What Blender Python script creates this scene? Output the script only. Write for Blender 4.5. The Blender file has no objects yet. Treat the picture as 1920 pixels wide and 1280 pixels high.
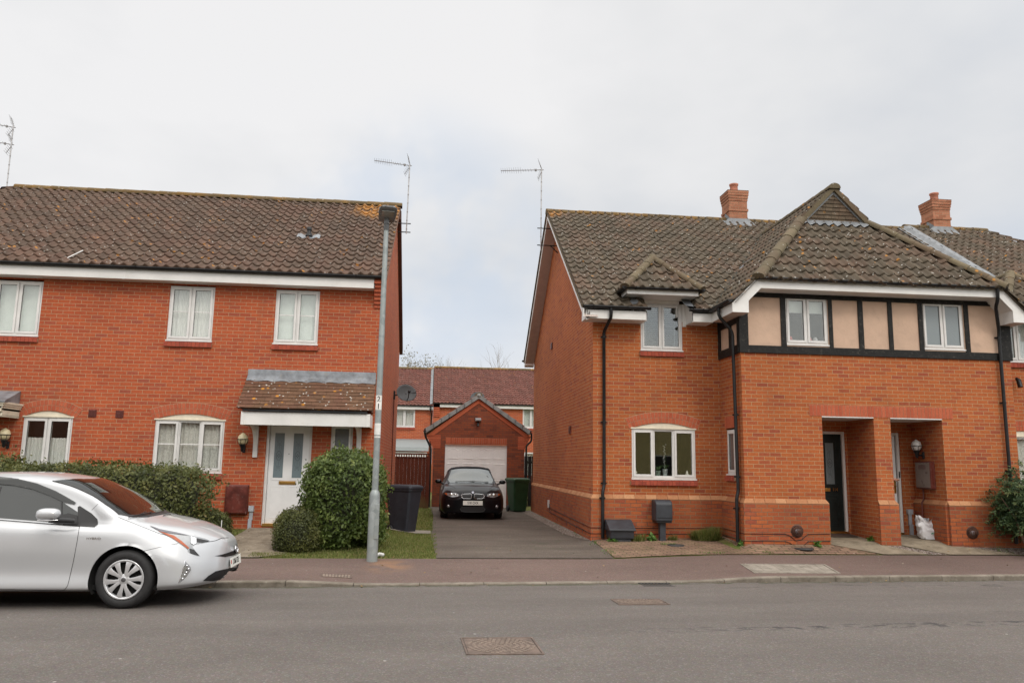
import bpy, bmesh, math, random
import numpy as np
from mathutils import Vector, Matrix
from mathutils.bvhtree import BVHTree
from mathutils.geometry import delaunay_2d_cdt
random.seed(7); RNG = np.random.default_rng(7)
C = bpy.context.scene.collection
R = math.radians

# ---------------------------------------------------------------- camera
F = 1460.0; PITCH, ROLL, YAW = .1554, .0169, -.0998; EYE = Vector((0, 0, 1.58))
def cam_axes():
    cy, sy, cp, sp, cr, sr = math.cos(YAW), math.sin(YAW), math.cos(PITCH), math.sin(PITCH), math.cos(ROLL), math.sin(ROLL)
    rz = Matrix(((cy, -sy, 0), (sy, cy, 0), (0, 0, 1)))
    fw = Vector((0, cp, sp)); up = Vector((0, -sp, cp)); rt = Vector((1, 0, 0))
    rt, up = rt * cr + up * sr, up * cr - rt * sr
    return rz @ rt, rz @ up, rz @ fw
RT, UP, FW = cam_axes()
cam = bpy.data.cameras.new('camera'); camo = bpy.data.objects.new('camera', cam); C.objects.link(camo)
cam.sensor_width = 36; cam.lens = F / 1920 * 36; cam.clip_end = 2000; cam.clip_start = .05
camo.matrix_world = Matrix(((RT.x, UP.x, -FW.x, EYE.x), (RT.y, UP.y, -FW.y, EYE.y), (RT.z, UP.z, -FW.z, EYE.z), (0, 0, 0, 1)))
bpy.context.scene.camera = camo
def ray(x, y): return RT * ((x - 960) / F) - UP * ((y - 640) / F) + FW
def atY(x, y, Y): d = ray(x, y); return EYE + d * (Y / d.y)
def atZ(x, y, Z): d = ray(x, y); return EYE + d * ((Z - EYE.z) / d.z)

# ---------------------------------------------------------------- light
sc = bpy.context.scene
sc.view_settings.view_transform = 'Standard'; sc.view_settings.look = 'None'
sc.view_settings.exposure = 0.0; sc.view_settings.gamma = 1.0
W = bpy.data.worlds.new('World'); sc.world = W; W.use_nodes = True
SUN = Vector((0.45, -1.0, 0.95)).normalized()

class NT:
    """tiny node helper"""
    def __init__(s, tree): s.t = tree; s.n = tree.nodes; s.l = tree.links
    def new(s, kind, **kw):
        n = s.n.new(kind)
        for k, v in kw.items(): setattr(n, k, v)
        return n
    def put(s, sock, v):
        if isinstance(v, bpy.types.NodeSocket): s.l.new(v, sock)
        elif v is not None: sock.default_value = v
    def m(s, op, a, b=None, c=None, clamp=False):
        n = s.new('ShaderNodeMath', operation=op); n.use_clamp = clamp
        for i, v in enumerate((a, b, c)):
            if v is not None: s.put(n.inputs[i], v)
        return n.outputs[0]
    def mix(s, f, a, b, typ='RGBA', blend='MIX'):
        n = s.new('ShaderNodeMix', data_type=typ)
        if typ == 'RGBA': n.blend_type = blend
        i = {'RGBA': (6, 7, 2), 'FLOAT': (2, 3, 0), 'VECTOR': (4, 5, 1)}[typ]
        s.put(n.inputs[0], f); s.put(n.inputs[i[0]], a); s.put(n.inputs[i[1]], b)
        return n.outputs[i[2]]
    def noise(s, vec, scale, detail=3, rough=.6, w=None):
        n = s.new('ShaderNodeTexNoise'); s.put(n.inputs['Vector'], vec)
        n.inputs['Scale'].default_value = scale; n.inputs['Detail'].default_value = detail; n.inputs['Roughness'].default_value = rough
        return n.outputs['Fac']
    def voro(s, vec, scale, feature='F1', out='Distance'):
        n = s.new('ShaderNodeTexVoronoi', feature=feature); s.put(n.inputs['Vector'], vec); n.inputs['Scale'].default_value = scale
        return n.outputs[out]
    def ramp(s, f, stops, interp='LINEAR'):
        n = s.new('ShaderNodeValToRGB'); s.put(n.inputs[0], f); r = n.color_ramp; r.interpolation = interp
        while len(r.elements) < len(stops): r.elements.new(0.5)
        for e, (p, c) in zip(r.elements, stops):
            e.position = p; e.color = (c, c, c, 1) if isinstance(c, (int, float)) else (*c, 1)
        return n.outputs[0]
    def smooth(s, v, a, b):
        n = s.new('ShaderNodeMapRange', interpolation_type='SMOOTHSTEP'); s.put(n.inputs[0], v)
        n.inputs[1].default_value = a; n.inputs[2].default_value = b
        return n.outputs[0]
    def sep(s, v): n = s.new('ShaderNodeSeparateXYZ'); s.put(n.inputs[0], v); return n.outputs
    def comb(s, x, y, z=0.0):
        n = s.new('ShaderNodeCombineXYZ'); s.put(n.inputs[0], x); s.put(n.inputs[1], y); s.put(n.inputs[2], z); return n.outputs[0]
    def bump(s, h, strength=.3, dist=.01, normal=None):
        n = s.new('ShaderNodeBump'); s.put(n.inputs['Height'], h); n.inputs['Strength'].default_value = strength; n.inputs['Distance'].default_value = dist
        if normal is not None: s.put(n.inputs['Normal'], normal)
        return n.outputs[0]

# overcast sky: the physical sky dimmed behind a cloud deck that is brighter overhead and round the veiled sun
w = NT(W.node_tree); bg = W.node_tree.nodes['Background']
sky = w.new('ShaderNodeTexSky', sky_type='NISHITA'); sky.sun_disc = False
sky.sun_elevation = math.asin(SUN.z); sky.sun_rotation = math.atan2(SUN.x, SUN.y)
tc = w.new('ShaderNodeTexCoord'); D = tc.outputs['Generated']; dx, dy, dz = w.sep(D)
hz = w.m('MAXIMUM', dz, .04)
pl = w.comb(w.m('DIVIDE', dx, w.m('ADD', hz, .35)), w.m('DIVIDE', dy, w.m('ADD', hz, .35)), dz)
n1 = w.noise(pl, 1.3, 5, .5); n2 = w.noise(pl, 3.2, 4, .55)
side = w.m('MULTIPLY_ADD', dx, -.55, .5, clamp=True)
cl = w.m('ADD', w.m('MULTIPLY_ADD', n1, .9, -.215), w.m('MULTIPLY', n2, .30))
cl = w.m('ADD', cl, w.m('MULTIPLY', side, .56))
cloud = w.ramp(cl, ((.40, (.65, .685, .74)), (.53, (.745, .76, .785)), (.66, (.84, .84, .845)), (.80, (.92, .912, .912))))
blue = w.m('MULTIPLY', w.smooth(w.noise(D, 3.6, 3, .5), .50, .64), w.m('SUBTRACT', 1.0, w.smooth(dz, .12, .34)))
dq = w.new('ShaderNodeVectorMath', operation='DOT_PRODUCT'); w.put(dq.inputs[0], D); dq.inputs[1].default_value = Vector((-.03, .97, .24)).normalized()
blue = w.m('MAXIMUM', w.m('MULTIPLY', blue, .7), w.m('MULTIPLY', w.smooth(dq.outputs['Value'], .972, .998), w.m('MULTIPLY', w.smooth(w.noise(D, 5.0, 4, .6), .36, .62), .62)))
cloud = w.mix(blue, cloud, (.62, .71, .84, 1))
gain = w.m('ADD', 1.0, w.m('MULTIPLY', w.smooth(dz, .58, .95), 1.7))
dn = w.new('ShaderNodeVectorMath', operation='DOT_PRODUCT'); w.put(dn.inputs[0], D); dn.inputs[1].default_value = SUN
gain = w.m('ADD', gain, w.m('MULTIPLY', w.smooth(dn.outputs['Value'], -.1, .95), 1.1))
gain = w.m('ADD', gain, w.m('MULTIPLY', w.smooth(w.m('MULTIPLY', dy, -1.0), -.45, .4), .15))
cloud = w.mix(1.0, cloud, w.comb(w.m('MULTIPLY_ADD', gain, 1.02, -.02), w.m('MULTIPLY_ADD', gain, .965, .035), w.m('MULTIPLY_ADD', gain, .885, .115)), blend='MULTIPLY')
nis = w.mix(1.0, sky.outputs[0], (.10, .10, .10, 1), blend='MULTIPLY')
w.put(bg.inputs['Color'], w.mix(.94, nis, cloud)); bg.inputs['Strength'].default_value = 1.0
sun = bpy.data.lights.new('sun', 'SUN'); sun.energy = 1.0; sun.angle = R(14); sun.color = (1, .93, .83)
so = bpy.data.objects.new('sun', sun); C.objects.link(so); so.rotation_euler = SUN.to_track_quat('Z', 'Y').to_euler()

# ---------------------------------------------------------------- mesh helpers
class MB:
    """collects shapes; build() links them as ONE mesh object"""
    def __init__(s, M=None): s.v = []; s.f = []; s.mi = []; s.sm = []; s.M = M; s.r = []
    def add(s, vs, fs, mi=0, smooth=False, rnd=None):
        b = len(s.v)
        for p in vs:
            p = Vector(p); s.v.append(tuple(s.M @ p) if s.M is not None else tuple(p))
        for f in fs: s.f.append(tuple(b + i for i in f)); s.mi.append(mi); s.sm.append(smooth); s.r.append(random.random() if rnd is None else rnd)
        return s
    def box(s, x0, x1, y0, y1, z0, z1, mi=0):
        vs = [(x, y, z) for x in (x0, x1) for y in (y0, y1) for z in (z0, z1)]
        return s.add(vs, [(0, 1, 3, 2), (4, 6, 7, 5), (0, 4, 5, 1), (2, 3, 7, 6), (0, 2, 6, 4), (1, 5, 7, 3)], mi)
    def quad(s, a, b, c, d, mi=0): return s.add([a, b, c, d], [(0, 1, 2, 3)], mi)
    def prism(s, poly, axis, t0, t1, mi=0):
        """extrude a 2D polygon along axis ('x': poly=(y,z), 'y': poly=(x,z), 'z': poly=(x,y))"""
        mk = {'x': lambda p, t: (t, p[0], p[1]), 'y': lambda p, t: (p[0], t, p[1]), 'z': lambda p, t: (p[0], p[1], t)}[axis]
        n = len(poly); vs = [mk(p, t0) for p in poly] + [mk(p, t1) for p in poly]
        fs = [tuple(range(n)), tuple(range(2 * n - 1, n - 1, -1))] + [(i, i + n, (i + 1) % n + n, (i + 1) % n) for i in range(n)]
        return s.add(vs, fs, mi)
    def tube(s, pts, r, n=8, mi=0, caps=True, smooth=True):
        pts = [Vector(p) for p in pts]; rs = r if isinstance(r, (list, tuple)) else [r] * len(pts)
        vs = []; prev = None
        for i, p in enumerate(pts):
            a = pts[min(i + 1, len(pts) - 1)] - pts[max(i - 1, 0)]; a.normalize()
            if prev is None:
                u = a.orthogonal().normalized()
            else:
                u = (prev - a * prev.dot(a)); u = u.normalized() if u.length > 1e-6 else a.orthogonal().normalized()
            prev = u; v2 = a.cross(u)
            k = 1.0
            if 0 < i < len(pts) - 1:
                a1 = (pts[i] - pts[i - 1]).normalized(); c = a1.dot(a); k = 1 / max(c, .6)
            for j in range(n):
                t = 2 * math.pi * j / n; vs.append(p + (u * math.cos(t) + v2 * math.sin(t)) * rs[i])
        fs = [(i * n + j, i * n + (j + 1) % n, (i + 1) * n + (j + 1) % n, (i + 1) * n + j) for i in range(len(pts) - 1) for j in range(n)]
        s.add(vs, fs, mi, smooth)
        if caps:
            m = len(pts) - 1
            s.add([vs[j] for j in range(n)], [tuple(range(n - 1, -1, -1))], mi); s.add([vs[m * n + j] for j in range(n)], [tuple(range(n))], mi)
        return s
    def lathe(s, prof, c, axis='z', n=24, mi=0, smooth=True, a0=0, a1=2 * math.pi):
        """prof = [(r, h)] revolved round the axis through c"""
        c = Vector(c); full = abs(a1 - a0 - 2 * math.pi) < 1e-6; m = n if full else n + 1
        vs = []
        for r, h in prof:
            for j in range(m):
                t = a0 + (a1 - a0) * j / n; q = (r * math.cos(t), r * math.sin(t))
                vs.append(c + Vector({'z': (q[0], q[1], h), 'y': (q[0], h, q[1]), 'x': (h, q[0], q[1])}[axis]))
        fs = [(i * m + j, i * m + (j + 1) % m, (i + 1) * m + (j + 1) % m, (i + 1) * m + j) for i in range(len(prof) - 1) for j in range(n if full else n)]
        return s.add(vs, fs, mi, smooth)
    def grid(s, P, mi=0, smooth=True, rnd=None):
        """P = array rows x cols x 3"""
        P = np.asarray(P); a, b = P.shape[:2]
        return s.add([tuple(p) for p in P.reshape(-1, 3)], [(i * b + j, i * b + j + 1, (i + 1) * b + j + 1, (i + 1) * b + j) for i in range(a - 1) for j in range(b - 1)], mi, smooth, rnd)
    def build(s, name, mats, parent=None, bevel=0, solid=0, label=None, attr=False, auto=None):
        if not isinstance(mats, (list, tuple)): mats = [mats]
        me = bpy.data.meshes.new(name); me.from_pydata(s.v, [], s.f)
        for m in mats: me.materials.append(m)
        if len(mats) > 1: me.polygons.foreach_set('material_index', s.mi)
        me.polygons.foreach_set('use_smooth', s.sm)
        if attr:
            a = me.attributes.new('rnd', 'FLOAT', 'FACE'); a.data.foreach_set('value', s.r)
        me.update()
        return link(name, me, parent, bevel, solid, label)
def link(name, me, parent=None, bevel=0, solid=0, label=None):
    o = bpy.data.objects.new(name, me); C.objects.link(o)
    if parent is not None:
        o.parent = parent
        if parent.type == 'EMPTY': o.matrix_parent_inverse = parent.matrix_basis.inverted()
    if bevel:
        b = o.modifiers.new('bevel', 'BEVEL'); b.width = bevel; b.segments = 2; b.limit_method = 'ANGLE'; b.harden_normals = False
    if solid:
        b = o.modifiers.new('solid', 'SOLIDIFY'); b.thickness = solid
    if label: o['label'] = label
    return o
def thing(name, label, cat, loc=(0, 0, 0), group=None):
    o = bpy.data.objects.new(name, None); C.objects.link(o); o.empty_display_size = .1
    o.matrix_basis = Matrix.Translation(Vector(loc)); return tag(o, label, cat, group)
def tag(o, label=None, cat=None, group=None, kind=None):
    if label: o['label'] = label
    if cat: o['category'] = cat
    if group: o['group'] = group
    if kind: o['kind'] = kind
    return o
def text_mb(mb, string, size, M, mi=0, depth=.002, space=1.0, xs=1.0, align='CENTER', bold=0):
    cu = bpy.data.curves.new('txt', 'FONT'); cu.body = string; cu.size = size; cu.extrude = depth; cu.align_x = align; cu.align_y = 'CENTER'
    cu.space_character = space; cu.resolution_u = 3; cu.offset = bold * size
    o = bpy.data.objects.new('txt', cu); C.objects.link(o); dg = bpy.context.evaluated_depsgraph_get(); dg.update()
    me = bpy.data.meshes.new_from_object(o.evaluated_get(dg))
    mb.add([M @ Vector((v.co.x * xs, v.co.y, v.co.z)) for v in me.vertices], [tuple(p.vertices) for p in me.polygons], mi)
    bpy.data.objects.remove(o); bpy.data.curves.remove(cu); bpy.data.meshes.remove(me)
def facing_y(x, y, z):  # text frame: reads from -Y
    return Matrix(((1, 0, 0, x), (0, 0, -1, y), (0, 1, 0, z), (0, 0, 0, 1)))

# ---------------------------------------------------------------- materials
def base(name, rough=.6, col=(.5, .5, .5), metal=0, spec=.5, coat=0):
    m = bpy.data.materials.new(name); m.use_nodes = True; b = m.node_tree.nodes['Principled BSDF']
    b.inputs['Base Color'].default_value = (*col, 1); b.inputs['Roughness'].default_value = rough; b.inputs['Metallic'].default_value = metal
    b.inputs['Specular IOR Level'].default_value = spec
    if coat: b.inputs['Coat Weight'].default_value = coat; b.inputs['Coat Roughness'].default_value = .04
    return m, NT(m.node_tree), b
def plain(name, col, rough=.55, metal=0, var=.12, scale=6, bump=0, spec=.5, coat=0, dirt=None):
    """a painted / moulded surface with slight tone variation and grime"""
    m, n, b = base(name, rough, col, metal, spec, coat)
    co = n.new('ShaderNodeTexCoord').outputs['Object']
    f = n.noise(co, scale, 5, .65)
    dk = tuple(c * (1 - var * 2) for c in col); lt = tuple(min(1, c * (1 + var)) for c in col)
    c = n.ramp(f, ((.3, dk), (.62, lt)))
    if dirt: c = n.mix(n.m('MULTIPLY', n.smooth(n.noise(co, scale * 2.3, 4, .7), .55, .75), dirt[3]), c, (*dirt[:3], 1))
    n.put(b.inputs['Base Color'], c)
    n.put(b.inputs['Roughness'], n.m('MULTIPLY_ADD', f, .25, rough - .12))
    if bump: n.put(b.inputs['Normal'], n.bump(n.noise(co, scale * 8, 4, .7), bump, .01))
    return m
def brick_mat(name, tones, mortar, L=.225, H=.075, dark=0.0, soldier=False, stain=.25, mw=.010):
    m, n, b = base(name, .85, spec=.25)
    co = n.new('ShaderNodeTexCoord').outputs['Object']; x, y, z = n.sep(co)
    nx = n.sep(n.new('ShaderNodeNewGeometry').outputs['True Normal'])[0]
    isx = n.m('GREATER_THAN', n.m('ABSOLUTE', nx), .6)
    u = n.mix(isx, x, y, 'FLOAT')
    row = n.m('FLOOR', n.m('DIVIDE', z, H))
    off = n.m('MULTIPLY', n.m('FLOORED_MODULO', row, 2.0), .5)
    uu = n.m('ADD', n.m('DIVIDE', u, L), off); col = n.m('FLOOR', uu)
    fu = n.m('MULTIPLY', n.m('FRACT', uu), L); fv = n.m('MULTIPLY', n.m('FRACT', n.m('DIVIDE', z, H)), H)
    wob = n.m('MULTIPLY', n.m('SUBTRACT', n.noise(co, 40, 2, .5), .5), .006)
    du = n.m('ADD', n.m('MINIMUM', fu, n.m('SUBTRACT', L, fu)), wob); dv = n.m('ADD', n.m('MINIMUM', fv, n.m('SUBTRACT', H, fv)), wob)
    e = n.m('MINIMUM', du, dv); mask = n.smooth(e, mw * .38, mw * .75)
    wn = n.new('ShaderNodeTexWhiteNoise', noise_dimensions='3D'); n.put(wn.inputs['Vector'], n.comb(n.m('ADD', col, n.m('MULTIPLY', isx, 57.0)), row, 3.1))
    k = len(tones); c = n.ramp(wn.outputs['Value'], tuple((p, t) for p, t in tones), 'CONSTANT')
    c = n.mix(.55, c, n.ramp(wn.outputs['Value'], tuple((p, t) for p, t in tones)))
    g = n.noise(co, 28, 4, .7); c = n.mix(1.0, c, n.ramp(g, ((.25, .78), (.7, 1.14))), blend='MULTIPLY')
    mc = n.mix(n.noise(co, 3, 4, .6), tuple(q * .8 for q in mortar) + (1,), tuple(min(1, q * 1.2) for q in mortar) + (1,))
    mc = n.mix(n.m('MULTIPLY', n.smooth(n.noise(co, 1.1, 3, .6), .5, .62), dark), mc, (.10, .06, .045, 1))
    c = n.mix(mask, mc, c)
    big = n.noise(co, .55, 4, .6)
    c = n.mix(1.0, c, n.ramp(big, ((.3, 1 - stain), (.68, 1 + stain * .35))), blend='MULTIPLY')
    # run-off stains down the wall and dampness near the ground
    st = n.noise(n.comb(n.m('MULTIPLY', u, 2.2), n.m('MULTIPLY', z, .35), .5), 1.6, 4, .65)
    c = n.mix(n.m('MULTIPLY', n.smooth(st, .56, .76), .30), c, (.20, .085, .05, 1))
    n.put(b.inputs['Base Color'], c)
    h = n.m('ADD', n.m('MULTIPLY', mask, 1.0), n.m('MULTIPLY', g, .45))
    n.put(b.inputs['Normal'], n.bump(h, .55, .006))
    return m
BR_L = brick_mat('red_brick', ((0, (.34, .074, .034)), (.15, (.40, .085, .035)), (.4, (.435, .097, .037)), (.7, (.405, .092, .036)), (.88, (.37, .086, .043)), (.97, (.32, .078, .044))), (.42, .27, .16), stain=.16, mw=.008)
BR_R = brick_mat('orange_brick', ((0, (.29, .070, .036)), (.05, (.35, .090, .034)), (.22, (.395, .107, .034)), (.6, (.43, .122, .037)), (.86, (.37, .096, .036)), (.97, (.32, .078, .038))), (.41, .28, .15), stain=.20, mw=.008)
BR_P = brick_mat('plinth_brick', ((0, (.27, .068, .036)), (.15, (.33, .084, .034)), (.4, (.37, .098, .034)), (.7, (.40, .112, .038)), (.9, (.32, .088, .040))), (.24, .16, .09), dark=.9, stain=.28)
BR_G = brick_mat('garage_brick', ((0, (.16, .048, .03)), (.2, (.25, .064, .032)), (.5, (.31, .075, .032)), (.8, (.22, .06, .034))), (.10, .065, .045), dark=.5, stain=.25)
def each_brick(name, a, bb, rough=.85):
    m, n, b = base(name, rough, spec=.25)
    r = n.new('ShaderNodeAttribute', attribute_name='rnd').outputs['Fac']; co = n.new('ShaderNodeTexCoord').outputs['Object']
    c = n.mix(r, (*a, 1), (*bb, 1)); c = n.mix(1.0, c, n.ramp(n.noise(co, 30, 4, .7), ((.25, .8), (.7, 1.15))), blend='MULTIPLY')
    n.put(b.inputs['Base Color'], c); n.put(b.inputs['Normal'], n.bump(n.noise(co, 60, 3, .7), .4, .004)); return m
SOLD = each_brick('pressed_red_brick', (.37, .085, .042), (.45, .118, .058))
SILLB = each_brick('sill_brick', (.26, .055, .035), (.36, .078, .045))
CAPB = each_brick('buff_cap_brick', (.33, .135, .06), (.45, .235, .12))
STACK = brick_mat('chimney_brick', ((0, (.29, .115, .065)), (.3, (.35, .14, .08)), (.7, (.40, .17, .10))), (.30, .19, .12), stain=.15)
MORT = plain('mortar', (.36, .24, .15), .9, var=.15, scale=14)
def tile_mat(name, lo, hi, red, lichen=.5, speck=.5, rzone=None, lth=.53):
    m, n, b = base(name, .85, spec=.3)
    co = n.new('ShaderNodeTexCoord').outputs['Object']; r = n.new('ShaderNodeAttribute', attribute_name='rnd').outputs['Fac']
    g = n.noise(co, 7, 5, .7); c = n.mix(g, (*lo, 1), (*hi, 1)); c = n.mix(n.m('MULTIPLY', n.smooth(n.noise(co, 1.7, 4, .6), .42, .66), .75), c, (*red, 1))
    c = n.mix(1.0, c, n.ramp(r, ((0, .80), (1, 1.14))), blend='MULTIPLY')
    c = n.mix(n.m('MULTIPLY', n.smooth(n.noise(co, 24, 4, .7), .52, .72), .35), c, tuple(q * .38 for q in lo) + (1,))
    sp = n.m('SUBTRACT', 1.0, n.smooth(n.voro(co, 11), .14, .21)); sp = n.m('MULTIPLY', sp, n.smooth(n.noise(co, 4, 5, .8), .47, .54))
    c = n.mix(n.m('MULTIPLY', sp, speck), c, (.50, .49, .45, 1))
    li = n.m('SUBTRACT', 1.0, n.smooth(n.voro(co, 5.3), .12, .24)); li = n.m('MULTIPLY', li, n.smooth(n.noise(co, 1.9, 3, .6), lth, lth + .07))
    if rzone:  # lichen colony round a point
        d = n.new('ShaderNodeVectorMath', operation='DISTANCE'); n.put(d.inputs[0], co); d.inputs[1].default_value = rzone[:3]
        k = n.m('MULTIPLY', n.m('SUBTRACT', 1.0, n.smooth(d.outputs['Value'], rzone[3] * .35, rzone[3])), n.smooth(n.noise(co, 6, 4, .75), .42, .55))
        li = n.m('MAXIMUM', li, k)
    c = n.mix(n.m('MULTIPLY', li, lichen), c, (.46, .20, .03, 1))
    n.put(b.inputs['Base Color'], c); n.put(b.inputs['Normal'], n.bump(n.noise(co, 50, 4, .75), .5, .006)); return m
TILE_L = tile_mat('brown_pantile', (.056, .037, .026), (.118, .078, .055), (.112, .062, .043), .7, .6, (-1.5, 20.0, 8.1, 1.0))
TILE_R = tile_mat('weathered_pantile', (.051, .041, .028), (.112, .088, .061), (.112, .070, .048), .7, .75, (3.0, 20.4, 8.4, .55))
TILE_B = tile_mat('russet_pantile', (.085, .034, .026), (.155, .060, .044), (.14, .05, .038), .4, .5)
CAP_T = tile_mat('mossy_ridge_tile', (.085, .068, .040), (.160, .128, .078), (.12, .08, .05), .7, .5)
CAP_L = tile_mat('lichen_ridge_tile', (.085, .060, .030), (.150, .105, .050), (.22, .12, .03), 1.0, .4)
PLAINT = tile_mat('plain_clay_tile', (.085, .047, .028), (.17, .092, .052), (.14, .065, .042), 1.0, 1.0, None, .47)
GABT = tile_mat('grey_brown_plain_tile', (.070, .052, .034), (.125, .092, .060), (.11, .07, .045),  .3, .2)
WHITE = plain('white_upvc', (.66, .65, .635), .35, var=.05, scale=3, dirt=(.45, .42, .34, .18))
FASC = plain('white_fascia', (.70, .69, .67), .4, var=.04, scale=2, dirt=(.5, .46, .38, .2))
CREAM = plain('cream_lintel', (.66, .60, .48), .6, var=.08, scale=5)
BLACKP = plain('black_plastic', (.010, .010, .011), .42, spec=.35, var=.3, scale=4)
TIMB = plain('black_painted_timber', (.012, .0115, .011), .6, spec=.25, var=.3, scale=9, bump=.3, dirt=(.22, .2, .17, .35))
REND = plain('peach_render', (.55, .385, .285), .9, var=.07, scale=1.6, bump=.5, dirt=(.34, .25, .19, .35))
LEAD = plain('lead', (.17, .18, .19), .6, metal=.1, var=.2, scale=5, bump=.2)
LEADD = plain('aged_lead', (.20, .215, .235), .55, metal=.15, var=.25, scale=4, bump=.2, dirt=(.3, .27, .22, .5))
SOFF = plain('soffit_board', (.52, .44, .40), .6, var=.05)  # pinkish reflection of the bricks is mixed into the board colour
SOFFW = plain('white_soffit', (.62, .61, .58), .6, var=.05)
BROWNM = plain('brown_meter_plastic', (.11, .022, .015), .4, var=.25, scale=5, dirt=(.4, .32, .28, .25))
GREYP = plain('grey_conduit', (.36, .38, .42), .5, var=.1)
DARKIN = plain('room_dark', (.24, .20, .16), .9, var=.2, scale=1)
GOLD, _n, _b = base('brass', .3, (.55, .33, .10), 1.0)
CHROME, _n, _b = base('chrome', .12, (.75, .76, .78), 1.0)
def glass_mat(name, tint=(.02, .025, .025), refl=1.0, thru=.94, frost=0):
    m = bpy.data.materials.new(name); m.use_nodes = True; n = NT(m.node_tree); n.n.remove(n.n['Principled BSDF'])
    lw = n.new('ShaderNodeLayerWeight'); lw.inputs[0].default_value = .5; frs = n.m('MULTIPLY_ADD', n.m('POWER', lw.outputs['Facing'], 5.0), .95, .045)
    gl = n.new('ShaderNodeBsdfGlossy'); gl.inputs['Roughness'].default_value = .01 + frost * .3; gl.inputs['Color'].default_value = (.92, .95, .94, 1)
    co = n.new('ShaderNodeTexCoord').outputs['Object']; n.put(gl.inputs['Normal'], n.bump(n.noise(co, 1.4 + frost * 60, 2, .5), .02 + frost * .6, .02))
    if frost:
        tr = n.new('ShaderNodeBsdfPrincipled'); tr.inputs['Base Color'].default_value = (*tint, 1); tr.inputs['Roughness'].default_value = .45
    else:
        t1 = n.new('ShaderNodeBsdfTransparent'); t1.inputs[0].default_value = (thru, thru * 1.01, thru, 1)
        t2 = n.new('ShaderNodeBsdfDiffuse'); t2.inputs[0].default_value = (*tint, 1)
        mx = n.new('ShaderNodeMixShader'); mx.inputs[0].default_value = .03; n.l.new(t1.outputs[0], mx.inputs[1]); n.l.new(t2.outputs[0], mx.inputs[2]); tr = mx
    ms = n.new('ShaderNodeMixShader'); n.put(ms.inputs[0], n.m('MULTIPLY', frs, 1.7 * refl, clamp=True))
    n.l.new(tr.outputs[0], ms.inputs[1]); n.l.new(gl.outputs[0], ms.inputs[2]); n.l.new(ms.outputs[0], n.n['Material Output'].inputs['Surface'])
    return m
GLASS = glass_mat('window_glass'); FROST = glass_mat('obscured_glass', (.16, .19, .20), .9, frost=.5); DFROST = glass_mat('dark_obscured_glass', (.07, .08, .085), .8, frost=.5)
DGLASS = glass_mat('door_glass', (.13, .18, .20), 1.0, frost=.25)
def net_mat(name, col, alpha=.75, scale=60):
    m, n, b = base(name, .9, col); co = n.new('ShaderNodeTexCoord').outputs['Object']
    f = n.smooth(n.noise(co, scale, 3, .6), .35, .6); n.put(b.inputs['Alpha'], n.m('MULTIPLY_ADD', f, 1 - alpha, alpha))
    b.inputs['Subsurface Weight'].default_value = 0; return m
NET = net_mat('net_curtain', (.86, .86, .83), .9); LACE = net_mat('lace_curtain', (.84, .83, .79), .78, 35)
BLIND = plain('blind_slat', (.85, .85, .83), .5, var=.03); SHEET = plain('drawn_blind', (.80, .86, .83), .8, var=.06, scale=1.2)
# ---------------------------------------------------------------- ground
def sm(t, a, b): t = min(1, max(0, (t - a) / (b - a))); return t * t * (3 - 2 * t)
def interp(x, pts):
    if x <= pts[0][0]: return pts[0][1]
    for (a, p), (b, q) in zip(pts, pts[1:]):
        if x <= b: return p + (q - p) * (x - a) / (b - a)
    return pts[-1][1]
KERB = [(-60, 7.4), (-12, 10.62), (-2.56, 11.27), (1.15, 11.55), (4.2, 11.78), (9.3, 12.1), (25, 12.9), (60, 14.5)]
BACK = [(-60, 10.2), (-12, 12.7), (-2.5, 13.28), (2.6, 13.36), (3.3, 13.44), (3.9, 13.66), (4.6, 13.90), (5.4, 14.02), (11.5, 14.2), (25, 15.0), (60, 16.6)]
def kerb_y(x): return interp(x, KERB)
def back_y(x): return interp(x, BACK)
def kerb_z(x): return interp(x, [(-1.85, -.065), (-.85, -.118), (4.1, -.118), (5.15, -.065)])
def road_z(x, y):
    d = kerb_y(x) - y
    return -.142 + .027 * min(d, 3.3) - .02 * max(0, d - 3.3) - (.004 if d < 0 else 0)
def pave_z(x, y):
    t = (y - kerb_y(x) - .125) / max(.3, back_y(x) - kerb_y(x) - .125)
    t = min(1, max(0, t)); return kerb_z(x) * (1 - t) + .012 * t - .003 + (.01 if x > 5 else 0) * t
def garden_z(x, y):
    b = back_y(x); d = max(0, y - b)
    left = .012 + .2 * min(1, d / 3.1); drive = .012 + .045 * min(1, d / 5)
    right = .02 + min(1, d / (2.2 if x < 6 else .65)) * (.10 + .05 * sm(x, 3.3, 6.2)) + (max(0, y - 14.7) * .08 if x > 6 else 0)
    s = sm(-x, .1, 1.5); q = sm(x, 2.95, 3.5)
    return left * s + (1 - s) * (drive * (1 - q) + right * q)
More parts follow.
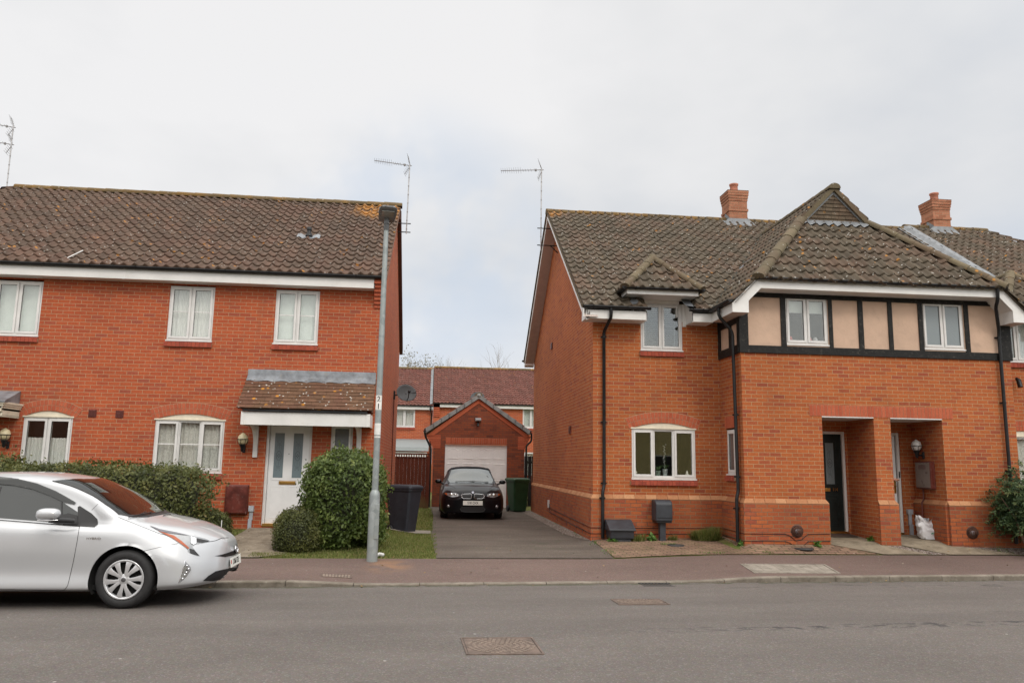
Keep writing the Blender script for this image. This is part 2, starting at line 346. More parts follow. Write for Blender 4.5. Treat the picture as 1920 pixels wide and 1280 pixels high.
def sheet(name, poly, hf, zo, mat, step=.3, kind='structure', parent=None):
    xs = [p[0] for p in poly]; ys = [p[1] for p in poly]; vs = [Vector(p) for p in poly]; ed = []
    full = []
    for i, p in enumerate(poly):
        q = poly[(i + 1) % len(poly)]; L = math.dist(p, q); n = max(1, int(L / step))
        for k in range(n): full.append(Vector((p[0] + (q[0] - p[0]) * k / n, p[1] + (q[1] - p[1]) * k / n)))
    n = len(full); ed = [(i, (i + 1) % n) for i in range(n)]
    def inside(x, y):
        c = False
        for i in range(n):
            a, b = full[i], full[(i + 1) % n]
            if (a.y > y) != (b.y > y) and x < (b.x - a.x) * (y - a.y) / (b.y - a.y) + a.x: c = not c
        return c
    pts = list(full); x = min(xs) + step / 2
    while x < max(xs):
        y = min(ys) + step / 2
        while y < max(ys):
            if inside(x, y): pts.append(Vector((x, y)))
            y += step
        x += step
    v, e, f, *_ = delaunay_2d_cdt(pts, ed, [list(range(n))], 1, 1e-5)
    me = bpy.data.meshes.new(name); me.from_pydata([(p.x, p.y, hf(p.x, p.y) + zo) for p in v], [], [tuple(q) for q in f])
    me.materials.append(mat); me.polygons.foreach_set('use_smooth', [True] * len(me.polygons)); me.update()
    o = link(name, me, parent)
    if kind: o['kind'] = kind
    return o
def asphalt(name, lo, hi, chip, big=(.85, 1.1), band=False, mossy=0):
    m, n, b = base(name, .88, spec=.3); co = n.new('ShaderNodeTexCoord').outputs['Object']; x, y, z = n.sep(co)
    f = n.noise(co, 120, 4, .85); c = n.mix(n.smooth(f, .3, .7), (*lo, 1), (*hi, 1))
    v = n.voro(co, 85, out='Color'); vs = n.sep(v)[0]; c = n.mix(n.m('MULTIPLY', n.m('GREATER_THAN', vs, .90), .30), c, (*chip, 1))
    c = n.mix(n.m('MULTIPLY', n.m('LESS_THAN', vs, .12), .22), c, tuple(q * .4 for q in lo) + (1,))
    cc = n.voro(co, 40, out='Color'); c = n.mix(.16, c, n.mix(1.0, c, n.mix(.75, (1, 1, 1, 1), n.mix(.5, cc, (.8, .8, .8, 1))), blend='OVERLAY')); c = n.mix(1.0, c, n.ramp(n.noise(n.comb(n.m('MULTIPLY', x, .35), y), 1.1, 5, .65), ((.3, big[0]), (.7, big[1]))), blend='MULTIPLY')
    wh = n.m('MULTIPLY', n.m('LESS_THAN', n.voro(co, 2.6), .035), n.m('GREATER_THAN', n.noise(co, .9, 2, .5), .5)); c = n.mix(n.m('MULTIPLY', wh, .6), c, (.42, .41, .38, 1))
    sp = n.m('MULTIPLY', n.smooth(n.noise(co, 2.1, 4, .75), .60, .72), .28); c = n.mix(sp, c, tuple(q * .45 for q in lo) + (1,))
    if band:  # trail of dark drips along the carriageway and stains near the far kerb
        ln = n.m('ABSOLUTE', n.m('SUBTRACT', y, n.m('MULTIPLY_ADD', x, .075, 7.86)))
        k = n.m('MULTIPLY', n.m('SUBTRACT', 1.0, n.smooth(ln, .04, .17)), n.smooth(n.noise(n.comb(n.m('MULTIPLY', x, 1.0), n.m('MULTIPLY', y, 2.2)), 5.0, 3, .7), .50, .60))
        k = n.m('MULTIPLY', k, n.smooth(x, 1.0, 4.2))
        l2 = n.m('ABSOLUTE', n.m('SUBTRACT', y, n.m('MULTIPLY_ADD', x, .045, 11.12)))
        k2 = n.m('MULTIPLY', n.m('SUBTRACT', 1.0, n.smooth(l2, .05, .28)), n.smooth(n.noise(n.comb(x, n.m('MULTIPLY', y, 3.0)), 1.7, 3, .6), .55, .63)); k2 = n.m('MULTIPLY', k2, n.smooth(x, 3.0, 6.0))
        c = n.mix(n.m('MULTIPLY', n.m('MAXIMUM', k, k2), .85), c, (.035, .034, .035, 1))
    if band:
        kd = n.m('ABSOLUTE', n.m('SUBTRACT', y, n.m('MULTIPLY_ADD', x, .0733, 11.43))); gd_ = n.m('MULTIPLY', n.m('SUBTRACT', 1.0, n.smooth(kd, .03, .16)), n.smooth(n.noise(co, 3.5, 4, .7), .36, .55))
        c = n.mix(n.m('MULTIPLY', gd_, .7), c, (.045, .05, .022, 1))
        tr = n.m('ABSOLUTE', n.m('SUBTRACT', n.m('ABSOLUTE', n.m('SUBTRACT', y, n.m('MULTIPLY_ADD', x, .0733, 9.0))), .75)); c = n.mix(n.m('MULTIPLY', n.m('SUBTRACT', 1.0, n.smooth(tr, .1, .45)), .16), c, tuple(q * .72 for q in lo) + (1,))
    if not band and not mossy:  # ochre wash spreading from the lamp post foot
        ox = n.m('MULTIPLY', n.m('SUBTRACT', x, -.62), 1.5); oy = n.m('SUBTRACT', y, 12.75); od = n.m('SQRT', n.m('ADD', n.m('MULTIPLY', ox, ox), n.m('MULTIPLY', oy, oy))); oc = n.m('MULTIPLY', n.m('SUBTRACT', 1.0, n.smooth(od, .15, .75)), n.smooth(n.noise(co, 2.5, 4, .7), .35, .6))
        c = n.mix(n.m('MULTIPLY', oc, .5), c, (.30, .16, .08, 1))
    if mossy:
        c = n.mix(n.m('MULTIPLY', n.smooth(n.noise(co, 1.3, 5, .7), .54, .68), mossy), c, (.055, .06, .035, 1))
    n.put(b.inputs['Base Color'], c); n.put(b.inputs['Normal'], n.bump(n.noise(co, 120, 3, .8), .5, .006)); return m
ROAD = asphalt('road_asphalt', (.092, .081, .074), (.134, .118, .107), (.26, .25, .235), (.84, 1.08), True)
PAVE = asphalt('red_footway_asphalt', (.096, .066, .056), (.148, .103, .089), (.26, .21, .19), (.82, 1.1))
DRIVE = asphalt('driveway_asphalt', (.078, .062, .050), (.122, .098, .080), (.24, .235, .22), (.62, 1.15), mossy=.55)
def pavers(name, tones, joint, L=.2, H=.1, moss=.4):
    m, n, b = base(name, .88, spec=.25); co = n.new('ShaderNodeTexCoord').outputs['Object']; x, y, z = n.sep(co)
    row = n.m('FLOOR', n.m('DIVIDE', y, H)); uu = n.m('ADD', n.m('DIVIDE', x, L), n.m('MULTIPLY', n.m('FLOORED_MODULO', row, 2.0), .5))
    fu = n.m('MULTIPLY', n.m('FRACT', uu), L); fv = n.m('MULTIPLY', n.m('FRACT', n.m('DIVIDE', y, H)), H)
    e = n.m('MINIMUM', n.m('MINIMUM', fu, n.m('SUBTRACT', L, fu)), n.m('MINIMUM', fv, n.m('SUBTRACT', H, fv))); mask = n.smooth(e, .004, .013)
    wn = n.new('ShaderNodeTexWhiteNoise', noise_dimensions='3D'); n.put(wn.inputs['Vector'], n.comb(n.m('FLOOR', uu), row, 1.7)); c = n.ramp(wn.outputs['Value'], tones)
    c = n.mix(1.0, c, n.ramp(n.noise(co, 22, 4, .75), ((.25, .75), (.7, 1.15))), blend='MULTIPLY')
    jc = n.mix(n.smooth(n.noise(co, 2.2, 3, .6), .45, .58), (*joint, 1), (.07, .085, .03, 1)); c = n.mix(mask, jc, c)
    c = n.mix(1.0, c, n.ramp(n.noise(co, 1.2, 4, .65), ((.3, .72), (.7, 1.12))), blend='MULTIPLY')
    c = n.mix(n.m('MULTIPLY', n.smooth(n.noise(co, 1.9, 5, .75), .58, .70), moss), c, (.085, .09, .04, 1))
    n.put(b.inputs['Base Color'], c); n.put(b.inputs['Normal'], n.bump(n.m('ADD', mask, n.m('MULTIPLY', n.noise(co, 60, 3, .7), .5)), .5, .006)); return m
PAVER = pavers('brick_pavers', ((0, (.16, .10, .07)), (.4, (.23, .145, .10)), (.8, (.27, .175, .12)), (1, (.20, .12, .09))), (.055, .045, .03))
def concrete(name, lo, hi, speck=.3, bump=.35):
    m, n, b = base(name, .9, spec=.25); co = n.new('ShaderNodeTexCoord').outputs['Object']
    c = n.mix(n.smooth(n.noise(co, 3.5, 6, .7), .3, .7), (*lo, 1), (*hi, 1))
    c = n.mix(n.m('MULTIPLY', n.m('LESS_THAN', n.voro(co, 11), .13), speck), c, (.48, .47, .44, 1))
    c = n.mix(n.m('MULTIPLY', n.smooth(n.noise(co, 9, 5, .75), .52, .7), .5), c, tuple(q * .5 for q in lo) + (1,))
    n.put(b.inputs['Base Color'], c); n.put(b.inputs['Normal'], n.bump(n.noise(co, 70, 4, .75), bump, .006)); return m
CONC = concrete('path_concrete', (.15, .122, .090), (.255, .215, .165), .5); KERBM = concrete('kerb_concrete', (.14, .12, .095), (.235, .205, .170), .15); SLAB = concrete('slab', (.19, .17, .14), (.30, .27, .23))
CONCR = concrete('pale_path_concrete', (.17, .14, .10), (.27, .225, .165), .2)
m, n, b = base('lawn_turf', .95, spec=.1); co = n.new('ShaderNodeTexCoord').outputs['Object']
c = n.ramp(n.noise(co, 14, 5, .8), ((.3, (.06, .07, .02)), (.5, (.11, .13, .035)), (.7, (.18, .18, .065)))); c = n.mix(n.smooth(n.noise(co, 2.2, 4, .7), .5, .66), c, (.16, .12, .06, 1))
n.put(b.inputs['Base Color'], c); n.put(b.inputs['Normal'], n.bump(n.noise(co, 60, 4, .8), .8, .02)); TURF = m
m, n, b = base('pea_gravel', .9, spec=.2); co = n.new('ShaderNodeTexCoord').outputs['Object']
v = n.sep(n.voro(co, 38, out='Color'))[0]; c = n.ramp(v, ((0, (.12, .09, .07)), (.4, (.28, .21, .17)), (.8, (.42, .36, .31)), (1, (.5, .46, .42)))); c = n.mix(1.0, c, n.ramp(n.voro(co, 38), ((.0, 1.1), (.6, .4))), blend='MULTIPLY')
n.put(b.inputs['Base Color'], c); n.put(b.inputs['Normal'], n.bump(n.voro(co, 38), -1.0, .02)); GRAV = m
SOIL = concrete('soil', (.06, .045, .03), (.13, .10, .065), .1, .8)

g = MB(); g.quad((-900, -900, -.42), (900, -900, -.42), (900, 900, -.42), (-900, 900, -.42)); tag(g.build('ground', TURF), kind='structure')
xs = sorted(set([-60, -40, -25, -16] + [x for x, _ in KERB] + [round(-12 + .4 * i, 2) for i in range(76)] + [25, 40, 60]))
# road: far half from the kerb down to the opposite kerb
rows = [.06, 0, -.3, -.9, -1.8, -2.6, -3.3, -4.5, -6, -6.9]
tag(MB().grid([[(x, kerb_y(x) + r, road_z(x, kerb_y(x) + r)) for x in xs] for r in rows]).build('road', ROAD), kind='structure')
ts = [0, .1, .25, .4, .6, .8, 1]
tag(MB().grid([[(x, kerb_y(x) + .12 + (back_y(x) - kerb_y(x) - .12) * t, pave_z(x, kerb_y(x) + .12 + (back_y(x) - kerb_y(x) - .12) * t)) for x in xs] for t in ts]).build('pavement', PAVE), kind='structure')
mb = MB().grid([[(x, kerb_y(x) - 7.05 - t, z) for x in xs] for t, z in ((0, -.05), (2.0, -.02), (3.2, 0.0))])
tag(mb.build('pavement', PAVE), kind='structure')
def kerbs(y_of, zt, depth, x0, x1, name):
    mb = MB(); x = x0; 
    while x < x1:
        L = .905 if abs(x) < 14 else 3.0; a, b = x, x + L; n = 3; P = []
        for i in range(n + 1):
            xx = a + (b - a) * i / n; y = y_of(xx); z = zt(xx); lo = -.25
            s = 1 if depth > 0 else -1
            P.append([(xx, y, lo), (xx, y, z - .016), (xx, y + s * .004, z - .006), (xx, y + s * .014, z), (xx, y + depth, z + .002), (xx, y + depth, lo)])
        mb.grid(P, smooth=False)
        mb.add(P[0], [(0, 1, 2, 3, 4, 5)]); mb.add(P[-1], [(5, 4, 3, 2, 1, 0)])
        x += L + .010
    return tag(mb.build(name, KERBM), kind='structure')
kerbs(kerb_y, kerb_z, .125, -40, 40, 'kerb')
kerbs(lambda x: kerb_y(x) - 6.93, lambda x: -.05, -.125, -40, 40, 'kerb')
sheet('lawn', [(-40, back_y(-40)), (-12, back_y(-12)), (-2.5, back_y(-2.5)), (2.6, back_y(2.6)), (3.3, back_y(3.3)), (3.9, back_y(3.9)), (4.6, back_y(4.6)), (5.4, back_y(5.4)), (11.5, back_y(11.5)), (30, back_y(30)), (30, 29), (-40, 29)], garden_z, -.008, TURF, .45)
sheet('lawn', [(-60, 28.9), (60, 28.9), (60, 90), (-60, 90)], lambda x, y: .03, 0, TURF, 6)
sheet('lawn', [(-60, 1.2), (-60, -60), (60, -60), (60, 3.4), (0, 1.2)], lambda x, y: -.012, 0, TURF, 6)
sheet('driveway', [(.14, 13.33), (3.15, 13.42), (3.22, 14.4), (3.24, 15.7), (3.22, 16.2), (3.05, 17.5), (3.0, 22), (2.95, 27.5), (-.0, 27.5), (.12, 23), (.05, 17)], garden_z, .006, DRIVE, .35)
sheet('path', [(-3.5, 13.25), (-2.72, 13.29), (-2.35, 13.6), (-2.35, 16.37), (-3.55, 16.37), (-3.62, 14.2)], lambda x, y: garden_z(x, y) + .01 * sm(y, 15, 16.4), .012, CONC, .25)
sheet('path', [(-.95, 17.3), (.04, 17.3), (.04, 18.0), (-.95, 18.0)], garden_z, .014, SLAB, .25)
sheet('block_paving', [(3.18, 13.47), (3.3, 13.47), (3.9, 13.69), (4.6, 13.93), (5.4, 14.05), (8.35, 14.13), (7.72, 14.62), (7.4, 14.75), (6.1, 14.8), (6.1, 15.85), (3.28, 15.85)], garden_z, .008, PAVER, .25)
sheet('path', [(8.42, 14.11), (9.3, 14.14), (8.72, 14.62), (8.66, 15.68), (7.63, 15.68), (7.66, 14.62)], garden_z, .016, CONCR, .2)
sheet('path', [(9.75, 14.14), (11.2, 14.18), (10.35, 14.6), (10.1, 14.68), (10.1, 15.68), (9.05, 15.68), (9.02, 14.68)], garden_z, .016, CONCR, .2)
sheet('gravel_bed', [(8.72, 14.63), (9.32, 14.15), (9.73, 14.15), (9.0, 14.66), (8.8, 14.66)], garden_z, .010, GRAV, .2)
sheet('gravel_bed', [(10.36, 14.62), (11.22, 14.2), (14.5, 14.35), (14.5, 15.8), (10.4, 15.6)], garden_z, .008, GRAV, .25)
sheet('gravel_bed', [(2.98, 17.5), (3.25, 15.6), (3.27, 15.6), (3.27, 25.4), (2.93, 25.4)], garden_z, .012, GRAV, .3)
# ironwork set into the ground
RUST = plain('rusty_iron', (.125, .090, .072), .75, var=.25, scale=9, bump=.4, dirt=(.06, .045, .04, .4)); RUST2 = plain('worn_iron', (.20, .155, .125), .6, var=.2, scale=14)
def cover(label, quadpts, hf, cat='manhole cover', mat=RUST, ring=True):
    P = [Vector((*p, 0)) for p in quadpts]; mb = MB()
    def q(u, v): a = P[0].lerp(P[1], u); b = P[3].lerp(P[2], u); return a.lerp(b, v)
    def pt(u, v, h=0): p = q(u, v); return (p.x, p.y, hf(p.x, p.y) + h)
    def slab(u0, u1, v0, v1, h0, h1, mi=0): 
        vs = [pt(u, v, h) for h in (h0, h1) for u, v in ((u0, v0), (u1, v0), (u1, v1), (u0, v1))]
        mb.add(vs, [(4, 5, 6, 7), (0, 1, 5, 4), (1, 2, 6, 5), (2, 3, 7, 6), (3, 0, 4, 7)], mi)
    slab(.035, .965, .04, .96, -.02, .005)
    fr = MB()
    for a in ((0, 1, 0, .03), (0, 1, .97, 1), (0, .025, .03, .97), (.975, 1, .03, .97)):
        vs = [pt(u, v, h) for h in (-.02, .008) for u, v in ((a[0], a[2]), (a[1], a[2]), (a[1], a[3]), (a[0], a[3]))]
        fr.add(vs, [(4, 5, 6, 7), (0, 1, 5, 4), (1, 2, 6, 5), (2, 3, 7, 6), (3, 0, 4, 7)])
    if ring:
        for r_ in range(1, 7):
            k = 7 * r_
            for i in range(k):
                a0 = 2 * math.pi * (i + (r_ % 2) * .5) / k; rr = r_ * .072; u, v = .5 + rr * math.cos(a0), .5 + rr * math.sin(a0)
                if .07 < u < .93 and .07 < v < .93: slab(u - .022, u + .022, v - .018, v + .018, .004, .011, 1)
    else:
        for i in range(9): slab(.06 + i * .1, .12 + i * .1, .1, .9, .004, .008, 0 if mat is SLAB else 1)
    t = thing('manhole_cover', label, cat, (P[0].x, P[0].y, hf(P[0].x, P[0].y)))
    mb.build('cover', [mat, RUST2], t); fr.build('frame', mat, t)
cover('large square iron manhole cover in the road nearest the viewer', [(.36, 7.13), (1.05, 7.13), (1.02, 7.74), (.33, 7.74)], road_z)
cover('smaller rusty manhole cover in the road nearer the far kerb', [(2.32, 9.62), (2.96, 9.62), (2.96, 10.08), (2.32, 10.08)], road_z)
cover('small rusty iron grating plate in the red pavement left of the lamp post', [(-1.52, 11.78), (-1.08, 11.78), (-1.09, 12.0), (-1.55, 12.0)], pave_z, 'drain cover', ring=False)
cover('long pale concrete-filled inspection cover in the red pavement', [(5.12, 12.22), (6.55, 12.22), (6.72, 13.05), (5.22, 13.05)], pave_z, 'inspection cover', SLAB, ring=False)
DKIRON = plain('dark_iron', (.03, .03, .03), .6)
def round_cover(x, y, r, label):
    z = garden_z(x, y); t = thing('drain_cover', label, 'drain cover', (x, y, z))
    MB().lathe([(0, .02), (r * .86, .02), (r * .87, .012)], (x, y, z)).build('cover', DKIRON, t); MB().lathe([(r * .89, 0), (r * .9, .022), (r, .022), (r, 0)], (x, y, z)).build('frame', DKIRON, t)
round_cover(4.72, 14.95, .16, 'small round black drain cover in the paving below the meter box'); round_cover(7.0, 14.38, .18, 'small round black drain cover in the paving in front of the bay')
# gully beside the dropped kerb
gx = 3.35; gy = kerb_y(gx) - .17; mb = MB()
for i in range(9): mb.box(gx - .22 + i * .05, gx - .195 + i * .05, gy - .15, gy + .14, road_z(gx, gy) - .02, road_z(gx, gy) + .006)
for a in (-.17, .14): mb.box(gx - .24, gx + .24, gy + a, gy + a + .025, road_z(gx, gy) - .02, road_z(gx, gy) + .007)
tag(mb.build('gully_grate', DKIRON), 'iron gully grate in the road against the dropped kerb', 'gully grate')
# ---------------------------------------------------------------- building kit
def wall(mb, x0, x1, z0, z1, Y, holes=(), depth=.12, top=None):
    """brick face in the plane y=Y looking to -y; holes = (x0,x1,z0,z1,rise): rise = segmental head inside the hole"""
    xs = sorted({x0, x1} | {h[0] for h in holes} | {h[1] for h in holes}); zs = sorted({z0, z1} | {h[2] for h in holes} | {h[3] for h in holes})
    for a, b in zip(xs, xs[1:]):
        for c, d in zip(zs, zs[1:]):
            if any(h[0] <= (a + b) / 2 <= h[1] and h[2] <= (c + d) / 2 <= h[3] for h in holes): continue
            mb.quad((a, Y, c), (b, Y, c), (b, Y, d), (a, Y, d))
    for h in holes:
        a, b, c, d = h[:4]; rise = h[4] if len(h) > 4 else 0; e = Y + (h[5] if len(h) > 5 else depth)
        zt = d - rise
        mb.quad((a, Y, c), (a, e, c), (a, e, zt), (a, Y, zt)); mb.quad((b, Y, c), (b, e, c), (b, e, zt), (b, Y, zt)); mb.quad((a, Y, c), (b, Y, c), (b, e, c), (a, e, c))
        if rise:
            n = 14; pr = None
            for i in range(n + 1):
                t = i / n; x = a + (b - a) * t; z = zt + rise * (1 - (2 * t - 1) ** 2)
                if pr:
                    mb.quad((pr[0], Y, pr[1]), (x, Y, z), (x, Y, d), (pr[0], Y, d)); mb.quad((pr[0], Y, pr[1]), (x, Y, z), (x, e, z), (pr[0], e, pr[1]))
                pr = (x, z)
        elif d < z1 - 1e-4: mb.quad((a, Y, d), (b, Y, d), (b, e, d), (a, e, d))
def rot_wall(P, deg):  # local x along the wall, local -y outward
    return Matrix.Translation(Vector(P)) @ Matrix.Rotation(R(deg), 4, 'Z')
def arch_ring(x0, x1, zs, rise, Y, ext=.045, rows=2, h=.105):
    """segmental arch of individual bricks round the curve springing at zs"""
    mb = MB(); c = (x1 - x0) / 2; xc = (x0 + x1) / 2; Rr = (c * c + rise * rise) / (2 * rise); zc = zs + rise - Rr
    a_end = math.asin(min(1, (c + ext) / Rr)); mort = MB()
    for r_ in range(rows):
        ri = Rr + .006 + r_ * (h + .008); ro = ri + h; L = 2 * a_end * ri; n = max(3, int(L / .073)) | 1
        for i in range(n):
            a = -a_end + 2 * a_end * (i + .06) / n; b = -a_end + 2 * a_end * (i + .94) / n; ys = (Y - .006 - random.random() * .002, Y + .02)
            vs = [(xc + rr * math.sin(t), y, zc + rr * math.cos(t)) for y in ys for rr, t in ((ri, a), (ri, b), (ro, b), (ro, a))]
            mb.add(vs, [(0, 1, 2, 3), (0, 4, 5, 1), (1, 5, 6, 2), (2, 6, 7, 3), (3, 7, 4, 0)], 0)
    n = 16; ri = Rr; ro = Rr + rows * (h + .008) + .008; P = [[(xc + rr * math.sin(-a_end + 2 * a_end * i / n), Y - .0025, zc + rr * math.cos(-a_end + 2 * a_end * i / n)) for i in range(n + 1)] for rr in (ri, ro)]
    mb.grid(P, mi=1, smooth=False); return mb
def soldier(x0, x1, z0, z1, Y, out=.006, w=.0745):
    mb = MB(); n = max(1, round((x1 - x0) / w)); w = (x1 - x0) / n
    for i in range(n): mb.box(x0 + i * w + .004, x0 + (i + 1) * w - .004, Y - out - random.random() * .002, Y + .03, z0 + .004, z1 - .004)
    mb.box(x0, x1, Y - .003, Y + .028, z0, z1, 1); return mb
def brick_sill(x0, x1, z, Y, out=.055, h=.11):
    mb = MB(); n = round((x1 - x0) / .0765); w = (x1 - x0) / n
    for i in range(n):
        j = random.uniform(-.003, .003); vs = []
        for x in (x0 + i * w + .003, x0 + (i + 1) * w - .003): vs += [(x, Y - out + j, z - h), (x, Y - out + j, z - .028), (x, Y + .03, z + .006), (x, Y + .03, z - h)]
        mb.add(vs, [(0, 1, 2, 3), (4, 7, 6, 5), (0, 4, 5, 1), (1, 5, 6, 2), (0, 3, 7, 4)])
    mb.box(x0 + .002, x1 - .002, Y - out + .012, Y + .028, z - h + .008, z - .035, 1); return mb
def curtain(parent, x0, x1, z0, z1, Y, mat, wave=.09, amp=.02, name='curtain', scallop=False, gather=0):
    n = int((x1 - x0) / .012); ph = random.random() * 6; P = []
    for r_ in range(9):
        v = r_ / 8; row = []
        for i in range(n + 1):
            x = x0 + (x1 - x0) * i / n; y = Y + amp * math.sin(2 * math.pi * x / wave + ph + math.sin(x * 9) * 1.2) * (.6 + .4 * (1 - v)) + .3 * amp * math.sin(x * 71)
            z = z0 + (z1 - z0) * v
            if scallop and r_ == 0: z += .018 * abs(math.sin(math.pi * x / .07))
            if scallop and r_ == 8: z += .012 * abs(math.sin(math.pi * x / .05))
            row.append((x, y, z))
        P.append(row)
    return MB().grid(P).build(name, mat, parent)
def window(parent, x0, x1, z0, z1, Y, lights=2, bar=False, inner=None, glass=None, M=None, sill=True, bs=True, name='window', ajar=None, dirty=True, label=None):
    """white casement window; frame is the part; panes, curtain and sill are its sub-parts"""
    glass = glass or GLASS; f = MB(M); t = .034; y0, y1 = Y + .018, Y + .085
    f.box(x0, x0 + t, y0, y1, z0, z1); f.box(x1 - t, x1, y0, y1, z0, z1); f.box(x0 + t, x1 - t, y0, y1, z1 - t, z1); f.box(x0 + t, x1 - t, y0, y1, z0, z0 + t)
    w = (x1 - x0 - 2 * t + .0) / lights; panes = []
    for i in range(lights):
        a = x0 + t + i * w; b = a + w
        if i: f.box(a - .014, a + .014, y0 + .004, y1, z0 + t, z1 - t)
        s = .046; fixed = lights == 3 and i == 1
        sa, sb = (a + (.014 if i else 0), b - (.014 if i < lights - 1 else 0)); sy = y0 - .014
        if fixed: s = .018; sy = y0 + .012
        sub = f
        for q in ((sa + .002, sa + s, z0 + t, z1 - t), (sb - s, sb - .002, z0 + t, z1 - t), (sa + s, sb - s, z1 - t - s, z1 - t), (sa + s, sb - s, z0 + t, z0 + t + s)):
            g0, g1, g2, g3 = q
            f.box(g0, g1, sy, y1 - .01, g2, g3)
        # dark gasket line round the glass
        k = .005
        for q in ((sa + s, sa + s + k, z0 + t + s, z1 - t - s), (sb - s - k, sb - s, z0 + t + s, z1 - t - s), (sa + s + k, sb - s - k, z1 - t - s - k, z1 - t - s), (sa + s + k, sb - s - k, z0 + t + s, z0 + t + s + k)):
            f.box(q[0], q[1], sy + .016, sy + .03, q[2], q[3], 1)
        panes.append((sa + s, sb - s, z0 + t + s, z1 - t - s, sy + .024))
        if bar: zm = (z0 + z1) / 2 + .03; f.box(sa + s, sb - s, sy + .018, sy + .034, zm - .011, zm + .011)
    f.box(x0 - .012, x1 + .012, Y - .022, y1, z0 - .030, z0 - .001)
    o = f.build(name, [WHITE, BLACKP], parent, bevel=.004, label=label)
    for i, (a, b, c, d, y) in enumerate(panes):
        p = MB(M); p.box(a - .004, b + .004, y, y + .006, c - .004, d + .004); p.build('pane', glass, o)
    yi = y1 + .05
    X0, X1 = x0 + .03, x1 - .03
    if inner == 'net': curtain(o, X0, X1, z0 + .02, z1 - .02, yi, NET, .08, .018)
    if inner == 'lace': curtain(o, X0, X1, z0 + .04, z1 - .02, yi, LACE, .11, .022)
    if inner == 'cafe': curtain(o, X0, X1, z0 + .02, z0 + (z1 - z0) * .60, yi, NET, .06, .02, scallop=True)
    if inner == 'sheet': mb = MB(M); mb.box(X0, X1, yi, yi + .01, z0 + .02, z1 - .02); mb.build('blind', SHEET, o)
    if inner == 'slats':
        mb = MB(M); n = int((z1 - z0 - .1) / .042)
        for i in range(n):
            z = z0 + .06 + i * .042; mb.add([(X0, yi, z), (X1, yi, z), (X1, yi + .022, z + .006), (X0, yi + .022, z + .006), (X0, yi, z - .002), (X1, yi, z - .002)], [(0, 1, 2, 3), (0, 1, 5, 4)])
        for x in (X0 + .12, (X0 + X1) / 2 + .1, X1 - .1): mb.box(x, x + .003, yi + .01, yi + .013, z0 + .04, z1 - .05)
        mb.build('blind', BLIND, o)
    if inner == 'halfblind': mb = MB(M); mb.box(X0, X1, yi, yi + .01, z0 + (z1 - z0) * .68, z1 - .02); mb.build('blind', SHEET, o)
    if bs:
        s = brick_sill(x0 - .03, x1 + .02, z0 - .03, Y)
        if M is not None: s.v = [tuple(M @ Vector(p)) for p in s.v]
        s.build('sill', [SILLB, MORT], o, attr=True)
    return o
def tiles(mb, O, U, V, vlen, uf, period=.205, gauge=.30, amp=.056, step=.034, n=9, mi=0, jitter=.008, v0=0.0, flat=False):
    O, U, V = Vector(O), Vector(U).normalized(), Vector(V).normalized(); N = U.cross(V).normalized()
    if N.z < 0: N = -N
    k = 0; v = v0
    def prof(u):
        t = (u / period) % 1.0
        if flat: return 0
        # broad pan and a rounded roll
        return amp * (.5 + .5 * math.cos(2 * math.pi * (t - .3) + .55 * math.sin(2 * math.pi * (t - .3)))) ** 1.15
    while v < vlen - 1e-3:
        va, vb = v, min(v + gauge, vlen); ua, ub = uf(va); uc, ud = uf(vb)
        lo, hi = min(ua, uc), max(ub, ud); i0 = math.floor(lo / period) ; i1 = math.ceil(hi / period); sh = (k % 2) * 0
        for i in range(i0, i1):
            r = random.random(); du = random.uniform(-.5, .5) * jitter; dh = random.uniform(-1, 1) * jitter * .9
            us = [(i + j / n) * period for j in range(n + 1)]
            A = [min(max(u, ua), ub) for u in us]; B = [min(max(u, uc), ud) for u in us]
            if A[-1] - A[0] < .004 and B[-1] - B[0] < .004: continue
            P = [[O + U * a + V * (va - .035 + du) + N * (prof(u) - .022 + dh) for a, u in zip(A, us)],
                 [O + U * a + V * (va - .035 + du) + N * (prof(u) + step - .005 + dh) for a, u in zip(A, us)],
                 [O + U * a + V * (va + .02) + N * (prof(u) + step + dh) for a, u in zip(A, us)],
                 [O + U * b_ + V * vb + N * (prof(u) + dh * .3) for b_, u in zip(B, us)]]
            a0 = len(mb.f); mb.grid(P, mi, True, r)
            for q in range(a0, a0 + n): mb.sm[q] = False
        mb.quad(O + U * ua + V * va - N * .02, O + U * ub + V * va - N * .02, O + U * ud + V * vb - N * .02, O + U * uc + V * vb - N * .02, mi)
        v = vb; k += 1
    # underlay closes any gap
    return mb
def caps(mb, a, b, r=.12, L=.42, mi=0, lift=.0, flat=.75):
    """half-round ridge or hip tiles, each lapping the next"""
    a, b = Vector(a), Vector(b); d = b - a; n = max(1, round(d.length / L)); d.normalize(); s = d.cross(Vector((0, 0, 1))).normalized(); up = s.cross(d).normalized()
    for i in range(n):
        p = a + (b - a) * (i / n) - d * .0; q = a + (b - a) * ((i + 1) / n) + d * .03; rn = random.random(); j = random.uniform(-.004, .004); P = []
        for pt, rr in ((p, r * 1.06), (p + d * .05, r * 1.05), (q, r * .97)):
            P.append([pt + s * (rr * math.cos(t)) + up * (rr * flat * math.sin(t) - .03 + lift + j) for t in np.linspace(-.25, math.pi + .25, 11)])
        mb.grid(P, mi, True, rn)
        for P_ in (P[0], P[-1]): mb.add([p - s * 0 for p in P_], [tuple(range(len(P_)))], mi)
    return mb
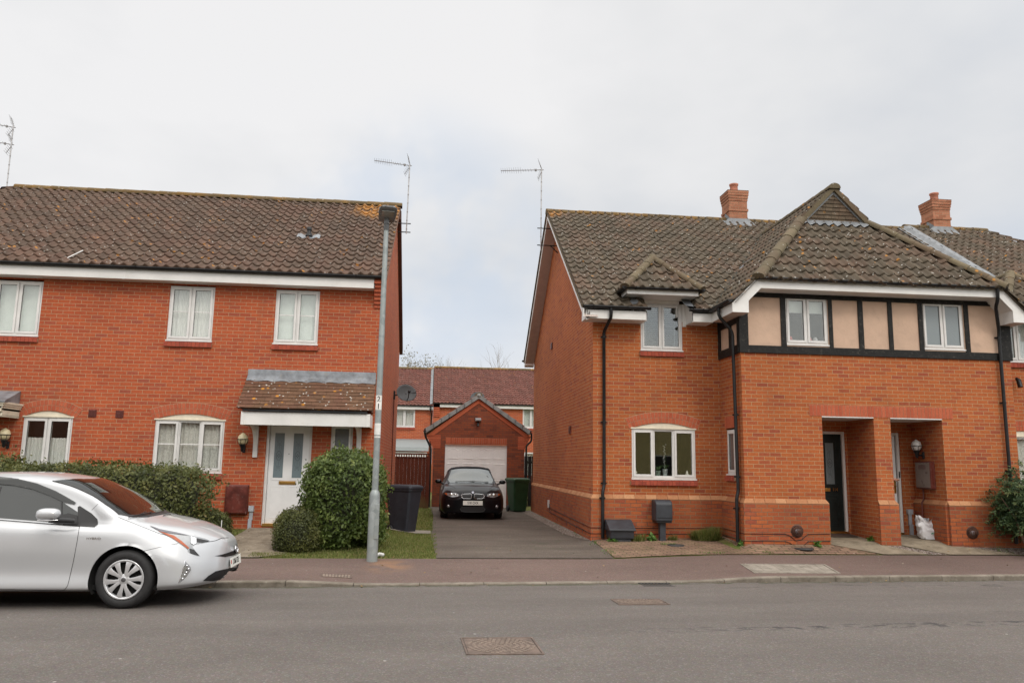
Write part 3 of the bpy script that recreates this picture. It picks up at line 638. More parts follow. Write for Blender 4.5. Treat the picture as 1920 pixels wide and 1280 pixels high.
def gutter(mb, a, b, r=.056, mi=0, clips=.9):
    a, b = Vector(a), Vector(b); d = (b - a).normalized(); s = d.cross(Vector((0, 0, 1))).normalized(); P = []
    for p in (a, b): P.append([p + s * (r * math.cos(t)) + Vector((0, 0, r * math.sin(t))) for t in np.linspace(math.pi, 2 * math.pi, 9)] + [p + s * ((r - .006) * math.cos(t)) + Vector((0, 0, (r - .006) * math.sin(t))) for t in np.linspace(2 * math.pi, math.pi, 7)])
    mb.grid(P, mi, True)
    for P_ in P: mb.add(P_[:9], [tuple(range(9))], mi)
    L = (b - a).length; n = max(1, int(L / clips))
    for i in range(n + 1):
        p = a + d * (L * (i + .3) / (n + 1)); Q = []
        for o_ in (-.012, .012): Q.append([p + d * o_ + s * ((r + .006) * math.cos(t)) + Vector((0, 0, (r + .006) * math.sin(t))) for t in np.linspace(math.pi * .98, 2.02 * math.pi, 9)])
        mb.grid(Q, mi, True)
    return mb
def downpipe(parent, pts, brackets=(), r=.034, side=(0, 1, 0)):
    mb = MB(); P = []
    pts = [Vector(p) for p in pts]
    for i, p in enumerate(pts):
        if 0 < i < len(pts) - 1:
            a = (pts[i - 1] - p); b = (pts[i + 1] - p); k = min(.04, a.length * .3, b.length * .3); P += [p + a.normalized() * k, p + b.normalized() * k]
        else: P.append(p)
    mb.tube(P, r, 12)
    for p in pts[1:-1]: mb.tube([p + Vector((0, 0, .05)), p + Vector((0, 0, .01))], r * 1.18, 12) if False else None
    for x, y, z in brackets:
        mb.tube([(x, y, z - .018), (x, y, z + .018)], r * 1.22, 12); mb.box(x - .06, x + .06, y + r * .7, y + r + .016, z - .015, z + .015)
    return mb.build('downpipe', BLACKP, parent)

# ================================================================ the left-hand terrace
YL = 16.4; XL = -1.12; ZE = 5.40; RY = 20.5; RZ = 8.40; X0 = -16.0
house = thing('terraced_house', 'long red brick terrace on the left with a white door numbered 116', 'house', (-6, 16.4, 0))
GW2 = (-5.55, -4.19, 1.31, 2.34); GW1 = (-8.06, -7.13, 1.31, 2.34)
UP3 = (-3.34, -2.44, 3.97, 5.12); UP2 = (-5.48, -4.58, 3.97, 5.12); UP1 = (-8.87, -7.97, 3.97, 5.03)
DR = (-3.35, -2.44, .27, 2.33); SW = (-2.06, -1.62, 1.31, 2.31)
wm = MB(); holes = [(*GW2[:3], 2.46, .12), (*GW1[:3], 2.46, .12), UP3, UP2, (UP1[0], UP1[1], UP1[2], 5.12), DR, SW, (-9.6, -8.7, .27, 2.33), (-13.6, -12.7, 3.97, 5.12)]
wall(wm, X0, XL, -.2, 5.36, YL, holes)
S = rot_wall((XL, YL, 0), 90); sw = MB(S)
# gable wall facing +x, with the triangle under the roof
L = 8.6; wall(sw, 0, L, -.2, 5.30, 0); sw.add([(0, 0, 5.30), (L, 0, 5.30), (L / 2 - .2, 0, RZ - .04)], [(0, 1, 2)]); wm.v, b0 = wm.v, len(wm.v)
wm.v += sw.v; wm.f += [tuple(i + b0 for i in f) for f in sw.f]; wm.mi += sw.mi; wm.sm += sw.sm; wm.r += sw.r
wm.quad((XL, YL + L, -.2), (X0, YL + L, -.2), (X0, YL + L, 5.3), (XL, YL + L, 5.3)); wm.quad((X0, YL, -.2), (X0, YL + L, -.2), (X0, YL + L, 5.3), (X0, YL, 5.3))
wm.build('wall', BR_L, house)
mb = MB(); mb.box(X0 + .1, XL - .1, YL + 3.0, YL + 3.1, 0, 5.3); mb.box(X0 + .1, XL - .1, YL + .14, YL + 3.0, 2.75, 2.9); mb.box(X0 + .1, XL - .1, YL + .14, YL + 3.0, .1, .2); mb.box(X0 + .1, XL - .1, YL + .14, YL + 3.0, 5.3, 5.33)
for x in (-6.4, -4.05, -2.3): mb.box(x, x + .1, YL + .14, YL + 3.0, .2, 5.3)
mb.build('interior', DARKIN, house)
# windows of the terrace
window(house, *UP1[:3], 5.08, YL, 2, False, 'sheet')
window(house, *UP2[:3], 5.10, YL, 2, True, 'net'); window(house, *UP3[:3], 5.10, YL, 2, True, 'sheet', glass=GLASS)
for (a, b, c, d), kind, bar, li in ((GW2, 'lace', True, 3), (GW1, 'cafe', False, 2)):
    o = window(house, a, b, c, d, YL, li, bar, kind)
    m_ = MB(); n = 14; P = [[], []]
    for i in range(n + 1):
        t = i / n; x = a - .02 + (b - a + .04) * t; P[0].append((x, YL + .012, d - .002)); P[1].append((x, YL + .012, d + .002 + .118 * (1 - (2 * t - 1) ** 2)))
    m_.grid(P, smooth=False); m_.box(a - .02, b + .02, YL - .012, YL + .03, d - .006, d + .022); m_.build('lintel', CREAM, o)
    arch_ring(a, b, d, .12, YL).build('brick_arch', [SOLD, MORT], house, attr=True)
window(house, *SW, YL, 1, True, None, glass=DFROST, bs=True)
window(house, -13.6, -12.7, 3.97, 5.12, YL, 2, False, 'net')
# roof
s_ang = math.atan2(RZ - ZE, RY - 16.06); slen = math.hypot(RZ - ZE, RY - 16.06); RV = (0, math.cos(s_ang), math.sin(s_ang)); XH = -10.9
rf = MB(); tiles(rf, (0, 16.06, ZE), (1, 0, 0), RV, slen, lambda v: (max(X0 - .1, -15.3 + v * .82), -1.045))
rf.quad((XH, RY, RZ), (-1.045, RY, RZ), (-1.045, 25.25, 5.15), (X0, 25.25, 5.15)); rf.add([(XH, RY, RZ - .02), (X0, 25.25, 5.1), (X0, 16.06, 5.38)], [(0, 1, 2)])
rf.box(-1.10, -1.045, 16.05, 16.06, ZE - .05, ZE)
roof = rf.build('roof', TILE_L, house, attr=True)
caps(MB(), (XH, RY, RZ + .03), (-1.03, RY, RZ + .03), .13, .45).build('ridge_tiles', CAP_L, roof, attr=True)
# verge of the gable: mortar bedding and undercloak along both slopes
mb = MB()
for (ya, za), (yb, zb) in (((16.0, ZE - .02), (RY, RZ)), ((RY, RZ), (25.2, 5.18))):
    mb.add([(XL + .0, ya, za - .07), (XL + .085, ya, za - .07), (XL + .085, ya, za + .0), (XL, ya, za + .0), (XL, yb, zb - .07), (XL + .085, yb, zb - .07), (XL + .085, yb, zb + .0), (XL, yb, zb + .0)], [(0, 1, 2, 3), (4, 5, 6, 7), (0, 4, 5, 1), (1, 5, 6, 2), (2, 6, 7, 3)])
mb.build('verge', plain('verge_mortar', (.16, .09, .06), .9, var=.2), roof)
mb = MB(); mb.add([(XL + .0, RY + .1, RZ - .32), (XL + .10, RY + .1, RZ - .32), (XL + .10, RY + .1, RZ - .08), (XL, RY + .1, RZ - .08), (XL, 25.1, 4.98), (XL + .10, 25.1, 4.98), (XL + .10, 25.1, 5.2), (XL, 25.1, 5.2)], [(0, 1, 2, 3), (4, 5, 6, 7), (0, 4, 5, 1), (1, 5, 6, 2), (2, 6, 7, 3)])
mb.build('bargeboard', plain('brown_bargeboard', (.10, .045, .03), .6), house)
# eaves
mb = MB(); mb.box(X0, -1.29, 16.12, 16.14, 5.145, 5.345); 
for x in (-12.0, -6.35): mb.box(x, x + .05, 16.116, 16.14, 5.14, 5.348)
mb.box(X0, -1.30, 16.14, YL, 5.145, 5.16); mb.box(-1.31, -1.29, 16.12, YL, 5.145, 5.345); mb.build('fascia', FASC, house, bevel=.003)
mb = MB(); gutter(mb, (X0, 16.065, 5.395), (-1.06, 16.065, 5.395)); mb.build('gutter', BLACKP, house)
mb = MB()
for i in range(7): z = 4.78 + i * .078; o_ = .035 + i * .043; mb.box(-1.30, XL + .002, YL - o_, YL + .01, z, z + .070)
mb.box(-1.295, XL - .002, YL - .24, YL, 5.32, 5.36); mb.build('brick_corbel', SOLD, house, attr=True)
# soil-pipe tile vent in the slope
def on_slope(x, y): return Vector((x, y, ZE + (y - 16.06) * (RZ - ZE) / (RY - 16.06)))
p = on_slope(-3.0, 17.95); mb = MB(); P = []
for i in range(9):
    u = -.26 + .065 * i; P.append([p + Vector((u, v * math.cos(s_ang) - (.04 if i in (0, 1, 7, 8) else 0), v * math.sin(s_ang) + .055 + .02 * math.sin(i * 2.1))) for v in (-.13, 0, .12)])
mb.grid(P); vent = mb.build('vent_flashing', LEADD, roof)
MB().lathe([(.085, .0), (.07, .05), (.045, .09), (.045, .15)], p + Vector((0, 0, .05)), n=16).lathe([(0, .23), (.05, .22), (.058, .16), (.058, .15), (0, .15)], p + Vector((0, 0, .05)), n=16).build('vent_cowl', BLACKP, roof)
# door canopy
def canopy(xa, xb, label=None):
    cn = MB(); t = MB(); yb_, zb, yt, zt = 15.66, 2.56, YL - .015, 3.23; d = Vector((0, yt - yb_, zt - zb)); Lc = d.length; d.normalize(); N = Vector((0, -d.z, d.y)); rows_ = 9; g = Lc / rows_
    for r_ in range(rows_):
        x = xa - .02 * (rows_ - r_) / rows_ + (r_ % 2) * -.08
        while x < xb:
            a, b = max(x, xa - .02), min(x + .162, xb + .0); x += .166
            if b - a < .03: continue
            q = Vector((0, yb_, zb)) + d * (g * r_ + random.uniform(-.004, .004)); j = random.uniform(0, .005); e = Vector((0, yb_, zb)) + d * (g * (r_ + 1) + .03)
            vs = [(a, *(q + N * (.006 + j))[1:]), (b, *(q + N * (.006 + j))[1:]), (b, *(q + N * (.024 + j))[1:]), (a, *(q + N * (.024 + j))[1:]), (a, *(e + N * (.002))[1:]), (b, *(e + N * (.002))[1:]), (b, *(e + N * (.012))[1:]), (a, *(e + N * (.012))[1:])]
            t.add(vs, [(0, 1, 2, 3), (3, 2, 6, 7), (0, 3, 7, 4), (1, 5, 6, 2)])
    t.quad((xa, yb_ + .01, zb - .005), (xb, yb_ + .01, zb - .005), (xb, yt, zt - .005), (xa, yt, zt - .005))
    t.add([(xa + .03, yb_ + .1, zb - .0), (xa + .03, yt, zt - .01), (xa + .03, yt, zb)], [(0, 1, 2)]); t.add([(xb - .03, yb_ + .1, zb - .0), (xb - .03, yt, zt - .01), (xb - .03, yt, zb)], [(0, 1, 2)])
    root = t.build('canopy', PLAINT, house, attr=True)
    m_ = MB(); m_.box(xa + .09, xb - .06, 15.70, 15.725, 2.245, 2.50); m_.box(xb - .062, xb - .04, 15.695, YL, 2.245, 2.50); m_.box(xa + .07, xa + .092, 15.695, YL, 2.245, 2.50); m_.box(xa + .09, xb - .06, 15.725, YL - .01, 2.31, 2.325)
    m_.box(xa + .072, xa + .13, 15.692, 15.70, 2.243, 2.50); m_.box(xb - .12, xb - .06, 15.692, 15.70, 2.243, 2.50); m_.build('canopy_fascia', FASC, root, bevel=.003)
    mb = MB(); mb.box(xa + .1, xb - .1, 15.66, 15.70, 2.505, 2.545); mb.build('canopy_gutter', BLACKP, root)
    n = 30; P = [[], [], [], []]
    for i in range(n + 1):
        x = xa - .01 + (xb - xa - .0) * i / n; w_ = .004 * math.sin(i * 1.7)
        P[0].append((x, YL - .004, 3.41)); P[1].append((x, YL - .012, 3.40)); P[2].append((x, YL - .03, 3.28)); P[3].append((x, YL - .13 + w_, 3.165 + w_ * 2 - (.012 if i % 4 == 2 else 0)))
    MB().grid(P, smooth=False).build('lead_flashing', LEADD, root)
    return root
cp = canopy(-3.79, -1.19)
def bracket(x, side):
    mb = MB(); mb.box(x - .045, x + .045, YL - .05, YL + .0, 1.62, 2.31); mb.box(x - .045, x + .045, YL - .55, YL, 2.235, 2.31)
    n = 12
    for i in range(n):  # curved brace
        t0, t1 = i / n, (i + 1) / n
        def q(t, o_): a = t * math.pi / 2; return (YL - .05 - (.44 - o_) * (1 - math.cos(a)) - (0 if o_ == 0 else .0), 1.66 + (.58 - o_ * .6) * math.sin(a) + o_ * .1)
        a, b, c, d = q(t0, 0), q(t1, 0), q(t1, .075), q(t0, .075)
        mb.prism([a, b, c, d], 'x', x - .035, x + .035)
    mb.build('bracket', WHITE, cp, bevel=.003)
bracket(-3.55, 1); bracket(-1.49, -1)
# neighbour's canopy entering at the left edge of the frame
xa = -8.15
mb = MB(); mb.box(-10.6, xa + .0, 15.72, 15.78, 2.40, 2.56); mb.box(xa - .05, xa, 15.78, YL, 2.30, 2.56); mb.box(-10.6, xa, 15.76, YL, 2.32, 2.335); 
for i in range(4): mb.box(-10.6, xa + .0 + .02 * i, 15.74 - .02 * i, YL, 2.42 + .04 * i, 2.46 + .04 * i)
mb.build('flat_canopy', CREAM, house, bevel=.003)
mb = MB(); mb.add([(-10.7, YL - .004, 2.84), (xa - .02, YL - .004, 2.84), (xa + .08, 15.66, 2.60), (-10.7, 15.66, 2.60), (-10.7, 15.66, 2.57), (xa + .08, 15.66, 2.57), (xa - .02, YL, 2.58)], [(0, 1, 2, 3), (3, 2, 5, 4), (1, 6, 5, 2)]); mb.build('lead_roof', LEADD, house)
# front door 116
DW = plain('white_door', (.74, .74, .74), .38, var=.04, scale=2)
def panel_frame(mb, a, b, c, d, y, w_=.016, h=.007):
    mb.box(a, b, y - h, y, c, c + w_); mb.box(a, b, y - h, y, d - w_, d); mb.box(a, a + w_, y - h, y, c + w_, d - w_); mb.box(b - w_, b, y - h, y, c + w_, d - w_)
def door_frame(mb, a, b, c, d, y, t=.055):
    mb.box(a, a + t, y, y + .07, c, d); mb.box(b - t, b, y, y + .07, c, d); mb.box(a + t, b - t, y, y + .07, d - t, d)
def filigree(mb, xc, zc, y, k=1.0):
    """etched ornament: an oval with four petals, scrolls above and below"""
    def oval(cx, cz, rx, rz, w_=.004, a0=0, a1=2 * math.pi, n=22):
        P = [[], []]
        for i in range(n + 1):
            t = a0 + (a1 - a0) * i / n; P[0].append((cx + rx * math.cos(t), y, cz + rz * math.sin(t))); P[1].append((cx + (rx - w_) * math.cos(t), y, cz + (rz - w_) * math.sin(t)))
        mb.grid(P, smooth=False)
    oval(xc, zc, .055 * k, .10 * k, .006); oval(xc, zc, .043 * k, .085 * k, .003)
    for dx_, dz_ in ((0, .028), (0, -.028), (.022, 0), (-.022, 0)): oval(xc + dx_, zc + dz_, .010, .014, .010, n=8)
    for s in (1, -1):
        for e in (1, -1):
            oval(xc + e * .030, zc + s * .165, .022, .055, .003, math.pi / 2 if e > 0 else math.pi / 2, (math.pi * .5 - math.pi * e) if True else 0)
            oval(xc + e * .022, zc + s * .235, .012, .03, .003)
            oval(xc + e * .035, zc + s * .285, .008, .006, .006, n=6)
        mb.box(xc - .002, xc + .002, y - .0005, y + .0005, min(zc + s * .12, zc + s * .26), max(zc + s * .12, zc + s * .26))
ETCH = plain('etched_line', (.035, .045, .05), .5)
dm = MB(); a, b, c, d = DR; dm.box(a + .06, b - .06, YL + .075, YL + .115, c + .045, d - .06)
for xa_, xb_ in ((-3.19, -2.97), (-2.82, -2.60)):
    panel_frame(dm, xa_ - .032, xb_ + .012 + .012, 1.17, 2.15, YL + .075); panel_frame(dm, xa_ - .032, xb_ + .02, .42, 1.05, YL + .075, .012, .005)
    dm.box(xa_ + .02, xb_ - .03, YL + .071, YL + .075, .50, .97)
door = dm.build('front_door', DW, house, bevel=.003, label='white front door with two tall etched glass strips')
mb = MB(); door_frame(mb, a, b, c, d, YL + .03); mb.build('door_frame', WHITE, door, bevel=.003)
for xa_ in (-3.19, -2.815):
    MB().box(xa_, xa_ + .19, YL + .070, YL + .074, 1.22, 2.12).build('pane', DGLASS, door); e = MB(); filigree(e, xa_ + .095, 1.66, YL + .068); e.build('etching', ETCH, door)
mb = MB(); mb.box(-3.06, -2.73, YL + .058, YL + .075, 1.085, 1.155); mb.box(-3.03, -2.76, YL + .05, YL + .06, 1.105, 1.138); mb.build('letter_plate', GOLD, door, bevel=.003)
mb = MB(); text_mb(mb, '116', .105, facing_y(-2.625, YL + .070, 1.125), depth=.003, xs=.8); mb.build('house_number', plain('pewter', (.16, .15, .13), .4, metal=.6), door)
MB().lathe([(0, 0), (.009, 0), (.009, .006)], (-2.895, YL + .069, 1.70), 'y', 10).build('spyhole', BLACKP, door)
mb = MB(); mb.box(a + .02, b - .02, YL - .01, YL + .10, c - .02, c + .045); mb.box(a + .02, b - .02, YL - .02, YL + .0, c + .01, c + .02); mb.build('threshold', GOLD, door, bevel=.003)
mb = MB(); mb.box(-9.55, -8.75, YL + .06, YL + .1, .3, 2.3); mb.build('front_door', DW, house, label='white front door of the next house, beyond the left edge')
MB().box(-3.02, -2.5, YL - .32, YL - .02, .232, .245).build('doormat', plain('red_mat', (.22, .07, .04), .95), house)

# fixtures on the terrace wall (each its own thing)
def airbrick(x, z, label, Y=YL):
    mb = MB(); mb.box(x - .075, x + .075, Y - .012, Y + .01, z - .075, z + .075)
    for i in range(6): mb.box(x - .065, x + .065, Y - .02, Y - .012, z - .062 + i * .022, z - .050 + i * .022)
    tag(mb.build('wall_vent', BROWNM), label, 'vent', 'brown louvre vents on the terrace wall')
airbrick(-6.77, 2.43, 'small square brown wall vent, the one nearer the net-curtained left window'); airbrick(-6.25, 2.43, 'small square brown wall vent, the one farther right towards the arched three-light window')
def meter(x0, x1, z0, z1, Y, label, M=None, face=None):
    mb = MB(M); mb.box(x0, x1, Y - .10, Y, z0, z1); mb.box(x0 - .01, x1 + .01, Y - .035, Y, z0 - .01, z1 + .01)
    t = tag(mb.build('meter_box', BROWNM, bevel=.012), label, 'meter box')
    dd = MB(M); dd.box(x0 + .02, x1 - .02, Y - .112, Y - .10, z0 + .02, z1 - .02); dr = dd.build('door', face or BROWNM, t, bevel=.005)
    v = MB(M)
    for i in range(5): v.box(x0 + .13, x1 - .13, Y - .116, Y - .112, z1 - .15 + i * .018, z1 - .142 + i * .018)
    v.build('vent_slots', BROWNM, dr); return t
meter(-4.06, -3.63, .50, 1.06, YL, 'brown wall-mounted meter cabinet left of the white door')
mb = MB(); mb.tube([(-3.96, YL - .03, .5), (-3.96, YL - .03, .2)], .02, 8); tag(mb.build('conduit_pipe', BROWNM), 'thin brown pipe running down from the terrace meter cabinet to the ground', 'pipe')
mb = MB(); mb.box(-3.60, -3.50, YL - .06, YL, .55, .66); mb.box(-3.585, -3.515, YL - .035, YL, .38, .55); mb.box(-3.60, -3.53, YL - .04, YL, .2, .40); tag(mb.build('cable_cover', GREYP, bevel=.004), 'grey plastic cable cover on the brick beside the white door', 'cable cover')
GLOBE = plain('cream_globe', (.62, .54, .34), .35, var=.06); GLOBW = plain('white_globe', (.55, .54, .52), .3, var=.06)
def wall_lamp(x, y, z, label, mat, out=(0, -1), group=None, k=1.0):
    """globe lantern: domed top, band with cage, tapering black holder on a wall plate"""
    t = thing('wall_lamp', label, 'lamp', (x, y, z), group); cx, cy = x + out[0] * .15 * k, y + out[1] * .15 * k
    g_ = MB().lathe([(0, .135), (.008, .132), (.03, .118), (.075, .085), (.094, .045), (.098, .0)] if True else [], (cx, cy, z), n=24); g_.lathe([(.098, 0), (.092, -.035), (.075, -.07), (.05, -.095), (0, -.11)], (cx, cy, z), n=24); g_.build('globe', mat, t)
    c_ = MB().lathe([(.102, .008), (.108, .008), (.108, -.006), (.102, -.006), (.102, .008)], (cx, cy, z), n=24)
    for i in range(6):
        a = i * math.pi / 3 + .3; c_.tube([(cx + .103 * math.cos(a), cy + .103 * math.sin(a), z), (cx + .082 * math.cos(a), cy + .082 * math.sin(a), z - .075), (cx + .045 * math.cos(a), cy + .045 * math.sin(a), z - .115)], .005, 5)
    c_.lathe([(0, .15), (.008, .145), (.008, .13)], (cx, cy, z), n=8); c_.build('cage', BLACKP, t)
    h = MB().lathe([(.062, -.10), (.058, -.13), (.035, -.165), (.030, -.22), (.022, -.24), (0, -.245)], (cx, cy, z), n=14)
    h.tube([(cx, cy, z - .19), (x + out[0] * .02, y + out[1] * .02, z - .19)], .02, 8); h.tube([(x + out[0] * .005, y + out[1] * .005, z - .26), (x + out[0] * .005, y + out[1] * .005, z - .12)], .032, 8); h.build('holder', BLACKP, t)
wall_lamp(-3.78, YL, 1.97, 'cream globe lantern on the brick wall left of the white door 116', GLOBE); wall_lamp(-8.30, YL, 1.97, 'cream globe lantern at the far left edge, above the hedge', GLOBE)
# ================================================================ the right-hand block
YR = 15.8; YB = 14.65; XA = 3.28; XE = 19.5; CX = 8.76; SR = .71; EZ = 4.78; EY = 15.33; RYR = 20.5; RZR = EZ + SR * (RYR - EY)
hr = thing('semi_detached_house', 'orange brick pair of houses with a half-timbered bay over two porches', 'house', (8.8, 15.8, 0))
mir = lambda x: 2 * CX + .04 - x
W1 = (4.30, 5.20, 3.99, 4.98); G1 = (4.09, 5.44, 1.33, 2.34)
W2 = (12.36, 13.26, 3.99, 4.98); G2 = (12.12, 13.47, 1.33, 2.34)
mb = MB(); wall(mb, XA, 6.0, -.2, 4.60, YR, [(*W1[:3], 4.60, 0), (*G1[:3], 2.46, .12)]); wall(mb, 11.70, XE, -.2, 4.60, YR, [(*W2[:3], 4.60, 0), (*G2[:3], 2.46, .12)])
O1 = (7.61, 8.68); O2 = (9.03, 10.12); ZO = 2.59; YD = 15.68
wall(mb, 6.0, 11.70, -.2, 3.84, YB, [(O1[0], O1[1], -.2, ZO, 0, 1.03), (O2[0], O2[1], -.2, ZO, 0, 1.03)])
D1 = (7.71, 8.63, .27, 2.36); D2 = (8.93 + .0, 9.84, .27, 2.36)
wall(mb, O1[0], O1[1], -.2, ZO, YD, [(*D1, 0)]); wall(mb, 9.03, O2[1], -.2, ZO, YD, [(9.03, D2[1], D2[2], D2[3], 0)])
def merge(a, b):
    n0 = len(a.v); a.v += b.v; a.f += [tuple(i + n0 for i in f) for f in b.f]; a.mi += b.mi; a.sm += b.sm; a.r += b.r; return a
LS = rot_wall((6.0, YR, 0), -90); s = MB(LS); wall(s, 0, YR - YB, -.2, 3.84, 0, [(.28, .72, 1.42, 2.36, 0)]); merge(mb, s)
s = MB(rot_wall((11.70, YB, 0), 90)); wall(s, 0, YR - YB, -.2, 3.84, 0); merge(mb, s)
s = MB(rot_wall((XA, 25.3, 0), -90)); Lg = 25.3 - YR; wall(s, 0, Lg, -.2, 4.78, 0)
s.add([(0, 0, 4.78), (Lg, 0, 4.78), (Lg, 0, EZ + SR * (YR - EY) - .1), (Lg - (RYR - YR), 0, RZR - .1), (0, 0, EZ + SR * (RYR * 2 - 25.3 - EY) - .1)], [(0, 1, 2, 3, 4)]); merge(mb, s)
mb.quad((XA, 25.3, -.2), (XE, 25.3, -.2), (XE, 25.3, 5), (XA, 25.3, 5))
mb.build('wall', BR_R, hr)
mb = MB(); mb.box(XA + .1, XE, 18.8, 18.9, 0, 5.0); mb.box(XA + .1, XE, YR + .14, 18.8, 2.75, 2.9); mb.box(XA + .1, XE, YR + .14, 18.8, .1, .2); mb.box(XA + .1, 6.2, YR + .14, 18.8, 4.98, 5.02); mb.box(11.5, XE, YR + .14, 18.8, 4.98, 5.02)
for x in (6.05, 8.75, 11.5): mb.box(x, x + .1, YR + .02 if x != 8.75 else YB + .2, 18.8, .2, 5.0)
mb.box(6.15, 11.5, 15.75, 15.8, 2.95, 5.0); mb.box(6.15, 11.5, YB + .2, 15.7, 2.9, 2.95)
mb.build('interior', DARKIN, hr)
mb = MB(); 
for a, b in (O1, O2): mb.box(a + .003, b - .003, YB + .02, YD - .003, ZO - .012, ZO - .004)
mb.build('porch_ceiling', SOFFW, hr); mb = MB()
for a, b in (O1, O2): mb.box(a, b, YB - .006, YB + .02, ZO - .006, ZO + .012)
mb.build('ceiling_trim', WHITE, hr)
mb = soldier(7.36, 10.36, ZO + .012, ZO + .235, YB); mb.build('brick_lintel', [SOLD, MORT], hr, attr=True)
# plinth with buff chamfered cap
ZC = .92
def plinth(mbw, mbc, M, L, ea=0, eb=0, closea=True, closeb=True):
    a, b = -ea, L + eb; o = .05
    w_ = MB(M); w_.quad((a, -o, -.3), (b, -o, -.3), (b, -o, ZC), (a, -o, ZC)); w_.quad((a, -o, ZC), (b, -o, ZC), (b, 0, ZC), (a, 0, ZC))
    if closea and ea <= 0: w_.quad((a, -o, -.3), (a, 0, -.3), (a, 0, ZC), (a, -o, ZC))
    if closeb and eb <= 0: w_.quad((b, -o, -.3), (b, 0, -.3), (b, 0, ZC), (b, -o, ZC))
    merge(mbw, w_); c_ = MB(M); n = max(1, round((b - a) / .225)); w = (b - a) / n
    for i in range(n):
        x0, x1 = a + i * w + (.003 if i else 0), a + (i + 1) * w - (.003 if i < n - 1 else 0); x0b = x0 + (ea if i == 0 else 0); x1b = x1 - (eb if i == n - 1 else 0)
        j = random.uniform(0, .003)
        c_.add([(x0, -o - j, ZC + .002), (x1, -o - j, ZC + .002), (x1b, -.002, 1.0), (x0b, -.002, 1.0), (x0, -o - j, ZC - .008), (x1, -o - j, ZC - .008), (x0b, .01, ZC), (x1b, .01, ZC)], [(0, 1, 2, 3), (4, 5, 1, 0), (0, 3, 6, 4), (1, 5, 7, 2)])
    merge(mbc, c_)
pw, pc = MB(), MB()
def flush():
    global pw, pc
    p_ = pw.build('plinth', BR_P, hr); pc.build('plinth_cap', CAPB, p_, attr=True); pw, pc = MB(), MB()
plinth(pw, pc, rot_wall((XA, 25.3, 0), -90), Lg, 0, .05); plinth(pw, pc, rot_wall((XA, YR, 0), 0), 6.0 - XA, .05, -.05)
plinth(pw, pc, LS, YR - YB, -.05, .05); plinth(pw, pc, rot_wall((6.0, YB, 0), 0), O1[0] - 6.0, .05, .05)
plinth(pw, pc, rot_wall((O1[0], YB, 0), 90), .7, .05, 0); flush()
plinth(pw, pc, rot_wall((O1[1], YD, 0), -90), 1.03, 0, .05) if False else None
plinth(pw, pc, rot_wall((O1[1], YB, 0), 0), O2[0] - O1[1], 0, .05); plinth(pw, pc, rot_wall((O2[0], YB, 0), 90), 1.03, .05, 0); flush()
plinth(pw, pc, rot_wall((O2[1], YB, 0), 0), 11.70 - O2[1], 0, .05); plinth(pw, pc, rot_wall((O2[1], YD, 0), -90), 1.03, 0, 0)
plinth(pw, pc, rot_wall((11.7, YB, 0), 90), YR - YB, .05, -.05); plinth(pw, pc, rot_wall((11.7, YR, 0), 0), XE - 11.7, -.05, 0); flush()

# telephone cables clipped low along the plinth
mb = MB()
def cable(pts, r=.006): mb.tube([Vector(p) for p in pts], r, 5)
for dz in (0, -.115): cable([(XA - .058, 21.3, .52 + dz * .6), (XA - .058, 21.2, .42 + dz), (XA - .058, 18, .37 + dz), (XA - .058, YR - .058, .34 + dz), (3.9, YR - .058, .34 + dz), (5.0, YR - .058, .345 + dz), (5.93, YR - .058, .35 + dz)])
for a, b in ((.355, .345), (.22, .21)): cable([(5.942, YR - .07, a), (5.942, YB - .058, a - .01), (6.75, YB - .058, b), (6.84, YB - .06, b - .03), (6.95, YB - .06, b - .12), (7.07, YB - .06, b - .1), (7.2, YB - .06, b + .0), (7.64, YB - .058, b + .01)])
tag(mb.build('cable', BLACKP), 'thin black telephone cables clipped low along the orange brick plinth', 'cable')
# windows
win = window(hr, *W1, YR, 2, False, 'slats', label=None); window(hr, *W2, YR, 2, False, 'net')
for g, kind in ((G1, None), (G2, 'lace')):
    o = window(hr, *g, YR, 3, False, kind); a, b, c, d = g; m_ = MB(); n = 14; P = [[], []]
    for i in range(n + 1):
        t = i / n; x = a - .02 + (b - a + .04) * t; P[0].append((x, YR + .012, d - .002)); P[1].append((x, YR + .012, d + .002 + .118 * (1 - (2 * t - 1) ** 2)))
    m_.grid(P, smooth=False); m_.box(a - .02, b + .02, YR - .012, YR + .03, d - .006, d + .022); m_.build('lintel', CREAM, o)
    arch_ring(a, b, d, .12, YR).build('brick_arch', [SOLD, MORT], hr, attr=True)
window(hr, .28, .72, 1.45, 2.33, 0, 1, False, None, glass=DFROST, M=LS)
s = MB(LS); s2 = soldier(.22, .78, 2.36, 2.60, 0); s.v = [tuple(LS @ Vector(p)) for p in s2.v]; s.f, s.mi, s.sm, s.r = s2.f, s2.mi, s2.sm, s2.r; s.build('brick_lintel', [SOLD, MORT], hr, attr=True)
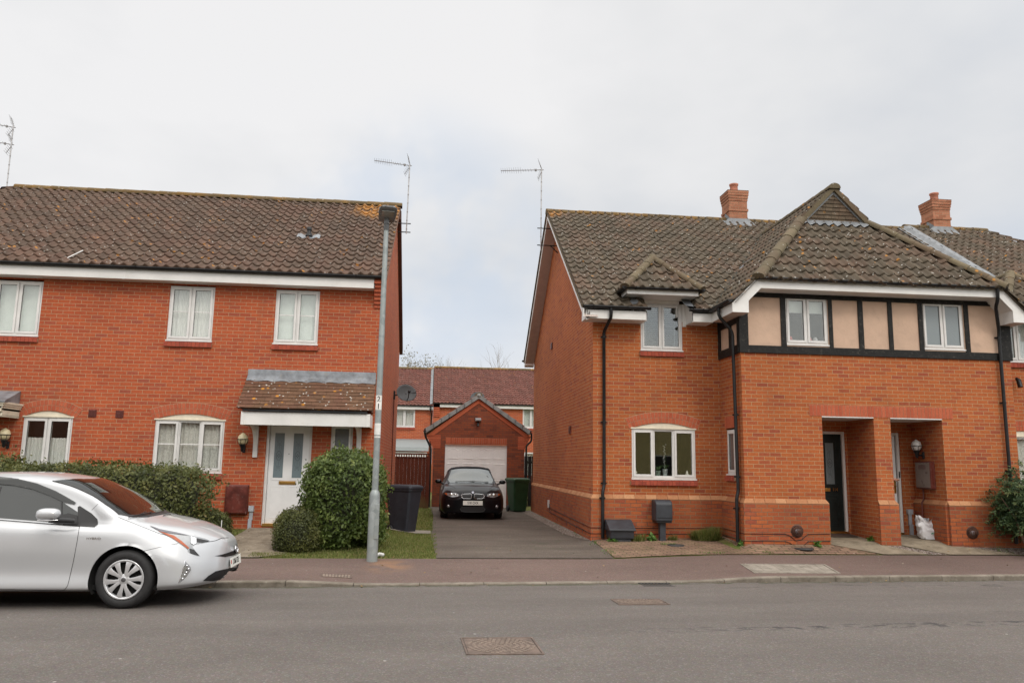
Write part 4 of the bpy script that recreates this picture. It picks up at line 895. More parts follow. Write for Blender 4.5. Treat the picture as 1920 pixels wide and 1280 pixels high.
# things on the inner sill of the ground floor window
pots = [(4.20, .035, .12, (.85, .83, .75), 'small white bottle vase on the inner sill, leftmost', 'bottle'), (4.68, .055, .10, (.42, .58, .48), 'sage green plant pot on the inner sill', 'pot'), (4.83, .055, .13, (.72, .80, .82), 'pale blue pot holding a tall flowering orchid on the inner sill', 'pot'), (5.30, .05, .08, (.85, .83, .75), 'small white ornament on the inner sill at the right', 'ornament')]
mb = MB(); mb.box(4.1, 5.43, YR + .095, YR + .30, 1.36, 1.385); mb.build('inner_sill', WHITE, hr)
GREEN = plain('leaf_green', (.05, .10, .025), .5, var=.3, scale=12); PETAL = plain('petal', (.88, .85, .80), .6)
for x, r, h, c_, lab, cat in pots:
    m_ = plain('glazed_pot', c_, .3); t = thing('plant_pot' if cat == 'pot' else cat, lab, cat, (x, YR + .15, 1.385)); 
    if cat == 'bottle': pr = [(0, 0), (r, 0), (r, h * .6), (r * .45, h * .8), (r * .4, h * 1.25), (r * .5, h * 1.3)]
    elif cat == 'ornament': pr = [(0, 0), (r, 0), (r * .9, h * .5), (r * .4, h * .7), (r * .5, h * 1.0), (0, h * 1.5)]
    else: pr = [(0, 0), (r * .7, 0), (r, h), (r * 1.05, h), (r * .95, h * .9), (0, h * .85)]
    MB().lathe(pr, (x, YR + .15, 1.385), n=16).build('body', m_, t)
    if cat == 'pot':
        mb = MB()
        for i in range(7): a = i * .9; q = Vector((math.cos(a), math.sin(a) * .5, 0)); b_ = Vector((x, YR + .15, 1.385 + h * .9)); mb.add([b_, b_ + q * .05 + Vector((-.01, 0, .08)), b_ + q * .11 + Vector((0, 0, .12 if r < .056 else .1)), b_ + q * .05 + Vector((.012, .01, .07))], [(0, 1, 2, 3)])
        if h > .12: mb.tube([(x, YR + .15, 1.5), (x + .02, YR + .15, 1.75), (x, YR + .18, 1.95), (x - .03, YR + .16, 2.05)], .004, 5)
        mb.build('leaves', GREEN, t)
        if h > .12:
            mb = MB()
            for i in range(14): mb.lathe([(0, -.008), (.016, 0), (0, .008)], (x + random.uniform(-.03, .03), YR + .17, 1.66 + i * .028), n=7)
            mb.build('flowers', PETAL, t)
# doors in the porches
GD = plain('dark_green_door', (.009, .015, .015), .4, var=.2, spec=.3)
dm = MB(); a, b, c, d = D1; dm.box(a + .055, b - .055, YD + .07, YD + .11, c + .045, d - .055)
panel_frame(dm, 8.17, 8.47, 1.23, 2.17, YD + .07); panel_frame(dm, 7.82, 8.10, 1.23, 2.17, YD + .07); panel_frame(dm, 8.17, 8.47, .42, 1.05, YD + .07, .012, .005); dm.box(8.21, 8.43, YD + .065, YD + .07, .48, .98)
door = dm.build('front_door', GD, hr, bevel=.003, label='very dark green front door with an etched glass strip'); mb = MB(); door_frame(mb, a, b, c, d, YD + .02); mb.build('door_frame', WHITE, door, bevel=.003)
for xx in (8.22, 7.87):
    MB().box(xx, xx + .18, YD + .064, YD + .068, 1.27, 2.12).build('pane', DGLASS, door); e = MB(); filigree(e, xx + .09, 1.7, YD + .061); e.build('etching', ETCH, door)
mb = MB(); mb.box(8.03, 8.29, YD + .05, YD + .07, 1.12, 1.185); mb.build('letter_plate', GOLD, door, bevel=.003)
mb = MB(); text_mb(mb, '114', .10, facing_y(8.40, YD + .064, 1.155), depth=.003, xs=.8); mb.build('house_number', GOLD, door)
mb = MB(); mb.box(a + .02, b - .02, YD - .02, YD + .1, c - .02, c + .045); mb.build('threshold', GOLD, door)
sheet('doormat', [(7.75, YD - .42), (8.60, YD - .42), (8.60, YD - .03), (7.75, YD - .03)], garden_z, .03, plain('dark_mat', (.06, .035, .025), .95), .2, None, hr)
a, b, c, d = D2; HG = Matrix.Translation(Vector((9.06, YD + .09, 0))) @ Matrix.Rotation(R(2.2), 4, 'Z')
dm = MB(HG); wd = b - .055 - 9.06; dm.box(0, wd - .012, -.04, 0, c + .045, d - .06); panel_frame(dm, .45, wd - .10, 1.23, 2.17, -.04); panel_frame(dm, .45, wd - .10, .42, 1.05, -.04)
door2 = dm.build('front_door', DW, hr, bevel=.003, label='white front door standing slightly ajar behind the pillar'); mb = MB(); mb.box(b - .055, b, YD + .02, YD + .09, c, d); mb.box(9.03, b - .055, YD + .02, YD + .09, d - .055, d); mb.build('door_frame', WHITE, door2, bevel=.003)
mb = MB(HG); mb.box(wd - .075, wd - .035, -.052, -.04, 1.10, 1.36); mb.tube([(wd - .055, -.052, 1.25), (wd - .055, -.09, 1.25), (wd - .17, -.095, 1.25)], .009, 8); mb.build('door_handle', GOLD, door2)
mb = MB(); mb.box(b - .04, b - .015, YD + .012, YD + .022, 1.42, 1.55); mb.build('lock_keep', BLACKP, door2); mb = MB(); mb.box(9.05, b - .02, YD - .02, YD + .1, c - .02, c + .03); mb.build('threshold', GOLD, door2)
# ---- half timbering of the bay
zb0, zb1, zt0, zt1 = 3.815, 3.965, 4.94, 5.04; mb = MB()

def hole_fix(): pass
# render skin is cut round the two bay windows
B1 = (6.945, 7.83, 4.02, 4.99); B2 = (9.845, 10.735, 4.02, 4.99)
mb = MB(); wall(mb, 6.0, 11.7, 3.84, 4.98, YB - .005, [(*B1[:3], 4.98, 0, .08), (*B2[:3], 4.98, 0, .08)], depth=.08); mb.quad((6.35, YB - .005, 4.98), (11.2, YB - .005, 4.98), (11.2, YB - .005, 5.3), (6.35, YB - .005, 5.3))
for M_ in (LS, rot_wall((11.70, YB, 0), 90)): s = MB(M_); s.quad((0, -.003, 3.84), (YR - YB, -.003, 3.84), (YR - YB, -.003, 4.9), (0, -.003, 4.9)); merge(mb, s)
mb.build('render_panel', REND, hr)
yt0, yt1 = YB - .032, YB - .006; tb = MB(); J = lambda: random.uniform(0, .002)
tb.box(5.968, 11.732, yt0 - .006, yt1, zb0, zb1 - .0)
for xa_, xb_ in ((5.968, 6.155), (6.835, B1[0] - .005), (B1[1] + .005, 7.915), (8.458, 8.562), (9.095, 9.185), (9.745, B2[0] - .005), (B2[1] + .005, 10.835), (11.505, 11.732)): tb.box(xa_, xb_, yt0 - J(), yt1, zb1, zt0)
tb.box(5.968, 11.732, yt0 - .004, yt1, zt0, 4.97); tb.box(6.25, 11.28, yt0 - .004, yt1, 4.97, 5.2)
for xa_, xb_ in ((B1[0] - .005, B1[1] + .005), (B2[0] - .005, B2[1] + .005)): pass
s = MB(LS); s.box(0, 1.118, -.032, -.005, zb0, zb1 + .02); s.box(0, 1.118, -.032, -.005, 4.42, 4.9)
for a_, b_ in ((0, .13), (.60, .72), (1.03, 1.118)): s.box(a_, b_, -.030, -.005, zb1 + .02, 4.42)
merge(tb, s); s = MB(rot_wall((11.70, YB, 0), 90)); s.box(.032, 1.15, -.032, -.005, zb0, zb1); s.box(.032, .16, -.03, -.005, zb1, 4.9); s.box(.16, 1.15, -.032, -.005, 4.4, 4.9); merge(tb, s)
tb.build('timber_framing', TIMB, hr, bevel=.003)
window(hr, *B1[:3], 4.985, YB, 2, False, 'halfblind', glass=GLASS, bs=False); window(hr, *B2[:3], 4.985, YB, 2, False, None, glass=FROST, bs=False)
for x, c_, lab in ((7.10, (.55, .12, .11), 'small pink and red item on the inner sill of the left bay window'), (7.50, (.6, .2, .2), 'red striped tub on the inner sill of the left bay window'), (7.63, (.5, .5, .52), 'white tub on the inner sill of the left bay window')):
    tag(MB().lathe([(0, 0), (.045, 0), (.05, .07), (.03, .12), (0, .13)], (x, YB + .16, 4.07), n=12).build('tub', plain('tub_plastic', c_, .4)), lab, 'tub')
mb = MB(); mb.box(6.95, 7.82, YB + .09, YB + .24, 4.04, 4.07); mb.build('inner_sill', WHITE, hr)
# ---- roofs
rf = MB(); sl = math.hypot(RYR - EY, RZR - EZ); V = (0, RYR - EY, RZR - EZ); k_ = (15.86 - EY) / (RYR - EY) * sl
x0_ = 2.955
tiles(rf, (0, EY - .03, EZ), (1, 0, 0), V, sl, lambda v: (x0_, 4.305)); tiles(rf, (0, EY - .03, EZ), (1, 0, 0), V, sl, lambda v: (4.305, 5.33), v0=.60); tiles(rf, (0, EY - .03, EZ), (1, 0, 0), V, sl, lambda v: (5.33, 12.30))
tiles(rf, (0, EY - .03, EZ), (1, 0, 0), V, sl, lambda v: (12.30, 13.325), v0=.60); tiles(rf, (0, EY - .03, EZ), (1, 0, 0), V, sl, lambda v: (13.325, 13.42))
tiles(rf, (0, EY - .03, EZ + .05), (1, 0, 0), V, sl, lambda v: (13.42, 15.85 + (sl - v) * .62))
rf.quad((x0_, RYR, RZR), (15.85, RYR, RZR), (19.5, 25.5, 4.9), (x0_, 25.5, 4.95)); rf.quad((x0_, RYR, RZR - .05), (15.85, RYR, RZR - .05), (19.5, 25.5, 4.82), (x0_, 25.5, 4.87))
rf.add([(15.85, RYR, RZR), (19.6, 25.5, 4.9), (19.6, 15.3, 4.8)], [(0, 1, 2)])
roof = rf.build('roof', TILE_R, hr, attr=True)
for a_, b_, r_ in (((x0_ - .02, RYR, RZR + .02), (13.42, RYR, RZR + .02), .125), ((13.38, RYR, RZR + .085), (15.9, RYR, RZR + .085), .13), ((17.0, 19.3, RZR - .95), (19.6, 15.3, 4.9), .12)): caps(MB(), a_, b_, r_, .45).build('ridge_tiles', CAP_L, roof, attr=True)
# bay roof
ZB_ = 5.21; xl, xr = 6.19, 11.33; AX = (xl + xr) / 2; ZG = 6.97; AP = ZB_ + (AX - xl); q2 = math.sqrt(2); br = MB()
def y_back(z): return EY + (z - EZ) / SR + .03
def ufl(v):
    z = 4.74 + v / q2; a = 14.17 if z < ZB_ else (14.17 + (z - ZB_) if z < ZG else 15.86); return (a, max(a, y_back(z)))
tiles(br, (AX - (AP - 4.74), 0, 4.74), (0, 1, 0), (1, 0, 1), (AP - 4.74) * q2, ufl)
tiles(br, (AX + (AP - 4.74), 0, 4.74), (0, 1, 0), (-1, 0, 1), (AP - 4.74) * q2, ufl)
tiles(br, (0, 14.17, ZB_), (1, 0, 0), (0, 1, 1), (ZG - ZB_) * q2, lambda v: (xl + v / q2, xr - v / q2))
brf = br.build('bay_roof', TILE_R, hr, attr=True)
hy = 14.17 + ZG - ZB_; hx = ZG - ZB_
caps(cp_ := MB(), (xl - .02, 14.13, ZB_ + .03), (xl + hx + .06, hy + .02, ZG + .11), .125, .42); cp_.build('hip_tiles', CAP_T, brf, attr=True); caps(cp_ := MB(), (xr + .02, 14.13, ZB_ + .03), (xr - hx - .06, hy + .02, ZG + .11), .125, .42); cp_.build('hip_tiles', CAP_T, brf, attr=True); caps(cp_ := MB(), (AX, 15.80, AP + .03), (AX, y_back(AP) + .1, AP + .03), .125, .42)
cp_.lathe([(0, -.04), (.10, -.03), (.13, .02), (.13, .10)], (AX, 15.78, AP), 'y', 14) if False else None
cp_.build('ridge_tiles', CAP_T, brf, attr=True)
gx0, gx1 = xl + hx, xr - hx; gy = 15.93; gb = MB()
# hung tiles in the gablet
nrow = 8; gh = AP - ZG - .10
for r_ in range(nrow):
    z0 = ZG + .02 + gh * r_ / nrow; z1 = z0 + gh / nrow + .02; wL = (gx1 - gx0) / 2 * (1 - (r_ + .15) / nrow) - .05; x = AX - wL - (r_ % 2) * .08
    while x < AX + wL:
        a_, b_ = max(x, AX - wL), min(x + .16, AX + wL); x += .165
        if b_ - a_ > .02: jj = random.uniform(0, .006); gb.add([(a_, gy - .03 - jj, z0), (b_, gy - .03 - jj, z0), (b_, gy - .008, z1), (a_, gy - .008, z1), (a_, gy - .01, z0), (b_, gy - .01, z0)], [(0, 1, 2, 3), (4, 5, 1, 0)])
gb.add([(gx0, gy, ZG - .02), (gx1, gy, ZG - .02), (AX, gy, AP - .02)], [(0, 1, 2)]); gb.build('gablet_tiles', GABT, brf, attr=True)
lb = MB()
for sgn in (1, -1):
    P0 = Vector((AX + sgn * (AX - gx0), gy - .035, ZG)); P1 = Vector((AX, gy - .035, AP)); dd = Vector((-sgn * .085, 0, -.02)); lb.add([P0, P1, P1 + Vector((0, 0, -.13)), P0 + Vector((-sgn * .13, 0, 0))], [(0, 1, 2, 3)])
P = [[], []]
for i in range(37): x = gx0 - .05 + (gx1 - gx0 + .1) * i / 36; P[0].append((x, gy - .03, ZG + .06)); P[1].append((x, gy - .16 - .02 * math.sin(x / .205 * 2 * math.pi), ZG - .07 + .025 * math.sin(x / .205 * 2 * math.pi)))
lb.grid(P); lb.build('lead_flashing', LEAD, brf)
vg = MB()
for sgn in (1, -1):
    for (za, zb_) in ((ZG - .05, AP + .01),):
        a_ = Vector((AX + sgn * (AP - za), 15.84, za)); b_ = Vector((AX, 15.84, zb_)); o_ = Vector((0, .09, 0)); dn_ = Vector((-sgn * .05, 0, -.05)) * .9; up_ = Vector((sgn * .03, 0, .03)); vg.add([a_ + dn_, b_ + Vector((0, 0, -.07)), b_ + Vector((0, 0, .05)), a_ + up_, a_ + dn_ + o_, b_ + Vector((0, 0, -.07)) + o_, b_ + Vector((0, 0, .05)) + o_, a_ + up_ + o_], [(0, 1, 2, 3), (0, 1, 5, 4), (3, 2, 6, 7), (0, 3, 7, 4)])
vg.build('verge_tiles', CAP_T, brf, attr=True)
# valleys: dark lead gutters under the meeting slopes
vm = MB()
for sgn in (1, -1):
    for i in range(14):
        z0, z1 = 4.82 + (AP - 4.85) * i / 14, 4.82 + (AP - 4.85) * (i + 1) / 14; f_ = lambda z, o_: (AX + sgn * (AP - z) + sgn * o_, y_back(z) - .05 - abs(o_) * .4, z + .045 + (.0 if o_ == 0 else -.01)); vm.quad(f_(z0, .0), f_(z1, .0), f_(z1, .10), f_(z0, .10))
vm.build('valley_gutter', plain('valley_dark', (.03, .028, .02), .9, dirt=(.05, .07, .02, .5)), roof)
# stepped lead between the two roof levels on the right
lm = MB(); P = []; n = 40; Vn = Vector(V).normalized(); Nn = Vector((0, -Vn.z, Vn.y))
for i in range(n + 1):
    v = sl * i / n; o_ = Vector((0, EY - .03, EZ)) + Vn * v; st = .012 * ((v / .3) % 1); P.append([tuple(o_ + Vector((x, 0, 0)) + Nn * (h + st)) for x, h in ((13.12, .055), (13.2, .05), (13.30, .045), (13.38, .11), (13.50, .125), (13.58, .10))])
lm.grid(P, smooth=False); lm.build('lead_flashing', LEAD, roof)
# gable verge: boards, soffit, box ends
fb = MB(); sf = MB()
def slope_z(y): return EZ + SR * (y - EY) if y < RYR else RZR - SR * (y - RYR)
for ya, yb_ in ((EY - .04, RYR), (RYR, 25.45)):
    za, zb2 = slope_z(ya), slope_z(yb_)
    fb.prism([(ya, za - .02), (yb_, zb2 - .02), (yb_, zb2 - .20), (ya, za - .20)], 'x', 2.975, 2.995)
    sf.prism([(ya, za - .19), (yb_, zb2 - .19), (yb_, zb2 - .20), (ya, za - .20)], 'x', 2.995, XA); sf.build('soffit', SOFF, hr); sf = MB()
    rf2 = MB(); rf2.prism([(ya, za + .035), (yb_, zb2 + .035), (yb_, zb2 - .02), (ya, za - .02)], 'x', 2.94, 2.975); rf2.build('verge', CAP_T, roof, attr=True)
# front box end at the foot of the verge
fb.prism([(15.37, 4.53), (15.37, 4.70), (15.75, 4.98), (15.80, 4.53)], 'x', 3.04, 3.06); fb.add([(3.04, 15.35, 4.49), (3.04, 15.37, 4.72), (3.12, 15.35, 4.70), (3.12, 15.35, 4.53)], [(0, 1, 2, 3)])
def fascia_run(x0, x1, ends=(True, True)):
    fb.box(x0, x1, 15.35, 15.37, 4.53, 4.71); fb.box(x0, x1, 15.37, YR, 4.53, 4.545)
    for e, x in zip(ends, (x0, x1)):
        if e: s_ = .02 if x == x0 else -.02; fb.prism([(15.35, 4.52), (15.35, 4.71), (15.5, 4.82), (YR, 4.98), (YR, 4.53)], 'x', x, x + s_)
fascia_run(3.06, 4.32); fascia_run(5.27, 5.72, (True, False)); fascia_run(11.82, 12.30, (False, True)); fascia_run(13.32, XE, (True, False))
fb.prism([(25.3, 4.78), (25.45, 4.78), (25.45, 5.0), (25.0, 5.2), (25.3, 4.9)], 'x', 2.98, 3.27)
# bay boards: level fascia, sloping barge returns, side fascia
fy0, fy1 = 14.235, 14.255
fb.box(6.27, 2 * AX - 6.27, fy0, fy1, 5.03, 5.20); fb.box(6.27, 2 * AX - 6.27, fy1, YB - .01, 5.03, 5.045)
for sg in (0, 1):
    X = (lambda x: x) if sg == 0 else (lambda x: 2 * AX - x)
    poly = [(X(5.685), 4.535), (X(6.015), 4.535), (X(6.015), 4.77), (X(6.275), 5.03), (X(6.275), 5.20), (X(6.17), 5.20), (X(5.685), 4.715)]
    fb.prism(poly, 'y', fy0 - .006, fy1)
    fb.quad((X(6.015), fy1, 4.77), (X(6.275), fy1, 5.03), (X(6.275), YB - .01, 5.03), (X(6.015), YB - .01, 4.77)); fb.quad((X(6.015), fy1, 4.535), (X(6.015), fy1, 4.77), (X(6.015), YB - .0, 4.77), (X(6.015), YB - .0, 4.535))
    fb.prism([(fy1, 4.535), (fy1, 4.72), (15.36, 4.72), (15.36, 4.535)], 'x', min(X(5.69), X(5.71)), max(X(5.69), X(5.71))); sf.box(min(X(5.71), X(6.0)), max(X(5.71), X(6.0)), fy1, 15.37, 4.535, 4.55); sf.build('soffit', SOFF, hr); sf = MB()
fb.build('fascia', FASC, hr, bevel=.003)
for run in ([(2.97, 15.29, 4.785), (4.38, 15.29, 4.785)], [(5.20, 15.29, 4.785), (5.62, 15.29, 4.785)], [(12.0, 15.29, 4.785), (12.36, 15.29, 4.785)], [(13.2, 15.29, 4.785), (XE, 15.29, 4.785)], [(6.2, 14.17, 5.235), (11.36, 14.17, 5.235)], [(5.63, 15.30, 4.775), (5.63, 14.17, 4.775)], [(2 * AX - 5.63, 14.17, 4.775), (2 * AX - 5.63, 15.30, 4.775)], [(2.9, 25.5, 4.97), (3.3, 25.5, 4.97)]): gutter(MB(), *run).build('gutter', BLACKP, hr) if False else (lambda g_: (gutter(g_, *run), g_.build('gutter', BLACKP, hr)))(MB())
downpipe(hr, [(3.55, 15.29, 4.76), (3.55, 15.29, 4.62), (3.55, 15.32, 4.55), (3.50, 15.74, 4.33), (3.50, 15.74, 1.18), (3.46, 15.70, 1.05), (3.46, 15.70, .14)], [(3.50, 15.74, 4.22), (3.50, 15.74, 2.45), (3.50, 15.74, 1.22), (3.46, 15.70, .93)])
downpipe(hr, [(5.63, 14.80, 4.75), (5.63, 14.80, 4.55), (5.86, 14.80, 4.30), (5.90, 14.80, 4.2), (5.93, 14.80, 1.12), (5.885, 14.78, 1.0), (5.885, 14.78, .17)], [(5.93, 14.80, 2.6), (5.93, 14.8, 1.4), (5.885, 14.78, .8)])
downpipe(hr, [(11.17, 14.17, 5.21), (11.17, 14.19, 4.97), (11.20, 14.30, 4.85), (11.43, 14.56, 4.42), (11.43, 14.575, 4.2), (11.43, 14.575, 1.1), (11.43, 14.55, .98), (11.43, 14.55, .2)], [(11.43, 14.575, 4.28), (11.43, 14.575, 2.95), (11.43, 14.575, 1.6)])
# dormers
def dormer(X):
    e0, e1 = X(3.80), X(5.44); e0, e1 = min(e0, e1), max(e0, e1); ax = (e0 + e1) / 2; zE, yE = 5.165, 15.17; h = (e1 - e0) / 2; zA = zE + h; d_ = MB()
    tiles(d_, (0, yE, zE), (1, 0, 0), (0, 1, 1), h * q2, lambda v: (e0 + v / q2, e1 - v / q2), gauge=.29)
    for sgn, xe in ((1, e0), (-1, e1)): tiles(d_, (xe, 0, zE), (0, 1, 0), (sgn, 0, 1), h * q2, lambda v: (yE + v / q2, y_back(zE + v / q2) + .03), gauge=.29)
    dr = d_.build('dormer_roof', TILE_R, hr, attr=True)
    c_ = MB(); caps(c_, (e0 - .01, yE - .03, zE + .03), (ax, yE + h, zA + .07), .10, .36); caps(c_, (e1 + .01, yE - .03, zE + .03), (ax, yE + h, zA + .07), .10, .36); caps(c_, (ax, yE + h - .06, zA + .03), (ax, y_back(zA) + .1, zA + .03), .10, .4); c_.build('hip_tiles', CAP_T, dr, attr=True)
    f_ = MB(); f_.box(e0 + .07, e1 - .07, yE + .06, yE + .08, 5.045, 5.15); f_.box(e0 + .07, e1 - .07, yE + .08, YR - .02, 5.045, 5.058); f_.box(e0 + .07, e0 + .09, yE + .08, YR - .0, 5.045, 5.15); f_.box(e1 - .09, e1 - .07, yE + .08, YR, 5.045, 5.15)
    f_.box(ax - .51, ax + .51, YR - .035, YR + .01, 4.975, 5.045); f_.box(ax - .49, ax - .465, YR - .02, YR + .12, 4.70, 5.0); f_.box(ax + .455, ax + .48, YR - .02, YR + .12, 4.70, 5.0)
    f_.box(ax + .585, ax + .66, YR - .012, YR + .10, 4.50, 4.98) if X(4.3) < 9 else f_.box(ax - .66, ax - .585, YR - .012, YR + .10, 4.50, 4.98)
    f_.build('dormer_fascia', FASC, dr, bevel=.003)
    g_ = MB(); gutter(g_, (e0 - .02, yE - .0, zE + .01), (e1 + .02, yE - .0, zE + .01), .05); g_.build('dormer_gutter', BLACKP, dr); g_ = MB(); gutter(g_, (e0 + .0, 15.62, zE + .01), (e0 + .0, yE - .03, zE + .01), .05); g_.build('dormer_gutter', BLACKP, dr); g_ = MB(); gutter(g_, (e1, yE - .03, zE + .01), (e1, 15.62, zE + .01), .05); g_.build('dormer_gutter', BLACKP, dr)
    l_ = MB()
    for sgn, xw in ((-1, ax - .48), (1, ax + .48)):
        P = []
        for i in range(7): y = 15.36 + .5 * i / 6; z = EZ + SR * (y - EY) + .05; P.append([(xw, y, z + .05), (xw + sgn * .05, y, z + .015), (xw + sgn * .20, y - .03, z + .012 * math.sin(i * 2) - .005)])
        l_.grid(P)
    l_.build('lead_soaker', LEADD, dr)
dormer(lambda x: x); dormer(lambda x: mir(x) + .0)
# chimneys
def chimney(x0, x1, y0, y1, zt, label):
    b_ = MB(); b_.box(x0, x1, y0, y1, 7.9, zt - .32)
    b_.box(x0 - .022, x1 + .022, y0 - .022, y1 + .022, zt - .62, zt - .55)
    for i, o_ in enumerate((.012, .024, .036)): b_.box(x0 - o_, x1 + o_, y0 - o_, y1 + o_, zt - .32 + i * .076, zt - .248 + i * .076)
    b_.box(x0 - .042, x1 + .042, y0 - .042, y1 + .042, zt - .092, zt - .02)
    c_ = b_.build('chimney', STACK, hr); cx_, cy_ = (x0 + x1) / 2, (y0 + y1) / 2
    MB().lathe([(.13, -.03), (.125, .0), (.115, .02), (.105, .20), (.125, .215), (.128, .26), (.10, .265), (.09, .2)], (cx_, cy_, zt), n=20).build('chimney_pot', plain('terracotta_pot', (.36, .14, .09), .75, var=.15), c_)
    m_ = MB(); m_.add([(x0 - .05, y0 - .05, zt), (x1 + .05, y0 - .05, zt), (x1 + .05, y1 + .05, zt), (x0 - .05, y1 + .05, zt), (cx_, cy_, zt + .05)], [(0, 1, 4), (1, 2, 4), (2, 3, 4), (3, 0, 4)])
    for v_ in range(len(m_.v)): p = m_.v[v_]; m_.v[v_] = (p[0], p[1], p[2] - .02)
    m_.build('flaunching', MORT, c_)
    z_ = lambda y: EZ + SR * (min(y, RYR) - EY) + (.06 if x0 > 13 else 0); l_ = MB(); P = [[], [], []]
    for i in range(13): x = x0 - .16 + (x1 - x0 + .32) * i / 12; w_ = .012 * math.sin(i * 2.2); P[0].append((min(max(x, x0 - .01), x1 + .01), y0 - .012, z_(y0) + .20)); P[1].append((x, y0 - .03, z_(y0) + .075)); P[2].append((x + .02, y0 - .17 + w_ * 2, z_(y0 - .17) + .062 + w_))
    l_.grid(P)
    for xx, s_ in ((x0, -1), (x1, 1)): l_.add([(xx + s_ * .012, y0 - .01, z_(y0) + .22), (xx + s_ * .012, RYR, z_(RYR) + .22), (xx + s_ * .02, RYR, z_(RYR) + .06), (xx + s_ * .02, y0, z_(y0) + .05), (xx + s_ * .17, RYR, z_(RYR) + .07), (xx + s_ * .17, y0 - .05, z_(y0 - .05) + .06)], [(0, 1, 2, 3), (3, 2, 4, 5)])
    l_.build('lead_apron', LEAD, c_)
chimney(8.06, 8.58, 20.2, 20.75, 9.27, 'a'); chimney(14.12, 14.64, 20.2, 20.75, 9.32, 'b')
# small pipe vent in the bay's left slope
mb = MB(); p = Vector((7.15, 17.2, 6.25)); mb.add([p + Vector((-.12, -.15, -.10)), p + Vector((-.12, .15, -.10)), p + Vector((.14, .15, .16)), p + Vector((.14, -.15, .16))], [(0, 1, 2, 3)]); mb.build('vent_flashing', LEADD, brf)

# ---- fixtures on the right-hand block
MC = plain('charcoal_gas_box', (.030, .034, .042), .5, var=.15)
zg = garden_z(4.6, 15.4); t = thing('gas_meter_box', 'tall charcoal meter box on a square post against the orange plinth', 'meter box', (4.63, 15.5, zg)); MB().box(4.57, 4.69, 15.48, 15.60, zg - .03, .55).build('post', MC, t, bevel=.008)
mb = MB(); mb.prism([(15.40, .50), (15.40, .84), (15.45, .895), (15.55, .915), (15.73, .915), (15.73, .50)], 'x', 4.47, 4.81); mb.build('box', MC, t, bevel=.022); mb = MB(); mb.box(4.485, 4.795, 15.394, 15.40, .565, .575); mb.box(4.49, 4.79, 15.41, 15.7, .47, .50); mb.build('seam', BLACKP, t)
zg = garden_z(3.8, 15.4); t = thing('storage_box', 'low charcoal box with a sloping lid at the foot of the left downpipe', 'box', (3.76, 15.5, zg)); mb = MB(); mb.prism([(15.33, zg + .06), (15.30, zg + .22), (15.70, zg + .22), (15.70, zg + .06)], 'x', 3.53, 4.0); mb.prism([(15.36, zg - .02), (15.36, zg + .06), (15.68, zg + .06), (15.68, zg - .02)], 'x', 3.58, 3.95); mb.build('body', MC, t, bevel=.015)
mb = MB(); mb.prism([(15.27, zg + .21), (15.27, zg + .245), (15.60, zg + .40), (15.72, zg + .41), (15.72, zg + .21)], 'x', 3.50, 4.03); mb.build('lid', MC, t, bevel=.012)
DUST = plain('rusted_wire', (.10, .045, .03), .6, metal=.3, var=.3, scale=10)
for x, lab in ((6.99, 'domed rusty flue guard low on the brick left of the black door'), (10.56, 'domed rusty flue guard low on the brick right of the porches')):
    t = thing('flue_guard', lab, 'flue guard', (x, YB - .05, .40), 'rusty flue guards on the plinth'); y = YB - .05; mb = MB()
    for k in range(5): a = .2 + k * .30; mb.lathe([(.105 * math.cos(a) + .003, -.10 * math.sin(a)), (.105 * math.cos(a) - .003, -.10 * math.sin(a) - .004), (.105 * math.cos(a) - .003, -.10 * math.sin(a) + .004)], (x, y, .40), 'y', 20)
    for k in range(10):
        a = k * math.pi / 10
        mb.tube([(x + .107 * math.cos(a) * math.cos(b_), y - .10 * math.sin(b_), .40 + .107 * math.sin(a) * math.cos(b_)) for b_ in np.linspace(0, math.pi, 9)], .0035, 5)
    mb.lathe([(.10, 0), (.125, -.004), (.125, .006), (.10, .006)], (x, y, .40), 'y', 20); mb.build('cage', DUST, t)
    MB().lathe([(0, -.06), (.03, -.06), (.04, -.05), (.04, .01)], (x, y, .40), 'y', 14).build('flue_pipe', GREYP, t)
    MB().lathe([(0, -.003), (.1, -.003)], (x, y, .40), 'y', 20).build('back_plate', DUST, t)
wall_lamp(10.12, 15.30, 2.08, 'white globe lamp with motion sensor on the side wall of the right-hand porch', GLOBW, out=(-1, 0))
PM = rot_wall((10.12, 15.47, 0), -90)
SHEENDOOR = plain('painted_sheen_face', (.16, .12, .10), .3, var=.1)  # light reflecting off the cabinet door is put into this paler colour
meter(0, .5, 1.22, 1.76, 0, 'meter cabinet with a painted-on pale sheen mounted inside the right-hand porch under the globe lamp', PM, SHEENDOOR)
mb = MB(); mb.tube([(10.09, 15.35, 1.22), (10.09, 15.35, 1.0), (10.045, 15.35, .93), (10.045, 15.35, .28)], .016, 8); tag(mb.build('conduit_pipe', BROWNM), 'thin brown pipe running down below the meter cabinet in the porch', 'pipe')
mb = MB(); mb.box(9.90, 10.01, YD - .07, YD - .05 + .05, .68, .78); mb.box(9.925, 9.99, YD - .05, YD, .45, .68); mb.box(9.94, 10.01, YD - .05, YD, .24, .47); tag(mb.build('cable_cover', GREYP, bevel=.004), 'grey plastic cable cover in the back corner of the right-hand porch', 'cable cover')
mb = MB(); mb.box(XA - .085, XA - .05, 21.33, 21.45, .42, .62); tag(mb.build('junction_box', WHITE), 'small white junction box low on the gable wall', 'junction box')
for y, z, lab in ((18.4, 2.40, 'small brown vent low on the gable wall'), (21.4, 4.86, 'small brown vent high on the gable wall')):
    s = MB(rot_wall((XA, y, 0), -90)); s.box(-.1, .1, -.03, 0, z - .09, z + .09); [s.box(-.09, .09, -.04, -.03, z - .08 + i * .04, z - .06 + i * .04) for i in range(4)]; tag(s.build('wall_vent', BROWNM), lab, 'vent')
